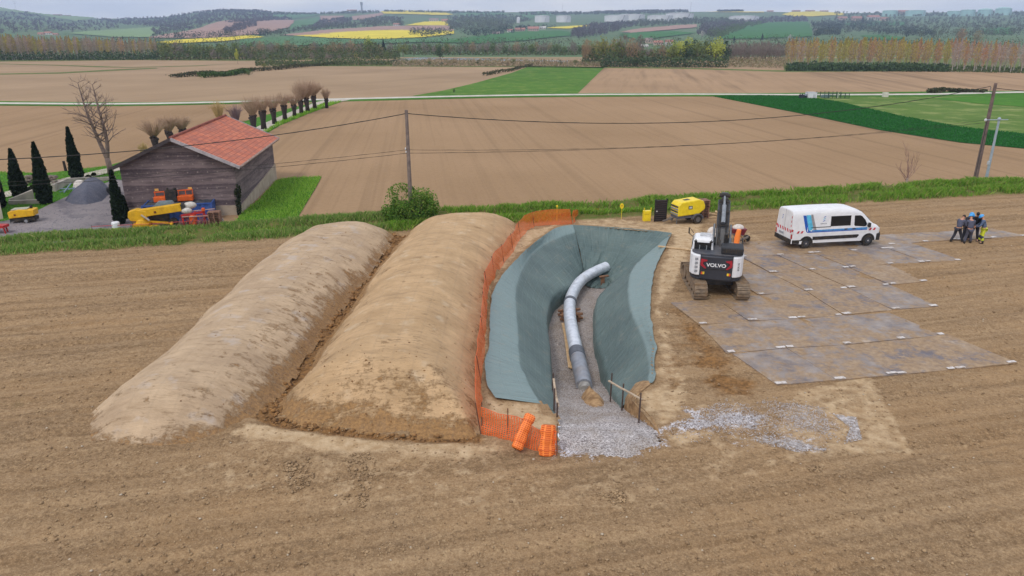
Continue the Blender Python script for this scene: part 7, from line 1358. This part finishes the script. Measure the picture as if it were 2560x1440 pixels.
# field hedges
HM_ = leafmat('field_hedge', [(66,72,48),(82,86,56),(54,60,42),(96,90,66)], .85, .2, 0)
def hedge(lab, pts, h, w_, n, seed, m=HM_):
    A = smooth_line([G(*q) for q in pts], 200); rs = np.random.RandomState(seed); i = rs.randint(0, 200, n); c_ = A[100]; pos = A[i]-c_+np.stack([rs.normal(size=n)*w_*.4, rs.normal(size=n)*w_*.5, 0*i], 1); pos[:, 2] = h*(.5+.5*np.clip(fbm(A[i, 0]*.2, A[i, 1]*.2, 3, seed)+.5, 0, 1.3))*rs.rand(n)**.6
    o = leafmesh('hedge', pos, .45, m, None, seed); o.location = tuple(c_); return tagit(o, lab, 'hedge', 'hedges in the far fields')
hedge('dark bramble hedge lying across the far ploughed field', [(430,194),(470,192),(520,189),(580,184),(632,178)], 1.6, 1.6, 2600, 1); hedge('green lower branch of the bramble hedge in the far field', [(500,195),(560,191),(600,187),(626,186)], 1.8, 1.5, 1600, 2, leafmat('field_hedge_green', [(74,96,46),(90,110,54),(60,80,40)], .85, .2, 0)); hedge('long thin hedge rising towards the riverside scrub', [(632,179),(700,174),(780,166),(860,161)], 1.6, 2.0, 2200, 3); hedge('short dark hedge bank along the upper edge of the meadow', [(1212,190),(1245,183),(1280,177),(1300,171),(1330,166)], 1.2, 1.4, 1100, 4); hedge('low brown hedge tuft on the road behind the pale meadow', [(2325,233),(2360,230),(2400,231),(2460,232)], 1.0, 1.2, 900, 5)
put('dark', 1135, 233, 222, 'tiny dark bush beside the road at the meadow corner', 'lone field trees', .9); put('green', 622, 190, 176, 'rounded green bush ending the bramble hedge', 'lone field trees', 1.1)
# ---- hillside woods: masses far away
WK = {'bare': leafmat('wood_bare', [(92,88,94),(106,98,102),(78,76,84),(100,94,90)], .9, .25, 0), 'mixed': leafmat('wood_mixed', [(84,96,74),(100,106,80),(70,82,68),(108,102,90)], .9, .25, 0), 'dark': leafmat('wood_dark', [(50,64,56),(60,74,62),(42,54,50)], .9, .15, 0), 'green': leafmat('wood_green', [(92,112,68),(108,124,76),(78,96,62)], .9, .25, 0)}
def wood(pts, kind, n, hmin=7, hmax=12, leaf=2.2, seed=0):
    rs = np.random.RandomState(seed+100); P_ = np.array(pts, float); x = rs.uniform(P_[:, 0].min(), P_[:, 0].max(), n*5); y = rs.uniform(P_[:, 1].min(), P_[:, 1].max(), n*5); k = inpoly(x, y, pts); x, y = x[k][:n], y[k][:n]; pos = []; sz = []
    for a_, b_ in zip(x, y):
        q = hz(a_, b_); h = rs.uniform(hmin, hmax); m_ = 16; r = h*.36; u = rs.normal(size=(m_, 3)); u /= np.linalg.norm(u, axis=1, keepdims=True); u *= (.5+.5*rs.rand(m_, 1)); pos.append(np.array(tuple(q))+u*np.array([r, r, h*.45])+np.array([0, 0, h*.5])); sz.append(np.full(m_, leaf*(.6+.8*rs.rand())*q.y/1500))
    pos = np.concatenate(pos); V, Fq_ = leaves(pos, np.concatenate(sz), seed); o = npmesh('woodland', V, Fq_, WK[kind], False); tagit(o, kind='stuff')
for i, (k, n, pts) in enumerate((
    ('bare', 620, [(-700,38),(-120,33),(0,33),(70,31),(120,48),(180,56),(250,50),(330,54),(300,72),(180,84),(0,86),(-120,88),(-700,90)]), ('bare', 330, [(250,49),(400,45),(470,36),(560,27),(640,29),(690,36),(690,44),(600,50),(560,52),(480,74),(390,90),(378,80),(410,68),(330,66)]),
    ('bare', 70, [(555,82),(600,62),(640,56),(642,66),(575,84)]), ('mixed', 120, [(640,84),(720,78),(800,66),(900,58),(1010,57),(1010,64),(880,70),(760,80),(660,92)]), ('bare', 80, [(780,70),(800,56),(860,46),(880,50),(870,62),(800,72)]), ('mixed', 60, [(890,52),(960,44),(1010,46),(1000,54),(900,60)]),
    ('mixed', 230, [(1120,44),(1200,38),(1300,42),(1330,52),(1290,60),(1280,74),(1180,82),(1130,78),(1112,62)]), ('dark', 60, [(1150,86),(1300,72),(1400,70),(1310,79),(1200,96)]), ('bare', 200, [(1425,96),(1432,82),(1480,64),(1580,58),(1600,64),(1540,80),(1500,90),(1440,98)]), ('mixed', 200, [(1560,64),(1600,52),(1750,50),(1870,50),(1850,62),(1745,63),(1690,64),(1600,70)]),
    ('bare', 260, [(1740,88),(1760,62),(1840,54),(1920,46),(2020,44),(2018,54),(1930,57),(1868,66),(1828,80),(1790,100)]), ('green', 120, [(1765,92),(1800,74),(1860,64),(1925,56),(1905,62),(1835,82),(1800,100)]), ('mixed', 420, [(2025,56),(2080,44),(2200,46),(2330,50),(2450,46),(2660,40),(2660,88),(2560,92),(2400,98),(2340,104),(2240,88),(2150,80),(2040,96),(2032,78)]), ('dark', 90, [(2100,56),(2200,60),(2260,72),(2340,84),(2330,100),(2240,94),(2120,74)]), ('dark', 100, [(2030,64),(2110,60),(2100,90),(2035,96)]),
    ('mixed', 140, [(1300,34),(1480,32),(1720,30),(1720,35),(1480,38),(1300,40)]), ('bare', 110, [(1480,31),(1720,28.5),(1720,31),(1480,33.5)]), ('mixed', 90, [(640,36),(700,34.5),(800,36),(900,32),(960,32),(900,35),(760,38),(660,39)]), ('mixed', 70, [(960,30),(1100,31),(1260,32),(1260,34),(1100,33),(960,31)]), ('dark', 60, [(1790,30),(1860,29.6),(1850,31),(1800,31.5)]), ('mixed', 120, [(2080,33),(2200,33),(2560,30),(2660,30),(2660,40),(2400,42),(2240,44),(2090,42)]), ('bare', 70, [(470,35),(560,26.5),(650,28.5),(700,35),(640,31),(560,30)]),
    ('dark', 50, [(380,96),(700,90),(720,93),(600,99),(420,102)]), ('mixed', 260, [(-200,118),(400,112),(640,118),(1000,112),(1420,108),(1480,120),(1300,134),(900,134),(400,138),(-200,140)]), ('mixed', 200, [(1480,118),(1700,104),(1960,104),(2660,112),(2660,140),(2000,140),(1600,136)]), ('bare', 90, [(560,60),(640,49),(720,46),(730,50),(640,56)]), ('dark', 40, [(1040,79),(1135,82),(1132,90),(1060,94),(1020,90)]), ('green', 60, [(1140,46),(1280,50),(1270,66),(1150,70)]))):
    wood(pts, k, int(n*2.8), leaf=1.8, seed=i)
for px, py, tp, k, lab in ((1905,102,82,'conifer','dark hillside conifer above the purple saplings'), (1835,108,90,'conifer','small dark hillside conifer beside the green slope'), (1600,112,96,'conifer','pointed dark conifer left of the hamlet'), (2155,62,40,'conifer','tall dark conifer beside the hill houses'), (1975,108,86,'blossom','pinkish blossom tree at the upper edge of the plantation'), (2036,88,70,'blossom','white blossom tree on the slope below the hill houses'), (1755,96,76,'blossom','white blossom tree at the corner of the sloping green field'), (2600,96,70,'brown','brown tree at the right end of the slope'), (2400,112,72,'brown','wide brown budding tree above the plantation'), (2440,112,76,'brown','second wide brown tree above the plantation'), (285,100,89,'conifer','dark conifer group left above the left poplars'), (308,100,90,'dark','dark evergreen tree above the left poplars')):
    put(k, px, py, tp, lab, None, 1.0, hz)
# ---- buildings on the hills
WH = M('white_render', (226,220,216), (210,204,200), .8, .2, 3); PK = M('pinkish_render', (206,180,164), (190,164,150), .8, .2, 3); RT = M('hill_roof', (176,124,108), (156,106,94), .85, .2, 3); RTG = M('hill_roof_grey', (150,132,128), (130,114,112), .85, .2)
def house(px, py, wpx, hpx_, lab, wm=WH, rm_=RT, fn=None, rz=0.0, nm='house'):
    fn = fn or hz; p = fn(px, py); t_ = p.y/(CT-(py-720)/F*ST); s = t_/F; w_, h_ = wpx*s, hpx_*s; d_ = max(w_*.6, h_*.9); t = thing(nm, lab, 'house', (p.x, p.y, p.z-.3), rz, 'houses on the hills')
    MB().box((0, 0, h_*.3), (w_, d_, h_*.6)).build('wall', wm, t); o = w_*.05; MB().add([(-w_/2-o, -d_/2-o, h_*.58), (w_/2+o, -d_/2-o, h_*.58), (w_/2+o, d_/2+o, h_*.58), (-w_/2-o, d_/2+o, h_*.58), (-w_/2-o, 0, h_), (w_/2+o, 0, h_)], [(0, 1, 5, 4), (2, 3, 4, 5), (1, 2, 5), (3, 0, 4), (3, 2, 1, 0)]).build('roof', rm_, t)
    mb = MB(); n = max(2, min(5, int(wpx/5)))
    for k in range(n): mb = MB(); mb.box((-w_/2+w_*(k+.5)/n, -d_/2-.05, h_*.34), (w_*.3/n, .2, h_*.22)); mb.build('window', M('window_dark', (70,72,80)), t)
for a_ in ((104,89,14,7,'pale pinkish house left above the left poplars',PK), (122,88,16,8,'white house in the hamlet above the left poplars'), (140,90,12,6,'small house at the right end of the hamlet above the left poplars',PK), (992,64,16,7,'small white house left of the lowest hill rapeseed field'), (1085,56,22,9,'large white farm right of the upper rapeseed',WH,RTG), (1112,57,16,8,'pale house right of the large white farm',PK), (710,50,22,5,'long pinkish farm on the brown hill field',PK,RTG), (880,28,22,4,'low roofs left of the water tower on the ridge',PK), (1275,81,14,8,'white house at the left end of the brick hamlet'), (1300,80,24,10,'long brick house in the hamlet below the white tanks',PK), (1333,80,26,13,'tallest red roofed building of the hamlet below the tanks',PK), (1356,73,16,7,'white building right of the red roofed hamlet',WH,WH), (1240,86,18,8,'pale shed at the left end of the row below the tanks',PK,RTG),
    (1622,108,18,14,'beige house left in the hamlet above the tall wood',PK,RTG), (1645,112,22,12,'terracotta house in the middle of the hamlet above the tall wood',PK), (1672,112,18,14,'cream house right in the hamlet above the tall wood',WH), (1610,116,20,6,'long white wall house at the lower left of the hamlet',WH,WH), (2105,50,20,9,'pale house among trees below the right rapeseed field',PK), (2140,52,22,11,'beige red roofed house below the right tanks',PK), (2182,50,26,12,'white gabled house below the right tanks'), (2210,52,18,8,'low house right of the white gabled house',PK), (2258,26+8,24,9,'pinkish roofed house on the ridge between the green tanks',PK), (1925,30.5,14,4,'low house on the right ridge left of the rapeseed',PK), (1990,29,18,4,'village house on the ridge over the rapeseed, left',PK), (2025,29,20,4,'village house on the ridge over the rapeseed, middle',PK), (2060,30,18,4,'village house on the ridge over the rapeseed, right',PK), (145,41,18,5,'farmhouse on the left hilltop',PK,RTG), (170,42,12,4,'small house right of the left hilltop farm',PK,RTG)):
    house(*a_)
TANKW = M('tank_white', (226,224,226), (212,210,214), .6, .05, 4); TANKG = M('tank_green', (168,206,200), (150,190,186), .6, .05, 4); TRING = M('tank_rim', (150,146,152))
def tank(px, py, wpx, hp, lab, m=TANKW, dome=.0):
    p = hz(px, py); s = p.y/(CT-(py-720)/F*ST)/F; r = wpx*s/2; h = hp*s; t = thing('storage_tank', lab, 'tank', (p.x, p.y+r, p.z-1), 0, 'storage tanks on the hill')
    MB().tube([(0, 0, 0), (0, 0, h)], r, 40).build('shell', m, t, smooth=50); MB().tube([(0, 0, h*.995), (0, 0, h+r*(.03+dome)), (0, 0, h+r*(.045+dome*1.6))], [r*1.0, r*.7, r*.05], 40).build('roof', m, t, smooth=50); MB().tube([(0, 0, h*.93), (0, 0, h*.96)], r*1.012, 40, cap=False).build('rim', TRING, t)
    mb = MB(); mb.beam((r*.3, -r*1.0, 0), (r*.55, -r*.88, h), r*.03, r*.03); mb.build('stair', TRING, t)
for a_ in ((1356,56,37,17,'squat white storage tank, leftmost of the hill row'), (1410,56,37,17,'squat white storage tank right beside the leftmost tank'), (1545,54,61,16,'wide white tank in front of the left rear tank'), (1584,51,66,16,'wide white tank partly behind the left front tank'), (1656,54,64,16,'wide white tank in front of the right rear tank'), (1706,51,70,17,'wide white tank partly behind the right front tank'), (1870,54,74,14,'low white tank half sunk in trees right of the tank row'),
    (2232,41,35,15,'pale green tank, leftmost of the green tanks',TANKG), (2299,41,46,15,'wide pale green tank left of the trees',TANKG), (2392,41,30,14,'pale green tank half hidden by trees',TANKG), (2428,40,32,16,'pale green tank behind the domed pair',TANKG), (2471,40,33,16,'domed pale green tank, left of the last two',TANKG,.1), (2518,38,36,17,'domed pale green tank, rightmost on the ridge',TANKG,.1)):
    tank(*a_)
p = hz(1296, 58); s = p.y/F; t = thing('silo', 'small white silo left of the white tanks', 'silo', tuple(p)); MB().tube([(0, 0, -1), (0, 0, 10*s)], 4*s, 16).build('shell', TANKW, t, smooth=50); MB().ell((0, 0, 10*s), (4*s, 4*s, 3*s), 16, 6, 0, 0.0).build('dome', TANKW, t, smooth=True)
p = hz(905, 31); s = p.y/F; t = thing('water_tower', 'grey water tower standing on the ridge', 'water tower', tuple(p)); G_ = M('tower_grey', (150,152,166), (138,140,154)); MB().tube([(0, 0, -2), (0, 0, 17*s)], 2.1*s, 16).build('shaft', G_, t, smooth=50); MB().tube([(0, 0, 15*s), (0, 0, 17*s), (0, 0, 22*s)], [2.1*s, 3.0*s, 3.0*s], 16).build('head', G_, t, smooth=50)
for px, top, lab in ((41,2,'faint lattice pylon on the left hilltop'), (1406,9,'thin mast behind the white tanks'), (1726,5,'thin mast at the right end of the ridge wood')):
    p = hz(px, skyY(px)+1); s = p.y/F; h = hpx(p, top); t = thing('pylon', lab, 'pylon', tuple(p)); w_ = 1.6*s if px == 41 else .35*s; mb = MB(); 
    for i in (-1, 1): mb.tube([(i*w_, 0, 0), (i*w_*.25, 0, h)], .12*s, 4)
    mb.build('legs', G_, t); 
    if px == 41: MB().beam((-4*s, 0, h*.9), (4*s, 0, h*.9), .25*s, .25*s).beam((-3*s, 0, h*.75), (3*s, 0, h*.75), .25*s, .25*s).build('crossarms', G_, t)
# ---- fenced station by the road
p = G(2031, 246.5); s = p.y/(CT-(246.5-720)/F*ST)/F; st = thing('equipment_cabin', 'white equipment cabin by the far road beside the dark machinery', 'cabin', tuple(p)); MB().box((0, .9, 7*s), (21*s, 1.8, 14*s)).build('body', WHITE, st, bevel=.03); MB().box((0, .9, 14.5*s), (22*s, 1.9, .08)).build('roof', M('cabin_roof', (200,202,206)), st); MB().box((4*s, -.02, 5.5*s), (7*s, .03, 10*s)).build('door', M('cabin_door', (206,206,212)), st)
p = G(2008, 246); t = thing('pipework_skid', 'dark pipework skid left of the white cabin by the far road', 'machinery', tuple(p)); mb = MB(); r_ = random.Random(2); mb.box((0, .4, 4.5*s), (15*s, .9, 8*s))
for k in range(12): x_ = r_.uniform(-9, 9)*s; mb.tube([(x_, r_.uniform(-.2, .6), 0), (x_, .2, r_.uniform(8, 13)*s)], 1.0*s, 6)
mb.build('pipes', M('pipework_dark', (40,46,60), (30,34,46), .6, 3), t); MB().box((5*s, .0, 9*s), (5*s, .3, 4*s)).build('gauge_panel', M('panel_pale', (170,180,196)), t)
GF = M('fence_green', (34,70,52), (28,58,44), .6, 3); p = G(2091, 246.5); t = thing('mesh_fence', 'dark green mesh fence enclosure right of the white cabin', 'fence', tuple(p)); mb = MB()
for y_ in (0, 4.0): 
    for k in range(22): x_ = (-31+k*62/21)*s; mb.box((x_, y_, .5), (.03, .03, 1.0))
    for z_ in (.05, .35, .65, .98): mb.box((0, y_, z_), (62*s, .03, .035))
mb.build('mesh_panel', GF, t)
for k in range(7):
    for y_ in (0, 4.0): MB().box(((-31+k*62/6)*s, y_-.02, .55), (.09, .09, 1.15)).build('post', GF, t)
MB().tube([(11*s, 1.5, 0), (11*s, 1.5, 1.0)], .10, 8).build('vent_pipe', M('vent_cream', (206,216,190)), t); mb = MB(); mb.box((-18*s, 2, .25), (20*s, .8, .4)).tube([(-26*s, 2, .5), (-4*s, 2, .5)], .12, 8).build('valves', M('valve_grey', (104,128,130)), t)
p = G(2215, 243); s2 = p.y/(CT-(243-720)/F*ST)/F; blk = MB().box((0, .4, 5.5*s2), (12*s2, .8, 11*s2)).build('concrete_block', M('white_concrete', (214,208,196), (196,190,178), .85, 2), bevel=.03); blk.location = p; tagit(blk, 'pale concrete block standing alone beside the far road', 'block')
# ---- haze: pale even air from the near field to beyond the hills
hz_m = bpy.data.materials.new('air'); hz_m.use_nodes = True; nt = hz_m.node_tree; nt.nodes.clear(); out = nt.nodes.new('ShaderNodeOutputMaterial'); pv = nt.nodes.new('ShaderNodeVolumePrincipled'); pv.inputs['Color'].default_value = (.58, .72, 1.0, 1); pv.inputs['Density'].default_value = .00019; pv.inputs['Anisotropy'].default_value = .0
nt.links.new(pv.outputs[0], out.inputs['Volume']); mb = MB().box((0, 1875, 60), (13000, 4150, 190)); hzo = mb.build('haze', hz_m); hzo['kind'] = 'stuff'
